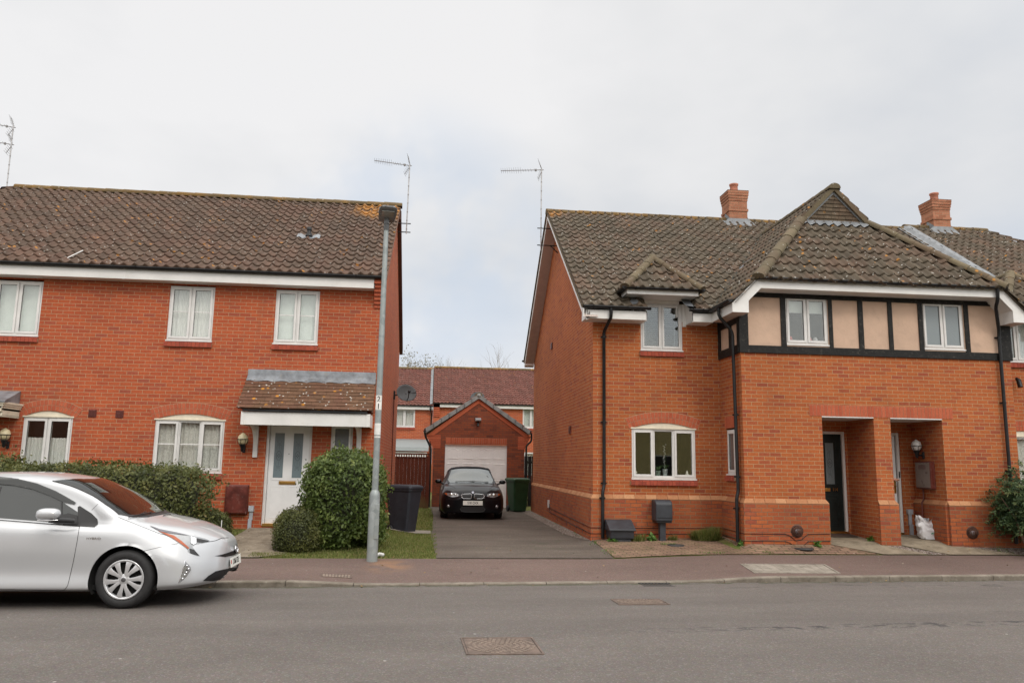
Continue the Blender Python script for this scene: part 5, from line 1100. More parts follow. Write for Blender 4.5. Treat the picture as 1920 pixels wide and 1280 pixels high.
for y in (16.6, 17.4, 18.6, 20.0):
    s = MB(rot_wall((XA - .05, y, 0), -90)); s.box(-.035, .035, -.006, 0, .17, .25); tag(s.build('weep_vent', BROWNM), f'tiny dark weep vent at the foot of the gable wall, {"nearest the front corner" if y < 17 else "second from the front corner" if y < 18 else "third from the front corner" if y < 19 else "farthest from the front corner"}', 'vent', 'weep vents in the gable plinth')
mb = MB(); mb.tube([(12.66, 15.72, 3.6), (12.66, 15.66, 3.55), (12.66, 15.62, 3.40)], [.03, .05, .05], 12); tag(mb.build('security_light', BLACKP), 'small black spotlight under the upstairs window at the right edge', 'light')
# ================================================================ garage at the end of the driveway
GY = 27.5; gx0_, gx1_ = .07, 3.26; gax = 1.61; gez, gaz = 2.68, 3.93
gar = thing('garage', 'detached brick garage with a wide gable and white panelled door behind the black car', 'garage', (gax, GY, 0))
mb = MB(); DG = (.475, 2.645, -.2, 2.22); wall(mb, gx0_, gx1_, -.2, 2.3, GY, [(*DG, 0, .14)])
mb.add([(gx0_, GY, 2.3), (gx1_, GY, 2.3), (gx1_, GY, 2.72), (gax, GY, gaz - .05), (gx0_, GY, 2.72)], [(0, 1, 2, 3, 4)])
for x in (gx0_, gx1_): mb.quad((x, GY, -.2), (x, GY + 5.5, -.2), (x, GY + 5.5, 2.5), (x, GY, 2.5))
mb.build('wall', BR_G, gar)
cb = MB()
for i in range(6):
    z = 2.02 + i * .078; o_ = .02 + i * .045
    cb.box(gx0_ - o_, .31, GY - .006, GY + .2, z + .05, z + .122); cb.box(3.02, gx1_ + o_ * .8, GY - .006, GY + .2, z + .05, z + .122)
for sg in (-1, 1):
    x1 = gx0_ - .26 if sg < 0 else gx1_ + .24; cb.add([(x1, GY - .02, 2.50), (gax, GY - .02, gaz - .10), (gax, GY - .02, gaz - .27), (x1 - sg * .24, GY - .02, 2.50), (x1, GY + .1, 2.50), (gax, GY + .1, gaz - .10), (gax, GY + .1, gaz - .27), (x1 - sg * .24, GY + .1, 2.50)], [(0, 1, 2, 3), (0, 1, 5, 4), (3, 2, 6, 7)])
cb.build('brick_corbel', SOLD, gar, attr=True)
soldier(.49, 2.63, 2.235, 2.45, GY, .008).build('brick_lintel', [SOLD, MORT], gar, attr=True)
gd = MB(); gd.box(.475, 2.645, GY + .08, GY + .12, 0.02, 2.2)
GDW = plain('white_garage_door', (.88, .87, .86), .4, var=.03); PW = (2.645 - .475) / 4
for i in range(4):
    a, b = .475 + i * PW, .475 + (i + 1) * PW; gd.box(a, a + .012, GY + .072, GY + .08, .02, 2.2)
    for z0, z1, arch in ((1.72, 2.08, 1), (1.05, 1.55, 0), (.55, .98, 0), (.10, .48, 0)):
        x0, x1 = a + .08, b - .07; n = 10
        gd.box(x0, x1, GY + .070, GY + .08, z0, z0 + .018); gd.box(x0, x0 + .014, GY + .072, GY + .08, z0, z1); gd.box(x1 - .014, x1, GY + .072, GY + .08, z0, z1)
        for k in range(n):
            u0, u1 = k / n, (k + 1) / n; h = lambda u: (z1 - .09 + .09 * math.sin(math.pi * u) ** 1.6) if arch else z1
            gd.add([(x0 + (x1 - x0) * u0, GY + .068, h(u0)), (x0 + (x1 - x0) * u1, GY + .068, h(u1)), (x0 + (x1 - x0) * u1, GY + .08, h(u1) + .018), (x0 + (x1 - x0) * u0, GY + .08, h(u0) + .018), (x0 + (x1 - x0) * u0, GY + .08, h(u0) - .01), (x0 + (x1 - x0) * u1, GY + .08, h(u1) - .01)], [(0, 1, 2, 3), (0, 4, 5, 1)])
gd.build('garage_door', GDW, gar, bevel=.002)
gr = MB(); ex0, ex1 = -.22, 3.50; sl_ = (gaz - gez) / (gax - ex0); Ls = math.hypot(gaz - gez, gax - ex0)
for s_, xe in ((1, ex0), (-1, 2 * gax - ex0)): tiles(gr, (xe, GY - .08, gez), (0, 1, 0), (s_ * (gax - ex0), 0, gaz - gez), Ls, lambda v: (0, 5.6), gauge=.32, n=5)
grf = gr.build('roof', TILE_B, gar, attr=True)
vm = MB(); VM = plain('grey_verge', (.22, .22, .215), .7, var=.15)
for s_, xe in ((1, ex0), (-1, 2 * gax - ex0)):
    for i in range(7):
        t0, t1 = i / 7, (i + 1) / 7; f_ = lambda t, o_: (xe + (gax - xe) * t, gez + (gaz - gez) * t + o_); a, b = f_(t0, 0), f_(min(1, t1 + .01), 0); vm.prism([(a[0], a[1] - .10), (b[0], b[1] - .10), (b[0], b[1] + .045), (a[0], a[1] + .07)], 'y', GY - .10, GY - .045)
vm.lathe([(0, -.105), (.075, -.10), (.085, 0)], (gax, GY, gaz), 'y', 14); vm.build('verge', VM, grf)
caps(MB(), (gax, GY - .05, gaz + .05), (gax, GY + 5.5, gaz + .05), .12, .45).build('ridge_tiles', CAP_T, grf, attr=True)
g_ = MB(); gutter(g_, (ex0 - .03, GY + 5.5, gez - .02), (ex0 - .03, GY - .12, gez - .02), .055); g_.build('gutter', BLACKP, gar); g_ = MB(); gutter(g_, (2 * gax - ex0 + .03, GY - .12, gez - .02), (2 * gax - ex0 + .03, GY + 5.5, gez - .02), .055); g_.build('gutter', BLACKP, gar)
downpipe(gar, [(-.24, GY - .04, 2.66), (-.24, GY - .04, 2.5), (-.14, GY - .03, 2.3), (-.02, GY - .03, 2.05), (-.02, GY - .03, .05)]); downpipe(gar, [(3.5, GY - .04, 2.66), (3.5, GY - .04, 2.38), (3.32, GY - .03, 2.2), (3.30, GY - .03, .05)])
t = thing('floodlight', 'small floodlight with sensor mounted high in the garage gable', 'light', (1.61, GY, 3.0)); mb = MB(); mb.prism([(GY - .16, 3.04), (GY - .16, 3.11), (GY - .02, 3.15), (GY - .02, 3.02)], 'x', 1.50, 1.70); mb.build('lamp_head', plain('grey_casting', (.28, .28, .29), .4), t, bevel=.01); mb = MB(); mb.tube([(1.60, GY, 2.98), (1.60, GY - .08, 2.96), (1.60, GY - .10, 2.86)], [.03, .035, .045], 10); mb.build('sensor', BLACKP, t)
# fence panel left of the garage, gate to its right
WOOD, n, b = base('stained_fence', .85, spec=.2); co = n.new('ShaderNodeTexCoord').outputs['Object']; x, y, z = n.sep(co)
gr_ = n.noise(n.comb(n.m('MULTIPLY', x, 9.0), y, n.m('MULTIPLY', z, .7)), 4, 5, .7); c = n.ramp(gr_, ((.3, (.05, .014, .009)), (.55, (.11, .028, .016)), (.75, (.15, .045, .025)))); c = n.mix(n.m('MULTIPLY', n.smooth(n.m('ADD', z, n.m('MULTIPLY', n.noise(co, 3, 3, .6), .8)), .95, .45), .55), c, (.12, .10, .045, 1)); n.put(b.inputs['Base Color'], c); n.put(b.inputs['Normal'], n.bump(gr_, .4, .01))
t = thing('fence', 'tall dark red-brown boarded fence with a trellis strip between house and garage', 'fence', (-.6, 26.8, 0)); mb = MB(); x = -1.3
while x < -.16: w_ = .125; mb.box(x, x + w_ - .0015, 26.80 + random.uniform(-.004, .004), 26.82, .05, 1.72); x += w_
mb.build('boards', WOOD, t)
mb = MB(); mb.box(-.15, -.04, 26.74, 26.84, 0, 1.78); mb.build('post', WOOD, t); mb = MB(); mb.box(-1.3, -.04, 26.77, 26.84, 1.82, 1.87); mb.box(-1.3, -.04, 26.78, 26.84, 1.72, 1.755)
for i in range(15): mb.box(-1.26 + i * .083, -1.225 + i * .083, 26.79, 26.81, 1.755, 1.82)
mb.build('trellis_strip', WOOD, t)
t = thing('gate', 'narrow dark timber gate between the garage and the gable wall', 'gate', (3.35, 27.6, 0)); mb = MB(); 
for i in range(6): mb.box(3.29 + i * .13, 3.29 + i * .13 + .12, 27.7, 27.73, .06, 1.85)
mb.build('boards', plain('dark_gate', (.012, .011, .011), .8), t); mb = MB(); mb.box(3.29, 4.1, 27.68, 27.7, 1.6, 1.68); mb.box(3.29, 4.1, 27.68, 27.7, .3, .38); mb.build('rail', plain('dark_gate2', (.014, .013, .012), .8), t)
# ================================================================ houses at the back
def back_house(name, x0, x1, Y, ze, zr, label, wins, dp=None):
    h = thing(name, label, 'house', ((x0 + x1) / 2, Y, 0)); w_ = MB(); wall(w_, x0, x1, -.3, ze + .1, Y, [(a, b, c, d) for a, b, c, d, _ in wins]); 
    for x in (x0, x1): w_.add([(x, Y, -.3), (x, Y + 8.4, -.3), (x, Y + 8.4, ze), (x, Y + 4.2, zr - .05), (x, Y, ze)], [(0, 1, 2, 3, 4)])
    w_.quad((x0, Y + 8.4, -.3), (x1, Y + 8.4, -.3), (x1, Y + 8.4, ze), (x0, Y + 8.4, ze)); w_.build('wall', BR_L, h)
    r_ = MB(); L = math.hypot(4.45, zr - ze); tiles(r_, (0, Y - .25, ze), (1, 0, 0), (0, 4.45, zr - ze), L, lambda v: (x0 - .02, x1 + .02), period=.205, gauge=.30, n=5)
    r_.quad((x0, Y + 4.2, zr), (x1, Y + 4.2, zr), (x1, Y + 8.6, ze), (x0, Y + 8.6, ze)); ro = r_.build('roof', TILE_B, h, attr=True); caps(MB(), (x0 - .02, Y + 4.2, zr + .04), (x1, Y + 4.2, zr + .04), .13, .45).build('ridge_tiles', CAP_L, ro, attr=True)
    f_ = MB(); f_.box(x0, x1, Y - .20, Y - .17, ze - .22, ze - .06); f_.box(x0, x1, Y - .17, Y, ze - .22, ze - .20); f_.build('fascia', FASC, h); g_ = MB(); gutter(g_, (x0, Y - .25, ze - .01), (x1, Y - .25, ze - .01)); g_.build('gutter', BLACKP, h)
    m_ = MB(); m_.box(x0 + .1, x1 - .1, Y + 2.0, Y + 2.1, -.3, ze); m_.build('interior', DARKIN, h)
    for a, b, c, d, k in wins: window(h, a, b, c, d, Y, 2, False, k)
    return h
TAN = plain('tan_blind', (.33, .27, .12), .8)
b1 = back_house('terraced_house', -8.0, .02, 42, 4.56, 7.02, 'distant red brick house seen left of the garage, its roof one step lower', [(-2.05, -.93, 3.42, 4.34, 'net'), (-5.5, -4.4, 3.42, 4.34, 'net'), (-5.5, -4.0, 1.0, 2.2, 'lace')])
b2 = back_house('terraced_house', .03, 9.0, 42, 4.72, 7.12, 'distant red brick house behind the garage roof, its roof one step higher', [(4.86, 5.75, 3.5, 4.62, 'sheet'), (1.5, 2.4, 3.5, 4.62, 'sheet'), (4.4, 5.6, 1.0, 2.2, 'lace')])
mb = MB(); mb.add([(-.16, 41.72, 4.64), (-.02, 41.72, 4.66), (-.02, 46.2, 7.12), (-.16, 46.2, 7.10)], [(0, 1, 2, 3)]); mb.box(-.18, -.0, 41.70, 46.2, 4.4, 4.41); mb.build('lead_flashing', LEAD, b1)
downpipe(b1, [(-.12, 41.75, 4.5), (-.12, 41.75, 4.3), (-.06, 41.95, 4.1), (-.06, 41.95, 0)])
mb = MB()
for i in range(5): mb.box(.03, .40 - i * .01, 41.97 - i * .03 - .03, 42, 4.0 + i * .1, 4.09 + i * .1)
mb.box(.03, .38, 41.80, 42, 4.5, 4.75); mb.build('brick_corbel', SOLD, b2, attr=True)
t = thing('conservatory', 'pale grey flat-roofed extension showing just above the fence trellis', 'extension', (-1.2, 38, 0)); mb = MB(); mb.box(-3.6, -.22, 38, 41.9, 0, 2.05); mb.build('wall', WHITE, t); mb = MB(); mb.add([(-3.7, 37.9, 2.10), (-.14, 37.9, 2.10), (-.14, 38.0, 2.28), (-.16, 41.95, 2.78), (-3.7, 41.95, 2.78), (-3.7, 38.0, 2.28)], [(0, 1, 2, 5), (5, 2, 3, 4)]); mb.build('roof', plain('grey_sheet_roof', (.19, .21, .21), .6, var=.05), t)
def dish(P, label, rx, face, arm_to=None, mast=None):
    """mini satellite dish: oval bowl, LNB on its arm, wall bracket"""
    t = thing('satellite_dish', label, 'satellite dish', P); q = Vector(face).normalized().to_track_quat('Z', 'Y').to_matrix().to_4x4(); M = Matrix.Translation(P) @ q
    bw = MB(M); n = 28; Pp = []
    for i in range(7):
        r = i / 6; Pp.append([(rx * 1.12 * r * math.cos(a), rx * .98 * r * math.sin(a), rx * .22 * (r * r)) for a in np.linspace(0, 2 * math.pi, n + 1)])
    bw.grid(Pp); bw.build('dish', plain('dark_mesh_dish', (.055, .06, .065), .6, var=.15), t, solid=.006)
    am = MB(M); am.tube([(0, -rx * .9, rx * .15), (0, -rx * .75, rx * .75), (0, -rx * .3, rx * 1.02)], .012, 6); am.lathe([(0, 0), (.03, 0), (.04, .05), (.03, .09), (0, .09)], (0, -rx * .26, rx * .98), n=10); am.build('arm', BLACKP, t)
    bk = MB(); bk.tube([P, Vector(P) + q.to_3x3() @ Vector((0, 0, -.10)), arm_to], .018, 8); 
    if arm_to is not None: a_ = Vector(arm_to); bk.box(a_.x - .02, a_.x + .03, a_.y - .06, a_.y + .06, a_.z - .12, a_.z + .12)
    bk.build('bracket', BLACKP, t)
dish(Vector((-.76, 21.9, 3.46)), 'grey satellite dish on the side wall of the left-hand terrace', .26, (.35, -1, .35), (-1.10, 22.3, 3.44))
mb = MB(); mb.tube([(-1.10, 22.3, 3.35), (-1.10, 22.3, 1.9), (-1.10, 22.5, 1.85), (-1.10, 22.5, .2)], .012, 5); tag(mb.build('cable', BROWNM), 'thin dark cable running down the terrace side wall from the satellite dish', 'cable')
dish(Vector((2.35, 41.3, 4.98)), 'distant satellite dish peeping above the garage roof', .34, (-.3, -1, .4), (2.30, 41.9, 4.6))
# ================================================================ television aerials
AL = plain('galvanised', (.42, .41, .41), .45, metal=.5, var=.1); ALD = plain('weathered_alloy', (.22, .21, .21), .5, metal=.3)
def aerial(label, base_, top, booms, cat='tv aerial', brackets=(), group=None):
    t = thing('tv_aerial', label, cat, base_, group); m_ = MB(); m_.tube([base_, top], .016, 8); b_, tp = Vector(base_), Vector(top); L = (tp - b_).length
    k = int(L / .24)
    m_.build('mast', AL, t); r_ = MB()
    for i in range(k): p = b_.lerp(tp, (i + .5) / k); r_.tube([p - (tp - b_).normalized() * .012, p + (tp - b_).normalized() * .012], .019, 8)
    r_.build('bands', ALD, t)
    for o_, d, L2, big in booms:
        o_ = Vector(o_); d = Vector(d).normalized(); s_ = d.cross(Vector((0, 0, 1))).normalized(); u_ = s_.cross(d); bm = MB(); bm.tube([o_ - d * .06, o_ + d * L2], .010, 6); n = 15
        for i in range(n):
            f = i / (n - 1); p = o_ + d * (L2 * (.17 + .82 * (f ** .85))); h = .115 - .03 * f
            if i > 5: bm.add([p, p + s_ * h + u_ * h * .55 - d * .015, p + s_ * h + u_ * h * .55 - d * .021 + u_ * .006], [(0, 1, 2)]); 
            for sx, sy in (((1, .6), (-1, .6), (1, -.6), (-1, -.6)) if i > 4 else ((1, 0), (-1, 0))):
                bm.tube([p, p + s_ * (h * sx) + u_ * (h * sy * .8)], .0035, 4, caps=False)
        c_ = o_ + d * (L2 * .14); bm.tube([c_ - u_ * .03, c_ + u_ * .025], .026, 8)
        bm.build('antenna', ALD, t); bm = MB()
        for sg in (1, -1):
            a = u_ * sg * .26 + d * .03 * -1 + d * .12; bm.tube([o_ - d * .02, o_ + a], .008, 5)
            for i in range(5): p = o_ + a * ((i + 1) / 5); bm.tube([p - s_ * .19, p + s_ * .19], .0035, 4, caps=False)
        bm.build('reflector', ALD, t)
    if brackets:
        k_ = MB()
        for a, b in brackets: k_.tube([a, b], .014, 6)
        k_.build('bracket', BLACKP, t)
aerial('tall tv aerial at the right end of the left-hand roof, pointing left', (-.86, 20.45, 7.64), (-.84, 20.45, 9.58), [((-.84, 20.45, 9.56), (-1, .12, .14), .98, True)], brackets=[((-1.1, 20.45, 7.92), (-.75, 20.45, 7.92)), ((-1.1, 20.45, 7.68), (-.75, 20.45, 7.68))])
aerial('slim tv aerial on the gable end of the right-hand house, pointing level left', (2.80, 20.5, 7.35), (2.80, 20.5, 9.70), [((2.80, 20.5, 9.66), (-1, .25, .02), 1.15, True)], brackets=[((2.70, 20.5, 7.98), (3.28, 20.5, 7.98)), ((2.70, 20.5, 7.50), (3.28, 20.5, 7.50)), ((3.06, 20.5, 7.50), (3.28, 20.5, 7.3))])
aerial('double tv aerial at the far left edge above the terrace ridge', (-11.5, 21.2, 7.9), (-11.53, 21.2, 10.38), [((-11.53, 21.2, 10.33), (-1, -.2, .05), 1.1, True), ((-11.52, 21.2, 9.84), (-1, -.2, .05), 1.1, True)])
mb = MB(); mb.tube([(-7.62, 16.08, 5.40), (-7.3, 16.45, 5.78)], .012, 6); mb.box(-7.66, -7.58, 16.05, 16.15, 5.40, 5.44); tag(mb.build('white_rod', WHITE), 'thin white rod lying on the tiles at the left-hand eaves', 'rod')
mb = MB(); mb.box(-11.0, -10.9, 18.6, 18.7, 7.0, 8.15); mb.tube([(-10.95, 18.65, 7.5), (-10.95, 18.65, 8.25)], .06, 10); tag(mb.build('vent_pipe', BLACKP), 'black vent pipe above the left-hand roof at the left edge', 'pipe')
# ================================================================ street lamp
GALV, n, b = base('galvanised_steel', .5, metal=.35); co = n.new('ShaderNodeTexCoord').outputs['Object']; c = n.ramp(n.voro(co, 9, out='Color'), ((0, (.24, .27, .27)), (1, (.34, .37, .37)))); c = n.mix(n.smooth(n.noise(co, 5, 5, .7), .5, .75), c, (.30, .32, .29, 1)); n.put(b.inputs['Base Color'], c)
lx, ly = -.895, 13.10; lz = pave_z(lx, ly) - .02
lp = thing('street_lamp', 'grey steel street lamp post with a flat head and the number 21', 'street lamp', (lx, ly, lz))
MB().lathe([(.088, lz - .1), (.086, 1.02), (.080, 1.07), (.052, 1.12)], (lx, ly, 0), n=20).build('base_section', GALV, lp)
MB().lathe([(.053, 1.10), (.050, 3.2), (.040, 5.72)], (lx, ly, 0), n=18).build('post', GALV, lp)
MB().lathe([(.043, 5.50), (.046, 5.51), (.046, 5.66), (.043, 5.70)], (lx, ly, 0), n=18).build('collar', plain('grey_collar', (.12, .125, .13), .5), lp)
HD = plain('lamp_head_grey', (.17, .175, .185), .45, var=.06); hm = MB(Matrix.Translation((lx + .0, ly, 5.72)) @ Matrix.Scale(.92, 4) @ Matrix.Rotation(R(8), 4, 'Z') @ Matrix.Rotation(R(-9), 4, 'X'))
pf = []
for y, w_, z0, z1 in ((.14, .10, -.02, .06), (.10, .145, -.035, .085), (-.15, .165, -.02, .085), (-.33, .165, 0, .075), (-.40, .14, .015, .06), (-.42, .09, .03, .05)): pf.append([(-w_, y, z0 + .01), (-w_, y, z1 - .03), (-w_ * .7, y, z1), (w_ * .7, y, z1), (w_, y, z1 - .03), (w_, y, z0 + .01), (w_ * .8, y, z0), (-w_ * .8, y, z0), (-w_, y, z0 + .01)])
hm.grid(pf); hm.add(pf[0][:8], [tuple(range(8))]); hm.add(pf[-1][:8], [tuple(range(8))]); hm.tube([(0, 0, -.12), (0, 0, .02)], .05, 12); hm.build('lamp_head', HD, lp, bevel=.004)
hg = MB(hm.M); hg.box(-.11, .11, -.33, -.12, -.026, -.010); hg.build('lens', plain('lens_panel', (.28, .28, .26), .2), lp)
lab = MB().lathe([(.0535, 2.42), (.0535, 2.66)], (lx, ly, 0), n=24, a0=math.pi * 1.12, a1=math.pi * 1.88); lab.build('number_sticker', plain('white_vinyl', (.74, .73, .70), .5), lp)
nm = MB(); text_mb(nm, '2', .13, facing_y(lx, ly - .056, 2.595), depth=.001, xs=.85, bold=.012); text_mb(nm, '1', .12, facing_y(lx, ly - .056, 2.475), depth=.001, xs=.9, bold=.02)
for i, (x, y, z) in enumerate(nm.v): dxx = x - lx; nm.v[i] = (x, ly - math.sqrt(max(0, .055 ** 2 - dxx * dxx)) - .001 + (y - (ly - .056)), z)
nm.build('number', BLACKP, lp)
mb = MB().lathe([(.0545, 2.01), (.0545, 2.20)], (lx, ly, 0), n=24, a0=math.pi * 1.12, a1=math.pi * 1.88); mb.lathe([(.0545, 1.965), (.0545, 1.99)], (lx, ly, 0), n=24, a0=math.pi * 1.12, a1=math.pi * 1.88); mb.build('sticker', plain('white_vinyl2', (.70, .70, .68), .5), lp)
mb = MB(); mb.box(lx + .02, lx + .088, ly - .092, ly - .078, .35, .90); mb.build('access_door', GALV, lp, bevel=.003)
# ================================================================ wheelie bins
def bin_(x, y, z, rot, mat, label, k=1.0):
    M = Matrix.Translation((x, y, z)) @ Matrix.Rotation(R(rot), 4, 'Z') @ Matrix.Scale(k, 4); t = thing('wheelie_bin', label, 'bin', (x, y, z)); b_ = MB(M); P = []
    for zz, w_, d0, d1 in ((.03, .20, -.22, .17), (.05, .215, -.235, .20), (.60, .255, -.29, .27), (.93, .275, -.325, .30), (.94, .295, -.345, .32), (.99, .295, -.345, .32)):
        c = .035; P.append([(-w_ + c, d0, zz), (w_ - c, d0, zz), (w_, d0 + c, zz), (w_, d1 - c, zz), (w_ - c, d1, zz), (-w_ + c, d1, zz), (-w_, d1 - c, zz), (-w_, d0 + c, zz), (-w_ + c, d0, zz)])
    b_.grid(P, smooth=False); b_.add(P[0][:8], [tuple(range(8))]); b_.add(P[-1][:8], [tuple(range(8))]); body = b_.build('body', mat, t, bevel=.01)
    l_ = MB(M); P = []
    for zz, w_, d0, d1 in ((.985, .305, -.36, .31), (1.015, .31, -.365, .33), (1.05, .29, -.34, .33), (1.07, .24, -.28, .30)): P.append([(-w_ + .04, d0, zz), (w_ - .04, d0, zz), (w_, d0 + .05, zz), (w_, d1, zz), (-w_, d1, zz), (-w_, d0 + .05, zz), (-w_ + .04, d0, zz)])
    l_.grid(P, smooth=False); l_.add(P[-1][:6], [tuple(range(6))]); l_.box(-.27, .27, .30, .39, 1.0, 1.04); l_.build('lid', mat, t, bevel=.01)
    for sx in (-1, 1):
        w_ = MB(M); w_.lathe([(0, -.03), (.04, -.03), (.05, -.025), (.09, -.025), (.10, -.015), (.10, .015), (.09, .025), (0, .025)], (sx * .235, .20, .10), 'x', 20); w_.build('wheel', BLACKP, t)
GREYB = plain('charcoal_bin', (.024, .026, .034), .6, spec=.25, var=.12, dirt=(.1, .1, .1, .2)); GREENB = plain('green_bin', (.014, .050, .018), .5, var=.15, dirt=(.08, .1, .07, .3))
bin_(-.58, 17.65, .03, 62, GREYB, 'charcoal wheelie bin on the grass beside the end of the left-hand terrace', .98)
bin_(2.80, 25.4, .055, 20, GREENB, 'dark green wheelie bin beside the garage door, in the corner by the gable wall', 1.0)
# ================================================================ vegetation
def leaf_mat(name, stops, rough=.5, trans=.25):
    m, n, b = base(name, rough, spec=.35); r = n.new('ShaderNodeAttribute', attribute_name='rnd').outputs['Fac']
    c = n.ramp(r, stops); n.put(b.inputs['Base Color'], c)
    t = n.new('ShaderNodeBsdfTranslucent'); n.put(t.inputs[0], c); ms = n.new('ShaderNodeMixShader'); ms.inputs[0].default_value = trans
    n.l.new(b.outputs[0], ms.inputs[1]); n.l.new(t.outputs[0], ms.inputs[2]); n.l.new(ms.outputs[0], n.n['Material Output'].inputs['Surface']); return m
def leaves(name, P, Nrm, size, mat, parent=None, spread=.9, asp=.5, droop=0, rnd=None, seed=1, quad_fold=.25):
    """one leaf-shaped pair of faces at each point P, roughly facing Nrm"""
    g = np.random.default_rng(seed); n = len(P); D = Nrm + g.normal(0, spread, (n, 3)); D /= np.linalg.norm(D, axis=1, keepdims=True) + 1e-9
    T = g.normal(0, 1, (n, 3)); T[:, 2] -= droop; T -= D * (T * D).sum(1, keepdims=True); T /= np.linalg.norm(T, axis=1, keepdims=True) + 1e-9
    B = np.cross(D, T); s = (size * g.uniform(.45, 1.5, n))[:, None]
    V = np.stack([P, P + T * s * .5 + B * s * asp * .5 + D * s * quad_fold * .3, P + T * s, P + T * s * .5 - B * s * asp * .5 + D * s * quad_fold * .3], 1).reshape(-1, 3)
    me = bpy.data.meshes.new(name); me.vertices.add(4 * n); me.vertices.foreach_set('co', V.ravel()); me.loops.add(6 * n); me.polygons.add(2 * n)
    i = np.arange(n) * 4; L = np.stack([i, i + 1, i + 2, i, i + 2, i + 3], 1).ravel(); me.loops.foreach_set('vertex_index', L); me.polygons.foreach_set('loop_start', np.arange(2 * n) * 3); me.polygons.foreach_set('loop_total', np.full(2 * n, 3))
    me.materials.append(mat); a = me.attributes.new('rnd', 'FLOAT', 'FACE'); r = g.random(n) if rnd is None else np.clip(rnd + g.normal(0, .12, n), 0, 1); a.data.foreach_set('value', np.repeat(r, 2)); me.update(); me.validate()
    return link(name, me, parent)
HOLLY = leaf_mat('privet_leaf', ((0, (.034, .058, .013)), (.4, (.085, .125, .028)), (.72, (.165, .215, .055)), (1, (.32, .34, .13))))
HEDGE = leaf_mat('hedge_leaf', ((0, (.036, .048, .014)), (.35, (.085, .10, .028)), (.7, (.155, .16, .048)), (.88, (.23, .19, .065)), (1, (.25, .13, .055))))
BOXL = leaf_mat('box_leaf', ((0, (.042, .052, .016)), (.4, (.082, .094, .026)), (.8, (.135, .138, .042)), (1, (.20, .18, .07))))
BARK = plain('bark', (.12, .08, .05), .9, var=.3, scale=15, bump=.5)
COREM = plain('dark_core', (.022, .024, .012), .95)  # near-black closed shell filling the inside of each bush
def lumpy(seed, amp, f):
    g = np.random.default_rng(seed); K = g.normal(0, f, (14, 3)); ph = g.uniform(0, 6.3, 14)
    return lambda d: amp * sum(np.sin(d @ k + p) for k, p in zip(K, ph)) / 14 ** .5 * 1.3
def bush(name, label, cat, c, rad, n, size, mat, e=2.5, lump=.09, freq=4.0, seed=3, group=None, stems=4, shag=.05):
    c = np.array(c, float); rad = np.array(rad, float); t = thing(name, label, cat, (c[0], c[1], garden_z(c[0], c[1])), group); g = np.random.default_rng(seed); lf = lumpy(seed, lump, freq)
    ar = np.array([rad[1] * rad[2], rad[0] * rad[2], rad[0] * rad[1]]); ax_ = g.choice(3, n, p=ar / ar.sum()); d = g.uniform(-1, 1, (n, 3)); d[np.arange(n), ax_] = g.choice([-1., 1.], n)
    d /= np.linalg.norm(d, axis=1, keepdims=True); q = 1 / (np.sum(np.abs(d) ** e, 1) ** (1 / e)); sc = 1 + lf(d * 1.0)
    depth = 1 - np.abs(g.normal(0, shag * 1.6, n)); out = g.random(n) < .10; depth = np.where(out, 1 + g.random(n) ** 2 * shag * 2.2, depth)
    P = c + d * (q * sc * depth)[:, None] * rad; P = P[P[:, 2] > garden_z(c[0], c[1]) + .01]; k = len(P)
    nr = (P - c) / rad ** 2; nr /= np.linalg.norm(nr, axis=1, keepdims=True)
    cl = lumpy(seed + 5, .5, 9)(P) ; rnd = .42 + .28 * cl
    # stray shoots standing proud of the clipped surface
    ns = int(9 + rad[0] * 26); pick = g.choice(len(P), ns, replace=False); SP = []; SN = []
    for q in pick:
        if P[q][2] < c[2]: continue
        dd = nr[q] * .5 + np.array([0, 0, .8]) + g.normal(0, .3, 3); dd /= np.linalg.norm(dd); L_ = g.uniform(.04, .055 + rad[2] * .11)
        for k_ in range(9): SP.append(P[q] + dd * L_ * (k_ + 1) / 9 + g.normal(0, .006, 3)); SN.append(nr[q])
    if SP: P = np.concatenate([P, SP]); nr = np.concatenate([nr, SN]); rnd = np.concatenate([rnd, np.full(len(SP), .75)])
    leaves('foliage', P, nr * 1.1, size, mat, t, .75, .55, rnd=rnd, seed=seed)
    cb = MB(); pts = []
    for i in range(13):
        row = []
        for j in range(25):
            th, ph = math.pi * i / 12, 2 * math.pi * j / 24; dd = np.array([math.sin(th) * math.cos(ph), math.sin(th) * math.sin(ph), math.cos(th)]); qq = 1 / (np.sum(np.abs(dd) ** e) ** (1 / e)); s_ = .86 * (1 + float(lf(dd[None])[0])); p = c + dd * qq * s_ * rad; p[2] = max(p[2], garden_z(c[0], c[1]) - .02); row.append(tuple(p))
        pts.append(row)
    cb.grid(pts); cb.build('dark_core', COREM, t)
    return t
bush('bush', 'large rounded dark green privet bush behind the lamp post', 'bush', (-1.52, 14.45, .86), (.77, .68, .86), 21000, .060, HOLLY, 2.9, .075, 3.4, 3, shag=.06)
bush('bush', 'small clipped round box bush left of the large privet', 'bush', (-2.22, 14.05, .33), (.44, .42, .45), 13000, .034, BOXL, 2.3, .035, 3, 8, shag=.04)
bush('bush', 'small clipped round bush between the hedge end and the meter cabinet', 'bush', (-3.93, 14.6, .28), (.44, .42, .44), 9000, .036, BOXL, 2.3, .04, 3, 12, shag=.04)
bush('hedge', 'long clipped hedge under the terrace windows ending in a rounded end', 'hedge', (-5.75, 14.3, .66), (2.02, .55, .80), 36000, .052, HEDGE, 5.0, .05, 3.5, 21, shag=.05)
bush('bush', 'taller loose shrub at the far left edge above the hedge', 'bush', (-8.0, 14.6, .82), (1.15, .55, .88), 13000, .058, HEDGE, 2.6, .12, 4, 25, shag=.10)
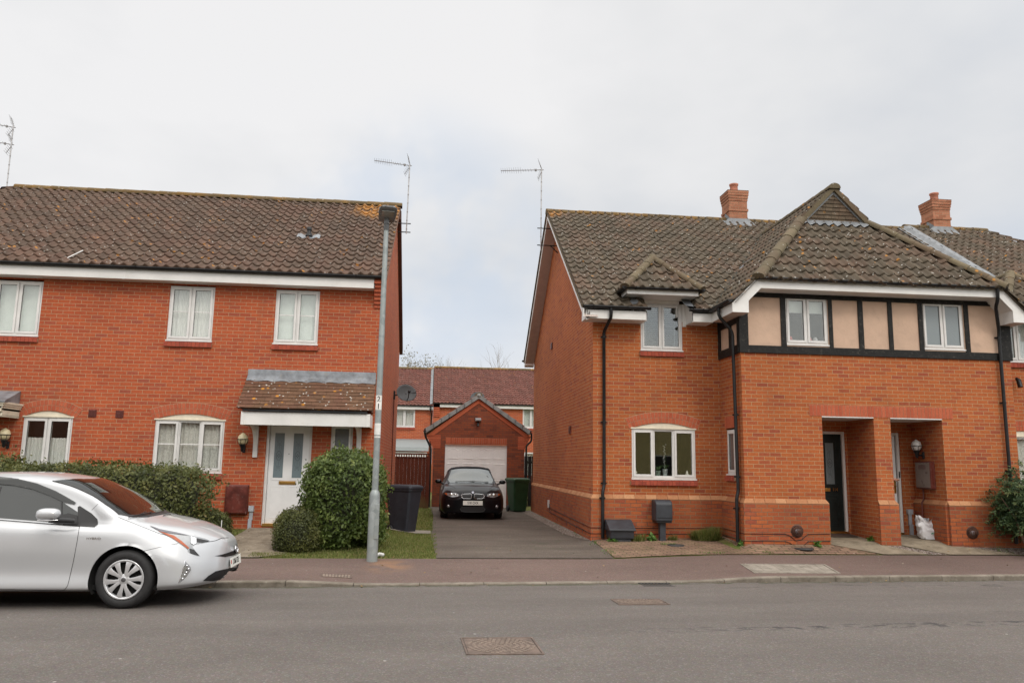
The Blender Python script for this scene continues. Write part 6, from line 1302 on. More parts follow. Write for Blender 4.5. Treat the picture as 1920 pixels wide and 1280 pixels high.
# shoots standing above the hedge
def shoots(pts, mat, seed, parent=None):
    g = np.random.default_rng(seed); P = []; 
    for x, y, z, h in pts:
        k = int(h * 150); t_ = g.random(k); P.append(np.stack([x + g.normal(0, .035, k) + t_ * .03, y + g.normal(0, .03, k), z + t_ * h], 1))
    P = np.concatenate(P); return P
# conifer-like shrub at the right edge
t = thing('shrub', 'dark green fronded shrub with drooping sprays and a leaning stem at the right edge', 'shrub', (11.75, 14.15, .1))
tr = MB(); tr.tube([(11.22, 13.98, .08), (11.12, 14.0, .40), (11.05, 14.05, .72), (11.2, 14.1, 1.1)], [.028, .024, .02, .012], 7); tr.tube([(11.3, 14.0, .1), (11.5, 14.1, .7), (11.6, 14.1, 1.3)], [.03, .025, .01], 7); tr.tube([(11.05, 14.05, .72), (10.9, 14.05, .95), (10.8, 14.05, 1.1)], [.012, .009, .005], 6); tr.build('stem', BARK, t)
g = np.random.default_rng(5); PP, NN, RR = [], [], []
for k in range(1500):
    c0 = np.array([11.72, 14.15, .97]) + g.normal(0, 1, 3) * np.array([.40, .25, .23]); c0[2] = max(c0[2], .55 + .2 * g.random()); 
    if c0[0] < 10.95: c0[0] = 10.95 + g.random() * .5
    dr = c0 - np.array([11.6, 14.15, .95]); dr /= np.linalg.norm(dr) + 1e-6; dr = dr + np.array([0, 0, -.10]) + g.normal(0, .3, 3); dr /= np.linalg.norm(dr); L = g.uniform(.16, .34); m_ = 34; s_ = np.linspace(0, 1, m_); sidev = np.cross(dr, [0, 0, 1.]); sidev /= np.linalg.norm(sidev) + 1e-6
    wv = (1 - s_) * .09 * g.choice([-1, 1], m_) * g.random(m_) ** .6; P = c0 + dr * (L * s_)[:, None] + sidev * wv[:, None] + np.array([0, 0, -1.]) * (.10 * s_ ** 2)[:, None]; PP.append(P); NN.append(np.tile([0, -.35, .8], (m_, 1)) + dr * .2); RR.append(np.full(m_, g.random() * .5 + .35 * s_ + (.15 if c0[2] > 1.15 else 0)))
leaves('foliage', np.concatenate(PP), np.concatenate(NN), .056, leaf_mat('yew_leaf', ((0, (.014, .034, .014)), (.4, (.032, .065, .024)), (.75, (.075, .12, .042)), (1, (.18, .21, .08)))), t, .5, .34, droop=.8, rnd=np.concatenate(RR), seed=9)
# grass blades and weeds
def blades(name, P, h, mat, label, cat, parent=None, kind='stuff', lean=.35, wd=.006, seed=2, group=None):
    g = np.random.default_rng(seed); n = len(P); hh = h * g.uniform(.5, 1.4, n); a = g.uniform(0, 6.28, n); d = np.stack([np.cos(a), np.sin(a), np.zeros(n)], 1); w_ = np.stack([-np.sin(a), np.cos(a), np.zeros(n)], 1) * wd
    ln = g.normal(0, lean, n); tip = P + d * (hh * ln)[:, None]; tip[:, 2] += hh; V = np.stack([P - w_, P + w_, tip], 1).reshape(-1, 3); me = bpy.data.meshes.new(name); me.vertices.add(3 * n); me.vertices.foreach_set('co', V.ravel()); me.loops.add(3 * n); me.polygons.add(n)
    me.loops.foreach_set('vertex_index', np.arange(3 * n)); me.polygons.foreach_set('loop_start', np.arange(n) * 3); me.polygons.foreach_set('loop_total', np.full(n, 3)); me.materials.append(mat); at = me.attributes.new('rnd', 'FLOAT', 'FACE'); at.data.foreach_set('value', g.random(n)); me.update(); me.validate()
    o = link(name, me, parent); tag(o, label, cat, group, kind); return o
GRASS = leaf_mat('grass_blade', ((0, (.075, .10, .022)), (.4, (.13, .165, .036)), (.75, (.20, .215, .062)), (.92, (.27, .23, .09)), (1, (.32, .25, .13))), .6, .3)
WEED = leaf_mat('weed_leaf', ((0, (.05, .11, .018)), (.6, (.09, .19, .03)), (1, (.16, .26, .06))), .5, .3)
def scatter(n, x0, x1, y0, y1, seed, ok=lambda x, y: True):
    g = np.random.default_rng(seed); x = g.uniform(x0, x1, n); y = g.uniform(y0, y1, n); k = np.array([ok(a, b) for a, b in zip(x, y)]); x, y = x[k], y[k]; return np.stack([x, y, [garden_z(a, b) - .01 for a, b in zip(x, y)]], 1)
Pg = np.concatenate([scatter(26000, -2.7, .16, 13.32, 17.3, 1, lambda x, y: x > -2.36 and y > back_y(x) + .02 and x < .14 - .05 * math.sin(y * 9)), scatter(9000, -1.0, .1, 18.0, 26.7, 2), scatter(9000, -7.5, -3.5, 13.2, 16.35, 3, lambda x, y: y > back_y(x) + .03 and (x < -3.58 or y < 13.5)), scatter(1500, -2.9, -2.3, 13.33, 13.7, 4)])
blades('grass', Pg, .038, GRASS, 'short patchy grass of the left-hand front gardens', 'grass')
Pv = np.concatenate([scatter(500, 3.16, 3.27, 15.75, 25, 5, lambda x, y: math.sin(y * 2.3) > -.1), scatter(900, 10.5, 12.4, 14.22, 14.62, 6, lambda x, y: math.sin(x * 7) + math.sin(x * 3.3) > -.3), scatter(260, 3.1, 3.3, 13.5, 15.6, 7, lambda x, y: math.sin(y * 5) > .1), scatter(160, .0, .16, 13.4, 22, 8), scatter(120, 4.9, 5.4, 14.05, 14.2, 9), scatter(60, 6.1, 6.25, 14.1, 14.2, 10), scatter(150, 4.45, 4.75, 15.0, 15.12, 11)])
blades('weeds', Pv, .045, WEED, 'low weeds in the cracks beside driveway, paving and gravel', 'weeds', seed=4)
def tuft(x, y, r, h, n, label, mat=WEED, broad=False, seed=1):
    g = np.random.default_rng(seed); a = g.uniform(0, 6.28, n); rr = r * np.sqrt(g.random(n)); z = garden_z(x, y); t = thing('weed', label, 'weed', (x, y, z))
    if broad:
        P = np.stack([x + rr * np.cos(a) * .6, y + rr * np.sin(a) * .6, z + g.random(n) * h * (1 - (rr / r) ** 2 * .6)], 1); N = np.stack([np.cos(a), np.sin(a), np.full(n, .9)], 1); leaves('leaves', P, N, .075, mat, t, .4, .5, seed=seed)
    else:
        P = np.stack([x + rr * np.cos(a), y + rr * np.sin(a) * .6, np.full(n, z)], 1); o = blades('leaves', P, h, mat, None, None, t, None, .5, .007, seed)
tuft(3.62, 15.42, .13, .12, 260, 'bright green leafy weed at the foot of the left downpipe', broad=True, seed=3); tuft(4.42, 15.55, .10, .12, 200, 'bright green leafy weed just left of the meter post', broad=True, seed=4)
tuft(4.08, 15.5, .20, .12, 500, 'straggly grass tuft right of the sloping-lid box', GRASS, seed=5); tuft(5.55, 15.6, .30, .22, 1400, 'long grass tuft in the corner behind the second downpipe', GRASS, seed=6); tuft(5.95, 14.72, .12, .12, 160, 'weed at the foot of the second downpipe', broad=True, seed=7)
tuft(7.35, 14.52, .08, .07, 80, 'tiny weed at the base of the brick left of the first porch', broad=True, seed=8); tuft(4.86, 15.6, .10, .10, 160, 'small grass tuft right of the meter post', GRASS, seed=9); tuft(8.63, 14.9, .06, .08, 60, 'tiny weed inside the first porch entrance', broad=True, seed=10)
# trees beyond the back houses
def tree(x, y, H, spread_, label, leafy, seed, lo=.25):
    t = thing('tree', label, 'tree', (x, y, 0)); random.seed(seed); br = MB(); tips = []
    def grow(p, d, L, r, k):
        n = 3; pts = [p]; q = p
        for i in range(n): d = (d + Vector((random.uniform(-1, 1), random.uniform(-1, 1), random.uniform(-.3, .7))) * .16).normalized(); q = q + d * (L / n); pts.append(q)
        br.tube(pts, [r * (1 - .5 * i / n) for i in range(n + 1)], 5 if k < 4 else 4, caps=False); tips.append((q, k))
        if k >= (6 if not leafy else 5): return
        for i in range(3 if k < 5 else 2):
            a = random.uniform(0, 6.28); s_ = d.orthogonal().normalized(); s_ = s_ * math.cos(a) + d.cross(s_) * math.sin(a); f = random.uniform(.35, .7) * spread_; pt = pts[-1] if i == 0 else pts[random.choice((1, 2))]; grow(pt, (d + s_ * f + Vector((0, 0, .15))).normalized(), L * random.uniform(.62, .8), r * .55, k + 1)
    grow(Vector((x, y, 0)), Vector((0, 0, 1)), H * .34, H * .018, 0); br.build('trunk', plain('grey_bark', (.22, .19, .16), .9), t)
    if leafy:
        T = np.array([tuple(q) for q, k in tips if k >= 3]); g = np.random.default_rng(seed); i = g.integers(0, len(T), 9000); P = T[i] + g.normal(0, .24, (9000, 3)); leaves('crown', P[:2600], np.tile([0, -.3, .5], (2600, 1)), .13, leaf_mat('sparse_leaf', ((0, (.12, .115, .07)), (.6, (.20, .18, .12)), (1, (.28, .24, .17)))), t, 1.0, .5, rnd=.5 + g.normal(0, .15, 2600), seed=seed)
    random.seed(seed + 99)
tree(-1.95, 62, 10.6, .75, 'leafy tree top just right of the left-hand terrace, beyond the distant roofs', True, 4)
tree(2.45, 62, 11.6, .75, 'bare tree above the distant roofs, left of the two bare ones', False, 11); tree(5.1, 62, 11.4, .75, 'bare tree above the distant roofs, nearest the gable of the right-hand house', False, 23)
# ================================================================ houses across the road (seen only in reflections)
def across(x0, x1, y, ze, zr, col, label, gab=()):
    h = thing('house', label, 'house', ((x0 + x1) / 2, y, 0)); w_ = MB(); m_ = plain('rendered_wall', col, .9, var=.1)
    w_.box(x0, x1, y - 8, y, -.1, ze); w_.build('wall', m_, h); r_ = MB(); r_.add([(x0 - .3, y + .4, ze - .2), (x1 + .3, y + .4, ze - .2), (x1 + .3, y - 4, zr), (x0 - .3, y - 4, zr), (x0 - .3, y - 8.4, ze - .2), (x1 + .3, y - 8.4, ze - .2)], [(0, 1, 2, 3), (3, 2, 5, 4), (0, 3, 4), (1, 5, 2)])
    for gx in gab: r_.add([(gx - 2.2, y + .5, ze - .1), (gx + 2.2, y + .5, ze - .1), (gx, y + .5, ze + 2.2), (gx, y - 3, ze + 2.2), (gx - 2.2, y - 3, ze), (gx + 2.2, y - 3, ze)], [(0, 1, 2), (0, 2, 3, 4), (1, 5, 3, 2)])
    r_.build('roof', plain('slate_grey_roof', (.10, .09, .085), .8, var=.2), h); f_ = MB()
    x = x0 + 1
    while x < x1 - 1.5:
        for z in (1.0, 3.6): f_.box(x, x + 1.2, y, y + .04, z, z + 1.15, 0); f_.box(x + .06, x + .57, y + .04, y + .045, z + .06, z + 1.09, 1); f_.box(x + .63, x + 1.14, y + .04, y + .045, z + .06, z + 1.09, 1)
        x += 2.9
    f_.build('window', [WHITE, BLACKP], h)
across(2, 16, -9, 5.2, 8.2, (.74, .60, .28), 'yellow rendered house across the road, mirrored in the ground floor window', (5.5, 12)); across(-16, -1, -9, 5.0, 8.0, (.30, .12, .07), 'red brick house across the road, mirrored in the left-hand windows', (-6,)); across(20, 34, -9, 5.0, 8.0, (.32, .14, .08), 'brick house across the road, farther along to the right'); across(-34, -20, -9, 5.0, 8.0, (.30, .12, .07), 'brick house across the road, farther along to the left')
# carrier bag
bx, by = 10.02, 15.15; bz = garden_z(bx, by) + .02; t = thing('carrier_bag', 'crumpled white plastic carrier bag standing on the porch floor', 'bag', (bx, by, bz)); g = np.random.default_rng(3); mb = MB(); P = []; nn = 36
lf = lumpy(4, .16, 5); 
for i in range(15):
    v = i / 14; row = []
    for j in range(nn + 1):
        a = 2 * math.pi * (j % nn) / nn; rx, ry = .19 + .02 * math.sin(v * 3) - .0 * v, .105 * (1 - .45 * v); d = np.array([math.cos(a), math.sin(a), v * 1.6]); k = 1 + float(lf(d[None] * 1.6)[0]) * (.5 + .8 * v); x = rx * math.copysign(abs(math.cos(a)) ** .8, math.cos(a)) * k * (.82 if i == 0 else 1); y = ry * math.sin(a) * k; z = v * (.42 + .05 * math.sin(a * 2 + 1) + .03 * math.sin(a * 5)) + .0; row.append((bx + x - .07 * v, by + y, bz + z))
    P.append(row)
mb.grid(P); mb.add(P[0][:nn], [tuple(range(nn))]); mb.build('bag', plain('white_polythene', (.66, .66, .68), .35, var=.05), t)
mb = MB(); 
for i in range(5): mb.box(bx - .02 + i * .018, bx - .008 + i * .018, by - .112, by - .108, bz + .10 + i * .004, bz + .122 + (i % 2) * .01)
mb.build('print', plain('green_print', (.05, .22, .13), .5), t)

# fallen leaves and scraps gathered at the edges
g = np.random.default_rng(77); P = []
for x0, x1, y0, y1, n_ in ((-2.6, .1, 13.32, 13.5, 40), (.1, 3.2, 13.4, 26, 60), (3.3, 8, 13.9, 15.6, 60), (8, 11.5, 14.15, 15.5, 40), (-3.5, -2.4, 13.4, 16.2, 30)):
    for _ in range(n_): x, y = g.uniform(x0, x1), g.uniform(y0, y1); P.append((x, y, (garden_z(x, y) if y > back_y(x) else pave_z(x, y)) + .022))
for _ in range(90): x = g.uniform(-3, 13); y = kerb_y(x) - abs(g.normal(0, .10)) - .01; P.append((x, y, road_z(x, y) + .006))
for _ in range(50): x = g.uniform(-3, 13); y = g.uniform(kerb_y(x) + .15, back_y(x)); P.append((x, y, pave_z(x, y) + .006))
P = np.array(P); o = leaves('fallen_leaves', P, np.tile([0, 0, 1.0], (len(P), 1)), .032, leaf_mat('dead_leaf', ((0, (.08, .045, .02)), (.5, (.20, .12, .05)), (.85, (.30, .22, .11)), (1, (.55, .52, .45))), .8, .1), None, .25, .7, seed=6); tag(o, 'scattered fallen leaves and crumbs along kerb, drive and paving', 'leaf litter', None, 'stuff')
mb = MB(); lx2, ly2 = -.80, 13.45; zz = garden_z(lx2, ly2) + .03
for k in range(3): mb.lathe([(0, -.03), (.03, -.02), (.045, .01), (.03, .03), (0, .035)], (lx2 + k * .035 - .03, ly2 + .015 * (k % 2), zz + .008 * (k % 2)), n=7)
tag(mb.build('litter', plain('paper_white', (.6, .6, .58), .8)), 'small crumpled white paper in the grass right of the lamp post', 'litter')
# ================================================================ cars
def pch(x, xs, ys):
    """monotone cubic interpolation"""
    xs, ys = np.asarray(xs, float), np.asarray(ys, float); x = np.clip(np.asarray(x, float), xs[0], xs[-1]); h = np.diff(xs); d = np.diff(ys) / h; m = np.zeros(len(xs))
    m[0], m[-1] = d[0], d[-1]
    for i in range(1, len(xs) - 1):
        if d[i - 1] * d[i] > 0: w1, w2 = 2 * h[i] + h[i - 1], h[i] + 2 * h[i - 1]; m[i] = (w1 + w2) / (w1 / d[i - 1] + w2 / d[i])
    i = np.clip(np.searchsorted(xs, x) - 1, 0, len(xs) - 2); t = (x - xs[i]) / h[i]
    return (2 * t ** 3 - 3 * t ** 2 + 1) * ys[i] + (t ** 3 - 2 * t ** 2 + t) * h[i] * m[i] + (-2 * t ** 3 + 3 * t ** 2) * ys[i + 1] + (t ** 3 - t ** 2) * h[i] * m[i + 1]
class Car:
    """body skin lofted through control lines; the car points along local +x, local y<0 is its right-hand side"""
    def __init__(s, lines, xs, M, arches, zsill, nose=.22):
        s.M = M; s.Mi = M.inverted(); s.arch = arches
        cols = []
        for L in lines:  # L = (x list, y list, z list)
            cols.append(np.stack([xs, pch(xs, L[0], L[1]), pch(xs, L[0], L[2])], 1))
        A = np.stack(cols, 1); a, b = A[-1], A[0]; w_ = np.abs(a[:, 1]).max(); ext = []
        for f_, k_ in ((.8, .10), (.6, .17), (.4, .215), (.2, .24), (0, .25)): e_ = a.copy(); e_[:, 1] *= f_; e_[:, 0] += k_ * w_ * nose; ext.append(e_)
        pre = []
        for f_ in (0, .5): e_ = b.copy(); e_[:, 1] *= f_; e_[:, 0] -= .03 * (1 - f_); pre.append(e_)
        A = np.concatenate([np.stack(pre), A, np.stack(ext)]); xs = A[:, 0, 0]
        _ = A                                 # stations x control x 3
        sub = 6; t = np.linspace(0, A.shape[1] - 1, (A.shape[1] - 1) * sub + 1); B = np.zeros((len(xs), len(t), 3)); k = np.arange(A.shape[1])
        for i in range(len(xs)):
            for c in (1, 2): B[i, :, c] = s.cr(A[i, :, c], t)
            B[i, :, 0] = xs[i]
        s.B = B
    @staticmethod
    def cr(v, t):
        n = len(v); i = np.clip(t.astype(int), 0, n - 2); f = t - i; p = np.concatenate([[2 * v[0] - v[1]], v, [v[-2] if True else 0]]); a, b, c, d = p[i], p[i + 1], p[i + 2], p[i + 3]; k = .42
        m0, m1 = (c - a) * k, (d - b) * k; return (2 * f ** 3 - 3 * f ** 2 + 1) * b + (f ** 3 - 2 * f ** 2 + f) * m0 + (-2 * f ** 3 + 3 * f ** 2) * c + (f ** 3 - f ** 2) * m1
    def skin(s, name, mat, parent, warp=None):
        B = s.B.copy()
        if warp is not None: B = warp(B)
        B[..., 1] = np.minimum(B[..., 1], 0) if False else B[..., 1]
        n, m = B.shape[:2]; V = []; F = []; idx = {}
        keep = np.ones((n, m), bool)
        for ax, az, ar in s.arch:
            d = np.hypot(B[..., 0] - ax, B[..., 2] - az); inside = (d < ar) & (B[..., 1] < -.45); keep &= ~inside
        # snap the ring of points next to the arch on to the circle
        Bs = B.copy()
        for ax, az, ar in s.arch:
            d = np.hypot(B[..., 0] - ax, B[..., 2] - az); ins = (d < ar) & (B[..., 1] < -.45); nb = np.zeros_like(ins)
            nb[1:] |= ~ins[:-1]; nb[:-1] |= ~ins[1:]; nb[:, 1:] |= ~ins[:, :-1]; nb[:, :-1] |= ~ins[:, 1:]; nb[1:, 1:] |= ~ins[:-1, :-1]; nb[:-1, :-1] |= ~ins[1:, 1:]; nb[1:, :-1] |= ~ins[:-1, 1:]; nb[:-1, 1:] |= ~ins[1:, :-1]; ring = ins & nb
            for i, j in zip(*np.where(ring)):
                q = B[i, j]; dd = max(d[i, j], 1e-3); k = ar / dd; nx, nz = ax + (q[0] - ax) * k, az + (q[2] - az) * k; Bs[i, j] = (nx, q[1], nz); keep[i, j] = True
        def vid(i, j, sg):
            if sg > 0 and j == m - 1: sg = -1
            k = (i, j, sg)
            if k not in idx: idx[k] = len(V); p = Bs[i, j]; V.append((p[0], p[1] * (1 if sg < 0 else -1), p[2]))
            return idx[k]
        for i in range(n - 1):
            for j in range(m - 1):
                if keep[i, j] and keep[i + 1, j] and keep[i, j + 1] and keep[i + 1, j + 1]:
                    F.append((vid(i, j, -1), vid(i, j + 1, -1), vid(i + 1, j + 1, -1), vid(i + 1, j, -1))); F.append((vid(i, j, 1), vid(i + 1, j, 1), vid(i + 1, j + 1, 1), vid(i, j + 1, 1)))
        # full skin (no arches) for projecting details
        FV = [(p[0], p[1], p[2]) for p in B.reshape(-1, 3)] + [(p[0], -p[1], p[2]) for p in B.reshape(-1, 3)]; FF = []
        for o_ in (0, n * m):
            for i in range(n - 1):
                for j in range(m - 1): a = o_ + i * m + j; FF.append((a, a + 1, a + m + 1, a + m))
        W_ = [s.M @ Vector(v) for v in FV]; s.bvh = BVHTree.FromPolygons(W_, FF); s.Bf = B
        me = bpy.data.meshes.new(name); me.from_pydata([tuple(s.M @ Vector(v)) for v in V], [], F); me.materials.append(mat); me.polygons.foreach_set('use_smooth', [True] * len(F)); me.update()
        # normals outward
        bm = bmesh.new(); bm.from_mesh(me); bmesh.ops.remove_doubles(bm, verts=bm.verts, dist=1e-4); bmesh.ops.recalc_face_normals(bm, faces=bm.faces); bm.to_mesh(me); bm.free()
        return link(name, me, parent)
    def poly(s, pts, kind, step):
        pts = [Vector(p) for p in pts]; full = []
        for i, p in enumerate(pts):
            q = pts[(i + 1) % len(pts)]; k = max(1, int((q - p).length / step)); full += [p.lerp(q, a / k) for a in range(k)]
        n = len(full); allp = list(full); xs = [p.x for p in full]; ys = [p.y for p in full]
        def ins(x, y):
            c = False
            for i in range(n):
                a, b = full[i], full[(i + 1) % n]
                if (a.y > y) != (b.y > y) and x < (b.x - a.x) * (y - a.y) / (b.y - a.y) + a.x: c = not c
            return c
        x = min(xs) + step * .5
        while x < max(xs):
            y = min(ys) + step * .5
            while y < max(ys):
                if ins(x, y): allp.append(Vector((x, y)))
                y += step
            x += step
        v, e, f, *_ = delaunay_2d_cdt(allp, [(i, (i + 1) % n) for i in range(n)], [list(range(n))], 1, 1e-6); return v, f
    def cast(s, p, kind, off):
        """project a 2D point on the skin: 'px' photo pixel, 'side' (x,z), 'top' (x,y), 'front' (y,z)"""
        if kind == 'px': o_, d = EYE, ray(p[0], p[1]).normalized()
        else:
            R3 = s.M.to_3x3()
            if kind == 'side': o_, d = s.M @ Vector((p[0], -3, p[1])), R3 @ Vector((0, 1, 0))
            if kind == 'off': o_, d = s.M @ Vector((p[0], 3, p[1])), R3 @ Vector((0, -1, 0))
            if kind == 'top': o_, d = s.M @ Vector((p[0], p[1], 4)), R3 @ Vector((0, 0, -1))
            if kind == 'front': o_, d = s.M @ Vector((4, p[0], p[1])), R3 @ Vector((-1, 0, 0))
            d = d.normalized()
        loc, nr, i, dist = s.bvh.ray_cast(o_, d)
        if loc is None:
            loc, nr, i, dist = s.bvh.find_nearest(o_ + d * (s.M.translation - o_).dot(d) if kind != 'px' else o_ + d * 8.5)
        if nr.dot(d) > 0: nr = -nr
        return loc + nr * off
    def patch(s, name, pts, kind, mat, parent, off=.003, step=None, thick=0, both=False, mats=None):
        step = step or {'px': 4, 'side': .03, 'top': .04, 'front': .02}[kind]; v, f = s.poly(pts, kind, step); out = MB(); V = [s.cast(p, kind, off) for p in v]; out.add(V, [tuple(q) for q in f], 0, True)
        if both:
            V2 = [s.M @ Vector((lambda q: (q.x, -q.y, q.z))(s.Mi @ p)) for p in V]
            o2 = MB(); o2.add(V2, [tuple(q)[::-1] for q in f], 0, True); o2.build(name, mats or mat, parent)
        return out.build(name, mats or mat, parent)
    def line(s, mb, pts, kind, w=.004, off=.002, n=10, both=False):
        P = []
        for a, b in zip(pts, pts[1:]):
            for i in range(n): P.append((a[0] + (b[0] - a[0]) * i / n, a[1] + (b[1] - a[1]) * i / n))
        P.append(pts[-1]); Q = [s.cast(p, kind, off) for p in P]; mb.tube(Q, w, 5)
        if both: mb.tube([s.M @ Vector((lambda q: (q.x, -q.y, q.z))(s.Mi @ p)) for p in Q], w, 5)
    def L(s, x, y, z): return s.M @ Vector((x, y, z))
def paint(name, col, rough=.3, metal=.0, coatw=.9):
    m, n, b = base(name, rough, col, metal, .5, 1.0); co = n.new('ShaderNodeTexCoord').outputs['Object']; n.put(b.inputs['Base Color'], n.mix(n.noise(co, 2.5, 4, .6), tuple(c * .95 for c in col) + (1,), (*col, 1)))
    b.inputs['Coat Weight'].default_value = coatw; b.inputs['Coat Roughness'].default_value = .03
    return m
def lathe_local(mb, M, prof, n=40, **k):
    old = mb.M; mb.M = M; mb.lathe(prof, (0, 0, 0), 'y', n, **k); mb.M = old
RUBBER = plain('tyre_rubber', (.018, .018, .019), .75, var=.2, scale=20); RIMM = paint('silver_wheel', (.58, .59, .61), .3, .45); WELL = plain('wheel_well', (.008, .008, .008), .95)
def wheel(parent, C_, x, y, z, r, rimr, sgn, spokes=10, w=.2, style='cover', rim=RIMM, turn=.2):
    """sgn=-1: outer face towards local -y"""
    M = C_.M @ Matrix.Translation((x, y, z)) @ (Matrix.Rotation(math.pi, 4, 'Z') if sgn > 0 else Matrix.Identity(4)) @ Matrix.Rotation(turn, 4, 'Y')
    t = MB(M); pr = [(rimr, .02 - w / 2), (rimr + .02, -w / 2 + .0), (r - .035, -w / 2 - .006), (r - .012, -w / 2 + .016), (r, -w / 2 + .04), (r, w / 2 - .04), (r - .012, w / 2 - .016), (r - .03, w / 2), (rimr, w / 2 - .02)]
    t.lathe(pr, (0, 0, 0), 'y', 56)
    for k in range(4): a = r + .0004; t.lathe([(a, -w / 2 + .05 + k * .033), (a - .006, -w / 2 + .052 + k * .033), (a - .006, -w / 2 + .056 + k * .033), (a, -w / 2 + .058 + k * .033)], (0, 0, 0), 'y', 40) if False else None
    tw = t.build('wheel', RUBBER, parent)
    r_ = MB(M); f = -w / 2 + .012
    r_.lathe([(rimr - .002, f + .10), (rimr - .004, f + .01), (rimr + .006, f - .004), (rimr + .004, f - .01), (rimr - .010, f - .008), (rimr - .024, f + .004), (rimr - .024, f + .03)], (0, 0, 0), 'y', 56)
    if style == 'cover':
        r_.lathe([(0, f - .012), (.028, f - .012), (.034, f - .006), (.050, f - .010), (.062, f + .0)], (0, 0, 0), 'y', 30)
        for k in range(spokes):
            a = 2 * math.pi * (k // 2) / (spokes / 2) + (.18 if k % 2 else -.18); a2 = a + (.10 if k % 2 else -.10)
            def pt(rr, aa, hw, yy): return [(rr * math.cos(aa) - hw * math.sin(aa), yy, rr * math.sin(aa) + hw * math.cos(aa)), (rr * math.cos(aa) + hw * math.sin(aa), yy, rr * math.sin(aa) - hw * math.cos(aa))]
            P = []
            for rr, aa, hw, yy in ((.045, a, .016, f - .006), (.10, a + (a2 - a) * .5, .019, f - .014), (.155, a2, .026, f - .010), (rimr - .016, a2, .036, f + .0)): q = pt(rr, aa, hw, yy); c_ = (rr * math.cos(aa), yy - .006, rr * math.sin(aa)); P.append([q[0], c_, q[1]])
            r_.grid(P, smooth=True)
    else:
        r_.lathe([(0, f + .01), (.05, f + .01), (.06, f + .02)], (0, 0, 0), 'y', 20)
        for k in range(spokes):
            a = 2 * math.pi * k / spokes; P = [[(rr * math.cos(a) - h * math.sin(a), yy, rr * math.sin(a) + h * math.cos(a)), (rr * math.cos(a) + h * math.sin(a), yy, rr * math.sin(a) - h * math.cos(a))] for rr, h, yy in ((.04, .02, f + .01), (.12, .018, f + .005), (rimr - .01, .024, f + .0))]; r_.grid(P)
    r_.build('rim', rim, tw); d_ = MB(M); d_.lathe([(0, f + .05), (rimr - .01, f + .05)], (0, 0, 0), 'y', 30); d_.build('brake_disc', WELL, tw)
    e_ = MB(M); e_.lathe([(0, f - .0135), (.024, f - .0135), (.026, f - .012)], (0, 0, 0), 'y', 20); e_.build('hub_emblem', plain('badge_grey', (.16, .16, .17), .3, metal=.7), tw)
    return tw
def liner(mb, C_, x, z, r, side, y0=.36, y1=.84):
    """dark inner arch"""
    P = [[tuple(C_.L(x + rr * math.cos(a), side * yy, z + rr * math.sin(a))) for a in np.linspace(-.45, math.pi + .45, 25)] for rr, yy in ((r + .004, y1), (r + .004, y0), (.02, y0))]
    mb.grid(P)
def plate(parent, C_, x, y, z, w, h, text, tilt=0, yaw=0, front=True, blue=None, name='number_plate', size=.078):
    M = C_.M @ Matrix.Translation((x, y, z)) @ Matrix.Rotation(yaw, 4, 'Z') @ Matrix.Rotation(-tilt, 4, 'Y'); p = MB(M); p.box(-.006, 0, -w / 2, w / 2, -h / 2, h / 2); o = p.build(name, plain('plate_white', (.80, .80, .75), .35, var=.02), parent, bevel=.002)
    T = M @ Matrix(((0, 0, 1, .001), (1, 0, 0, 0), (0, 1, 0, 0), (0, 0, 0, 1))); t = MB(); text_mb(t, text, h * .78, T, depth=.001, xs=.74, space=1.12, bold=.022); t.build('plate_text', BLACKP, o)
    if blue: b_ = MB(M); b_.box(.0005, .002, -w / 2 + .012, -w / 2 + .05, -h * .12, h * .28); b_.build('plate_flag', plain('plate_red', (.45, .06, .06), .4), o)
    return o
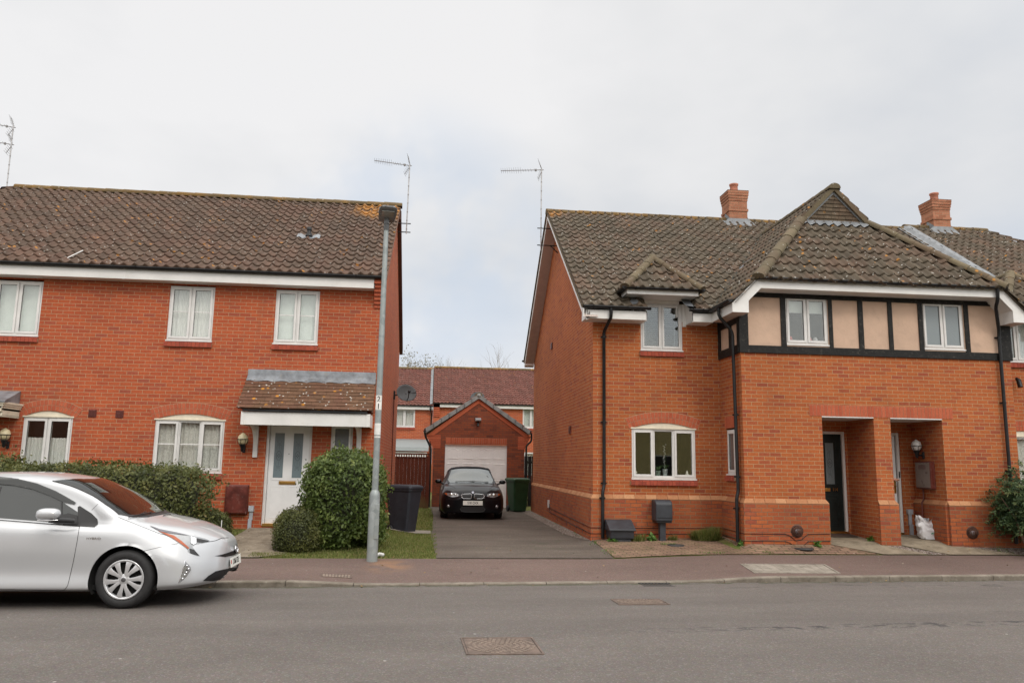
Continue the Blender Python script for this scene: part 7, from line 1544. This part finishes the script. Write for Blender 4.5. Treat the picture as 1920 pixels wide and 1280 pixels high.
# ---- silver hatchback at the kerb
PC = Matrix.Translation((-3.395, 10.30, -.092)) @ Matrix.Rotation(R(.4), 4, 'Z'); car = thing('parked_car', 'silver hatchback parked at the kerb, front half in view at the left', 'car', (-4.7, 10.3, -.09))
xs = np.concatenate([np.linspace(-3.56, -1.6, 26), np.linspace(-1.56, .62, 74), np.linspace(.645, .9, 16), np.linspace(.91, .985, 10)])
X_ = [-3.56, -3.4, -3.0, -2.2, -1.4, -.85, -.5, -.32, 0, .3, .5, .65, .78, .88, .95, .985]
def ln(y, z): return (X_, [-abs(v) for v in y], z)
lines = [
 ln([.60, .74, .80, .80, .80, .80, .80, .80, .80, .80, .78, .72, .60, .46, .34, .20], [.42, .30, .22, .19, .18, .18, .18, .18, .18, .19, .20, .21, .22, .23, .26, .32]),
 ln([.68, .80, .865, .875, .885, .885, .885, .885, .88, .865, .845, .79, .68, .54, .42, .26], [.50, .38, .30, .24, .225, .225, .225, .225, .23, .25, .255, .26, .265, .275, .30, .35]),
 ln([.70, .82, .865, .860, .858, .857, .858, .862, .872, .876, .850, .79, .68, .55, .43, .27], [.60, .52, .46, .42, .40, .40, .40, .40, .40, .40, .38, .37, .365, .36, .37, .40]),
 ln([.70, .82, .880, .885, .885, .880, .876, .874, .880, .870, .835, .77, .66, .53, .41, .25], [.72, .70, .68, .66, .64, .63, .62, .62, .62, .58, .54, .50, .48, .465, .46, .46]),
 ln([.66, .78, .85, .862, .862, .855, .850, .850, .845, .815, .770, .70, .60, .48, .36, .20], [.90, .93, .92, .87, .845, .835, .825, .82, .81, .74, .69, .64, .60, .57, .54, .50]),
 ln([.62, .72, .79, .805, .800, .790, .785, .780, .770, .73, .675, .61, .52, .42, .31, .16], [1.02, 1.04, 1.02, .985, .955, .920, .900, .900, .895, .85, .79, .735, .69, .65, .61, .54]),
 ln([.58, .66, .66, .63, .625, .67, .72, .765, .70, .65, .59, .53, .45, .36, .26, .13], [1.06, 1.12, 1.20, 1.31, 1.345, 1.215, 1.09, .945, .935, .885, .835, .785, .735, .69, .64, .56]),
 ln([.50, .56, .58, .585, .575, .615, .665, .715, .60, .54, .48, .43, .36, .29, .21, .10], [1.08, 1.16, 1.27, 1.385, 1.415, 1.345, 1.220, 1.110, .962, .905, .862, .815, .765, .715, .66, .565]),
 ln([.28, .30, .33, .35, .34, .36, .40, .42, .35, .30, .26, .23, .20, .16, .11, .05], [1.09, 1.18, 1.30, 1.445, 1.468, 1.410, 1.270, 1.163, .990, .925, .880, .835, .780, .725, .667, .567]),
 ln([.0] * 16, [1.09, 1.185, 1.305, 1.455, 1.478, 1.425, 1.285, 1.175, 1.005, .935, .885, .840, .785, .73, .67, .57])]
car_ = Car(lines, xs, PC, [(0, .315, .372), (-2.70, .315, .372)], .18)
SIL = paint('silver_paint', (.50, .515, .535), .36, .26); body = car_.skin('body', SIL, car)
for sd in (-1, 1):
    for wx in (0, -2.70): lm = MB(); liner(lm, car_, wx, .315, .372, sd); lm.build('wheel_arch', WELL, body)
MB(PC).box(-3.4, .40, -.78, .78, .19, .24).build('underbody', WELL, car)
for sd in (-1, 1):
    for wx in (0, -2.70): wheel(car, car_, wx, sd * .765, .315, .318, .213, sd)
GL_C = glass_mat('car_side_glass', (.03, .04, .035), .62, .30); GL_W = glass_mat('windscreen_glass', (.015, .015, .015), .7, .12); TRIM = plain('black_trim', (.016, .016, .017), .45); VIS = glass_mat('smoked_visor', (.04, .025, .03), .8, .10)
# side glass (door), quarter glass, visor, belt trim
P_ = car_.patch
P_('side_window', [(-20, 903), (0, 905), (40, 909), (75, 919), (105, 933), (124, 945), (150, 962), (150, 980), (90, 978), (0, 971), (-20, 969)], 'px', GL_C, body, .003)
P_('door_trim', [(150, 948), (172, 962), (183, 973), (184, 982), (177, 988), (150, 986), (118, 984), (118, 978), (146, 980), (146, 950)], 'px', TRIM, body, .005, 3)
P_('window_visor', [(-20, 892), (0, 895), (35, 898), (70, 906), (105, 920), (130, 934), (143, 942), (140, 946), (120, 942), (95, 930), (60, 917), (25, 910), (0, 908), (-20, 906)], 'px', VIS, body, .014, 3)
tm = MB(); car_.line(tm, [(-20, 973), (0, 974.5), (90, 981.5), (150, 986)], 'px', .005, .003); car_.line(tm, [(116, 940), (117, 981)], 'px', .008, .004); tm.build('window_trim', TRIM, body)
P_('mirror_mount', [(96, 972), (128, 962), (146, 966), (146, 984), (110, 982), (98, 979)], 'px', TRIM, body, .012, 3)
# far side windows by mirroring simple outlines
P_('side_window', [(-1.9, .99), (-.55, .925), (-.55, 1.08), (-.83, 1.18), (-1.06, 1.25), (-1.4, 1.315), (-1.9, 1.32)], 'off', GL_C, body, .003, .05) if False else None
for pts in ([(-1.62, .985), (-2.45, 1.0), (-2.95, 1.06), (-2.6, 1.17), (-2.2, 1.26), (-1.62, 1.30)],): P_('rear_side_window', pts, 'side', GL_C, body, .003, .05, both=True)
P_('side_window', [(-.45, .935), (-1.50, .965), (-1.50, 1.305), (-1.06, 1.24), (-.83, 1.16), (-.62, 1.06)], 'off', GL_C, body, .003, .05)
P_('door_pillar', [(-1.50, .965), (-1.60, .97), (-1.60, 1.31), (-1.50, 1.31)], 'side', TRIM, body, .004, .04, both=True)
P_('tail_lamp', [(-3.48, .96), (-3.15, .99), (-3.30, .86), (-3.50, .62)], 'side', plain('red_lens', (.30, .01, .01), .25), body, .005, .04, both=True)
# windscreen
WSN = [(-.985, -.580), (-.85, -.604), (-.68, -.628), (-.5, -.655), (-.33, -.69), (-.17, -.695)]; mirp = lambda L_: [(a, -b) for a, b in L_[::-1]]
WSB = [(-.10, -.60), (-.03, -.45), (.02, -.22), (.035, 0), (.02, .22), (-.03, .45), (-.10, .60)]; WSH = [(-.86, .44), (-.78, .25), (-.745, 0), (-.78, -.25), (-.86, -.44)]
P_('windscreen', WSN + WSB + mirp(WSN) + WSH, 'top', GL_W, body, .004, .045)
we = MB(); car_.line(we, WSN, 'top', .007, .004, 4, True); car_.line(we, [(.02, .22), (.035, 0), (.02, -.22)], 'top', .012, .004); we.build('windscreen_edge', TRIM, body)
wm_ = MB(); car_.line(wm_, [(240, 971), (262, 967), (282, 963)], 'px', .008, .02); car_.line(wm_, [(262, 967), (272, 962)], 'px', .005, .025); wm_.build('wiper', TRIM, body)
P_('cowl', [(-.17, -.70), (-.05, -.60), (.06, -.40), (.10, 0), (.06, .40), (-.05, .60), (-.17, .70), (-.10, .60), (-.03, .45), (.02, .22), (.035, 0), (.02, -.22), (-.03, -.45), (-.10, -.60)], 'top', TRIM, body, .006, .04)
# panel gaps
gm_ = MB(); GAP = plain('panel_gap', (.01, .01, .01), .9)
car_.line(gm_, [(149, 987), (145, 1012), (138, 1050), (130, 1085), (127, 1097), (121, 1105), (113, 1106), (60, 1105), (-20, 1103)], 'px', .0028, .0006, 8)
car_.line(gm_, [(267, 1033), (300, 1025), (334, 1018)], 'px', .0022, .0006, 8); car_.line(gm_, [(222, 969), (232, 973), (262, 985), (300, 1000), (340, 1010), (360, 1014)], 'px', .0022, .0008)
car_.line(gm_, [(360, 1014), (385, 1016), (404, 1013), (416, 1008), (428, 1007.5)], 'px', .0035, .001); car_.line(gm_, [(184, 944), (172, 956)], 'px', .002, .0005); gm_.build('panel_gap', GAP, body)
# lamps
LENS = glass_mat('headlamp_lens', (.45, .46, .48), 1.8, .4); AMB = plain('amber_lens', (.36, .085, .03), .25); HLB = plain('headlamp_bowl', (.32, .33, .34), .2, metal=.5); REFL = CHROME
h1 = P_('headlight', [(279, 985), (300, 993), (330, 999), (360, 1004), (384, 1009), (393, 1013), (384, 1017), (366, 1020), (360, 1024), (372, 1041), (360, 1038), (352, 1033), (352, 1028), (330, 1010), (300, 996)], 'px', HLB, body, .004, 3)
P_('turn_signal', [(296, 995), (310, 999), (326, 1004), (340, 1014), (355, 1027), (352, 1029), (340, 1020), (322, 1008)], 'px', AMB, h1, .008, 3); P_('headlight_shroud', [(368, 1009), (392, 1014), (380, 1017), (369, 1016)], 'px', TRIM, h1, .009, 3); P_('headlight_shroud', [(279, 985), (300, 992), (330, 998), (356, 1004), (330, 1001), (302, 997)], 'px', plain('lamp_grey', (.14, .14, .16), .3), h1, .009, 3)
P_('lower_lamp', [(355, 1028), (363, 1030), (374, 1042), (364, 1039), (356, 1036)], 'px', TRIM, h1, .009, 2); P_('projector', [(357, 1006), (367, 1009), (367, 1018), (362, 1021), (357, 1018)], 'px', REFL, h1, .012, 2)
f1 = P_('fog_lamp', [(348, 1052), (357, 1062), (358, 1068), (350, 1080), (337, 1092), (342, 1076)], 'px', HLB, body, .004, 2); lm2 = MB()
for px in ((350, 1060), (353, 1066), (349, 1072), (346, 1077), (342, 1084)): q = car_.cast(px, 'px', .008); lm2.lathe([(0, -.008), (.010, -.004), (.012, .004)], q, 'y', 8)
lm2.build('led_lamp', CHROME, f1)
fl = MB(); car_.line(fl, [(347, 1050), (341, 1074), (335, 1092)], 'px', .006, .004); fl.build('fog_trim', CHROME, f1)
# mouth, slots, plate, emblem
BLK = plain('grille_black', (.008, .008, .009), .5)
P_('upper_grille', [(.50, .535), (.34, .505), (.10, .498), (-.10, .498), (-.34, .505), (-.50, .535), (-.32, .545), (-.1, .55), (.1, .55), (.32, .545)], 'front', BLK, body, .004, .03)
lg = P_('lower_grille', [(380, 1088), (390, 1079), (404, 1070), (420, 1066.5), (437, 1063), (441, 1063), (441, 1069), (436, 1077), (420, 1084), (400, 1088)], 'px', BLK, body, .006, 2.5)
P_('lower_grille', [(.20, .24), (.42, .25), (.60, .262), (.46, .33), (.28, .365), (.20, .365)], 'front', BLK, body, .004, .03)
bl = MB(); 
for z in (.27, .30, .33): car_.line(bl, [(-.36, z), (0, z), (.36, z)], 'front', .004, .010)
bl.build('grille_bars', TRIM, lg)
ep = car_.cast((0, .565), 'front', .012); em = MB(car_.M); e0 = car_.Mi @ ep; T_ = Matrix.Translation(e0); em.M = car_.M @ T_ @ Matrix.Rotation(R(-12), 4, 'Y')
for ra, rb, cy_, cz_ in ((.062, .045, 0, 0), (.018, .044, 0, 0), (.040, .016, 0, .020)): em.tube([(.004, cy_ + ra * math.cos(a), cz_ + rb * math.sin(a)) for a in np.linspace(0, 2 * math.pi, 25)], .0055, 6, caps=False)
em.lathe([(0, .001), (.060, .001)], (0, 0, 0), 'x', 24, mi=1); em.build('emblem', [CHROME, plain('badge_dark', (.06, .065, .07), .3)], body)
pp = car_.cast((0, .425), 'front', .02); pl_ = car_.Mi @ pp; plate(car, car_, pl_.x - .004, 0, .425, .52, .111, 'LX66 FZE', R(8), 0, blue=True)
# mirror, aerial-like marker, badge, handle
mm = MB(PC @ Matrix.Translation((-.815, -.985, 1.035)) @ Matrix.Rotation(R(-2), 4, 'Y')); P = []
for i in range(13):
    v = i / 12; x = -.13 + .26 * v; h = .068 * (max(0, 1 - abs(2 * v - 1) ** 3.2)) ** .5 * (1.0 - .12 * v); d_ = .085 * (max(0, 1 - abs(2 * v - 1) ** 3)) ** .5; row = []
    for j in range(17): a = 2 * math.pi * j / 16; row.append((x, d_ * math.cos(a) * 1.0, h * math.copysign(abs(math.sin(a)) ** .8, math.sin(a))))
    P.append(row)
mm.grid(P); mo = mm.build('wing_mirror', SIL, car); ml = MB(PC); ml.tube([(-.90, -1.04, .972), (-.80, -1.04, .968), (-.70, -1.0, .972)], [.006, .009, .006], 6); ml.build('mirror_indicator', CHROME, mo)
ma = MB(PC); ma.tube([(-.80, -.98, .985), (-.72, -.93, .965), (-.60, -.84, .95)], [.045, .035, .03], 8); ma.build('mirror_arm', TRIM, mo)
hb = MB(); q = car_.cast((176, 1009), 'px', .003); text_mb(hb, 'HYBRID', .036, facing_y(q.x, q.y, q.z), depth=.003, xs=1.25)
hb.build('badge', CHROME, body)
am_ = MB(PC); am_.tube([(.64, .70, .70), (.64, .70, .86)], .005, 5); tag(am_.build('marker_rod', WHITE), 'thin pale marker rod standing up at the far front corner of the silver car', 'rod')

# ---- black soft-top on the drive, nose towards the viewer
BM = Matrix.Translation((1.16, 22.35, .057)) @ Matrix.Rotation(R(-90), 4, 'Z') @ Matrix.Rotation(R(0), 4, 'Z'); car2 = thing('parked_car', 'black soft-top car parked nose out on the driveway, plate S18 CHX', 'car', (1.16, 23.5, .06))
Xb = [-3.40, -3.2, -2.7, -1.9, -1.35, -.9, -.55, -.3, 0, .3, .48, .60, .70, .765, .80]
def lb_(y, z): return (Xb, [-abs(v) for v in y], z)
xs2 = np.concatenate([np.linspace(-3.40, -1.6, 18), np.linspace(-1.55, .5, 60), np.linspace(.52, .80, 22)])
lines2 = [
 lb_([.55, .68, .76, .76, .76, .76, .76, .76, .77, .77, .76, .745, .72, .68, .60], [.40, .26, .18, .17, .17, .17, .17, .17, .17, .17, .16, .155, .155, .16, .20]),
 lb_([.62, .78, .84, .845, .845, .845, .845, .85, .855, .855, .85, .835, .80, .75, .64], [.48, .34, .27, .25, .25, .25, .25, .25, .25, .25, .24, .235, .235, .24, .27]),
 lb_([.66, .80, .855, .86, .86, .86, .86, .865, .872, .872, .868, .85, .81, .755, .64], [.58, .50, .45, .42, .42, .42, .42, .42, .42, .42, .41, .40, .40, .40, .40]),
 lb_([.67, .80, .865, .87, .87, .868, .868, .87, .874, .872, .862, .838, .79, .73, .60], [.72, .66, .62, .60, .60, .60, .60, .60, .60, .59, .57, .56, .55, .54, .53]),
 lb_([.66, .77, .84, .85, .85, .848, .845, .845, .845, .835, .815, .78, .73, .66, .52], [.86, .82, .78, .76, .76, .76, .755, .75, .745, .72, .695, .68, .66, .64, .59]),
 lb_([.62, .72, .79, .80, .80, .795, .79, .785, .775, .755, .72, .68, .62, .55, .42], [.95, .93, .92, .91, .905, .90, .89, .885, .865, .825, .79, .765, .735, .70, .63]),
 lb_([.58, .64, .64, .62, .60, .66, .72, .735, .70, .67, .63, .585, .53, .46, .34], [.98, 1.00, 1.16, 1.30, 1.31, 1.12, .965, .91, .895, .865, .83, .80, .765, .72, .645]),
 lb_([.45, .50, .54, .54, .53, .60, .66, .65, .60, .56, .52, .48, .43, .37, .27], [.99, 1.02, 1.22, 1.35, 1.365, 1.19, 1.01, .935, .915, .89, .855, .825, .785, .735, .65]),
 lb_([.25, .28, .30, .30, .30, .33, .36, .35, .33, .30, .28, .26, .23, .20, .14], [.995, 1.03, 1.26, 1.385, 1.40, 1.27, 1.06, .955, .935, .91, .875, .84, .795, .74, .652]),
 lb_([0] * 15, [1.0, 1.03, 1.27, 1.395, 1.41, 1.29, 1.075, .965, .945, .915, .88, .845, .80, .742, .652])]
c2 = Car(lines2, xs2, BM, [(0, .31, .345), (-2.66, .31, .345)], .17, .45)
BLKP = paint('black_paint', (.002, .002, .004), .35, .0, .38); BLKP.node_tree.nodes['Principled BSDF'].inputs['Specular IOR Level'].default_value = .15; b2_ = c2.skin('body', BLKP, car2)
for sd in (-1, 1):
    for wx in (0, -2.66): lm = MB(); liner(lm, c2, wx, .31, .345, sd); lm.build('wheel_arch', WELL, b2_)
MB(BM).box(-3.2, .62, -.76, .76, .17, .24).build('underbody', WELL, car2)
for sd in (-1, 1):
    for wx in (0, -2.66): wheel(car2, c2, wx, sd * .755, .31, .312, .22, sd, 7, style='alloy')
Q_ = c2.patch; SOFT = plain('black_canvas', (.014, .013, .016), .9, var=.2, scale=20)
Q_('soft_top', [(-1.16, -.60), (-1.16, .60), (-1.35, .64), (-1.9, .66), (-2.7, .62), (-2.9, .5), (-2.9, -.5), (-2.7, -.62), (-1.9, -.66), (-1.35, -.64)], 'top', SOFT, car2, .012, .07)
Q_('soft_top', [(-1.16, .56), (-1.1, .0), (-1.16, -.56), (-1.24, -.60), (-1.24, .60)], 'top', SOFT, b2_, .02, .05)
wsg = Q_('windscreen', [(-.36, -.60), (-.30, -.3), (-.29, 0), (-.30, .3), (-.36, .60), (-.60, .66), (-.9, .60), (-1.14, .545), (-1.11, .3), (-1.09, 0), (-1.11, -.3), (-1.14, -.545), (-.9, -.60), (-.60, -.66)], 'top', glass_mat('pale_windscreen', (.10, .12, .12), 1.5, .10), b2_, .004, .06)
fr_ = MB(); 
for sg in (-1, 1): c2.line(fr_, [(-.34, sg * .645), (-.60, sg * .675), (-.9, sg * .615), (-1.15, sg * .555)], 'top', .010, .008)
fr_.build('screen_pillar', TRIM, b2_)
wp = MB(); c2.line(wp, [(-.37, -.45), (-.36, -.1), (-.40, .10)], 'top', .010, .022); c2.line(wp, [(-.37, .10), (-.36, .35), (-.40, .50)], 'top', .010, .022); wp.build('wiper', TRIM, b2_)
rm = MB(BM); rm.tube([(-.95, 0, 1.25), (-.93, 0, 1.2)], [.03, .05], 10); rm.box(-.94, -.91, -.12, .12, 1.12, 1.19); rm.build('rear_view_mirror', TRIM, car2)
LB = plain('lamp_bowl', (.30, .30, .31), .2, metal=.6)
for sg in (-1, 1):
    S_ = lambda L_: [(sg * a, b) for a, b in (L_ if sg > 0 else L_[::-1])]
    hl = Q_('headlight', S_([(.385, .635), (.42, .615), (.55, .60), (.66, .625), (.745, .665), (.765, .69), (.70, .705), (.58, .715), (.46, .71), (.40, .685)]), 'front', LB, b2_, .004, .02)
    Q_('turn_signal', S_([(.69, .645), (.735, .665), (.762, .69), (.71, .70), (.69, .69)]), 'front', AMB, hl, .008, .02)
    for yy, rr in ((.575, .050), (.47, .038)):
        q = c2.Mi @ c2.cast((sg * yy, .662), 'front', .006); l_ = MB(BM @ Matrix.Translation(q)); l_.lathe([(rr, 0), (rr * .9, .008), (rr * .55, -.002), (rr * .3, .006), (0, .010)], (0, 0, 0), 'x', 18, mi=0); l_.lathe([(rr, 0), (rr * 1.12, .004), (rr * 1.15, -.004)], (0, 0, 0), 'x', 18, mi=1); l_.build('reflector', [CHROME, BLACKP], hl)
    g2 = Q_('kidney_grille', S_([(.030, .59), (.06, .570), (.24, .570), (.295, .595), (.31, .65), (.29, .680), (.08, .695), (.040, .685)]), 'front', BLK, b2_, .004, .02)
    gr2 = MB(); pts = S_([(.030, .59), (.06, .570), (.24, .570), (.295, .595), (.31, .65), (.29, .680), (.08, .695), (.040, .685), (.035, .60)]); c2.line(gr2, pts, 'front', .006, .008, 3); gr2.build('grille_surround', CHROME, g2)
    gb_ = MB(); 
    for k in range(6): c2.line(gb_, [(sg * (.075 + k * .036), .585), (sg * (.075 + k * .036), .68)], 'front', .004, .006, 2)
    gb_.build('grille_bars', plain('dark_bar', (.03, .03, .03), .4), g2)
    q = c2.Mi @ c2.cast((sg * .655, .36), 'front', .006); l_ = MB(BM @ Matrix.Translation(q)); l_.lathe([(.042, 0), (.036, .012), (0, .016)], (0, 0, 0), 'x', 16); l_.build('fog_lamp', LB, b2_)
    m_ = MB(BM @ Matrix.Translation((-.62, sg * .93, .985))); P = []
    for i in range(9):
        v = i / 8; yy = -.10 + .20 * v; k = (max(0, 1 - abs(2 * v - 1) ** 2.6)) ** .5; P.append([(.05 * k * math.cos(a), yy, .062 * k * math.sin(a)) for a in np.linspace(0, 2 * math.pi, 15)])
    m_.grid(P); wmr = m_.build('wing_mirror', BLKP, car2); a_ = MB(BM); a_.tube([(-.62, sg * .87, .95), (-.60, sg * .76, .91)], [.022, .03], 8); a_.build('mirror_arm', BLACKP, wmr)
lg2 = Q_('lower_grille', [(-.34, .30), (-.30, .235), (-.2, .215), (.2, .215), (.30, .235), (.34, .30), (.30, .36), (-.30, .36)], 'front', BLK, b2_, .004, .03); gl = MB(); c2.line(gl, [(-.34, .30), (-.30, .235), (-.2, .215), (.2, .215), (.30, .235), (.34, .30)], 'front', .007, .006, 4); gl.build('grille_surround', plain('dark_grey_trim', (.05, .05, .05), .4), lg2)
q = c2.Mi @ c2.cast((0, .455), 'front', .02); plate(car2, c2, q.x + .01, 0, .455, .53, .118, 'S18 CHX', R(5), 0)
q = c2.Mi @ c2.cast((0, .728), 'front', .006); e_ = MB(BM @ Matrix.Translation(q) @ Matrix.Rotation(R(-40), 4, 'Y')); e_.lathe([(0, .004), (.036, .004), (.040, 0)], (0, 0, 0), 'x', 20); e_.build('emblem', plain('roundel', (.40, .43, .50), .25, metal=.4), b2_)
gg = MB(); c2.line(gg, [(.60, -.46), (.30, -.60), (0, -.68), (-.3, -.72)], 'top', .003, .001, 6, True); c2.line(gg, [(-.76, .56), (-.5, .525), (0, .515), (.5, .525), (.76, .56)], 'front', .003, .001, 6); gg.build('panel_gap', GAP, b2_)
# ---- the person half hidden behind the porch pillar, one hand reaching for the door handle
SKIN = plain('skin', (.52, .27, .19), .5, var=.06); CLOTH = plain('dark_clothes', (.02, .022, .03), .85); HAIR = plain('brown_hair', (.06, .035, .02), .7)
fz = garden_z(9.2, 15.2) + .016
def skin_mesh(name, joints, edges, mat, parent=None, sub=2, root=0):
    me = bpy.data.meshes.new(name); me.from_pydata([j[:3] for j in joints], edges, []); me.materials.append(mat); o = link(name, me, parent); sk_ = o.modifiers.new('skin', 'SKIN'); me.skin_vertices.new() if not me.skin_vertices else None
    for i, j in enumerate(joints): r = j[3]; me.skin_vertices[0].data[i].radius = (r, j[4] if len(j) > 4 else r)
    me.skin_vertices[0].data[root].use_root = True; sb = o.modifiers.new('sub', 'SUBSURF'); sb.levels = sub; sb.render_levels = sub; sk_.use_smooth_shade = True
    return o
px_, py_ = 9.19, 15.22
per = thing('person', 'person hidden behind the porch pillar, a bare hand reaching for the white door handle', 'person', (px_, py_, fz))
J = [(px_, py_, fz + .95, .10, .14), (px_, py_, fz + 1.15, .09, .13), (px_ + .01, py_, fz + 1.38, .10, .16), (px_ + .01, py_, fz + 1.50, .05), (px_ + .02, py_, fz + 1.60, .075), (px_ + .02, py_, fz + 1.70, .07),
     (px_ + .02, py_ + .17, fz + 1.42, .055), (px_ + .12, py_ + .20, fz + 1.22, .045), (px_ + .27, py_ + .20, fz + 1.16, .032), (px_ + .0, py_ - .17, fz + 1.42, .055), (px_ - .02, py_ - .19, fz + 1.14, .043), (px_ + .03, py_ - .17, fz + .90, .032),
     (px_, py_ + .09, fz + .90, .085), (px_ + .01, py_ + .09, fz + .50, .06), (px_ - .01, py_ + .09, fz + .09, .042), (px_ + .09, py_ + .09, fz + .03, .035), (px_, py_ - .09, fz + .90, .085), (px_ + .01, py_ - .09, fz + .50, .06), (px_ - .01, py_ - .09, fz + .09, .042), (px_ + .09, py_ - .09, fz + .03, .035)]
E_ = [(0, 1), (1, 2), (2, 3), (3, 4), (4, 5), (2, 6), (6, 7), (7, 8), (2, 9), (9, 10), (10, 11), (0, 12), (12, 13), (13, 14), (14, 15), (0, 16), (16, 17), (17, 18), (18, 19)]
skin_mesh('body', J, E_, CLOTH, per)
hx_, hy_, hz_ = px_ + .27, py_ + .20, fz + 1.16
hd = [(hx_ - .02, hy_, hz_, .027), (hx_ + .03, hy_, hz_ + .005, .024, .03), (hx_ + .085, hy_, hz_ + .01, .018, .038)]; he = [(0, 1), (1, 2)]
for i, (dy_, L_) in enumerate(((-.030, .068), (-.010, .078), (.010, .074), (.029, .058))):
    b_ = len(hd); hd += [(hx_ + .10, hy_ + dy_, hz_ + .012, .0095), (hx_ + .10 + L_ * .5, hy_ + dy_ * 1.1, hz_ + .004, .0088), (hx_ + .10 + L_ * .85, hy_ + dy_ * 1.1, hz_ - .018, .0080)]; he += [(2, b_), (b_, b_ + 1), (b_ + 1, b_ + 2)]
b_ = len(hd); hd += [(hx_ + .05, hy_ - .035, hz_ - .005, .011), (hx_ + .085, hy_ - .048, hz_ - .018, .010), (hx_ + .11, hy_ - .045, hz_ - .03, .009)]; he += [(1, b_), (b_, b_ + 1), (b_ + 1, b_ + 2)]
skin_mesh('hand', hd, he, SKIN, per)
hh = MB().lathe([(0, .125), (.06, .10), (.085, .04), (.082, -.03), (.06, -.09), (0, -.115)], (px_ + .02, py_, fz + 1.66), n=20); hh.build('head', SKIN, per)
hr_ = MB().lathe([(0, .14), (.07, .115), (.098, .05), (.096, -.02), (.085, -.07)], (px_ + .005, py_, fz + 1.665), n=20); hr_.build('hair', HAIR, per)
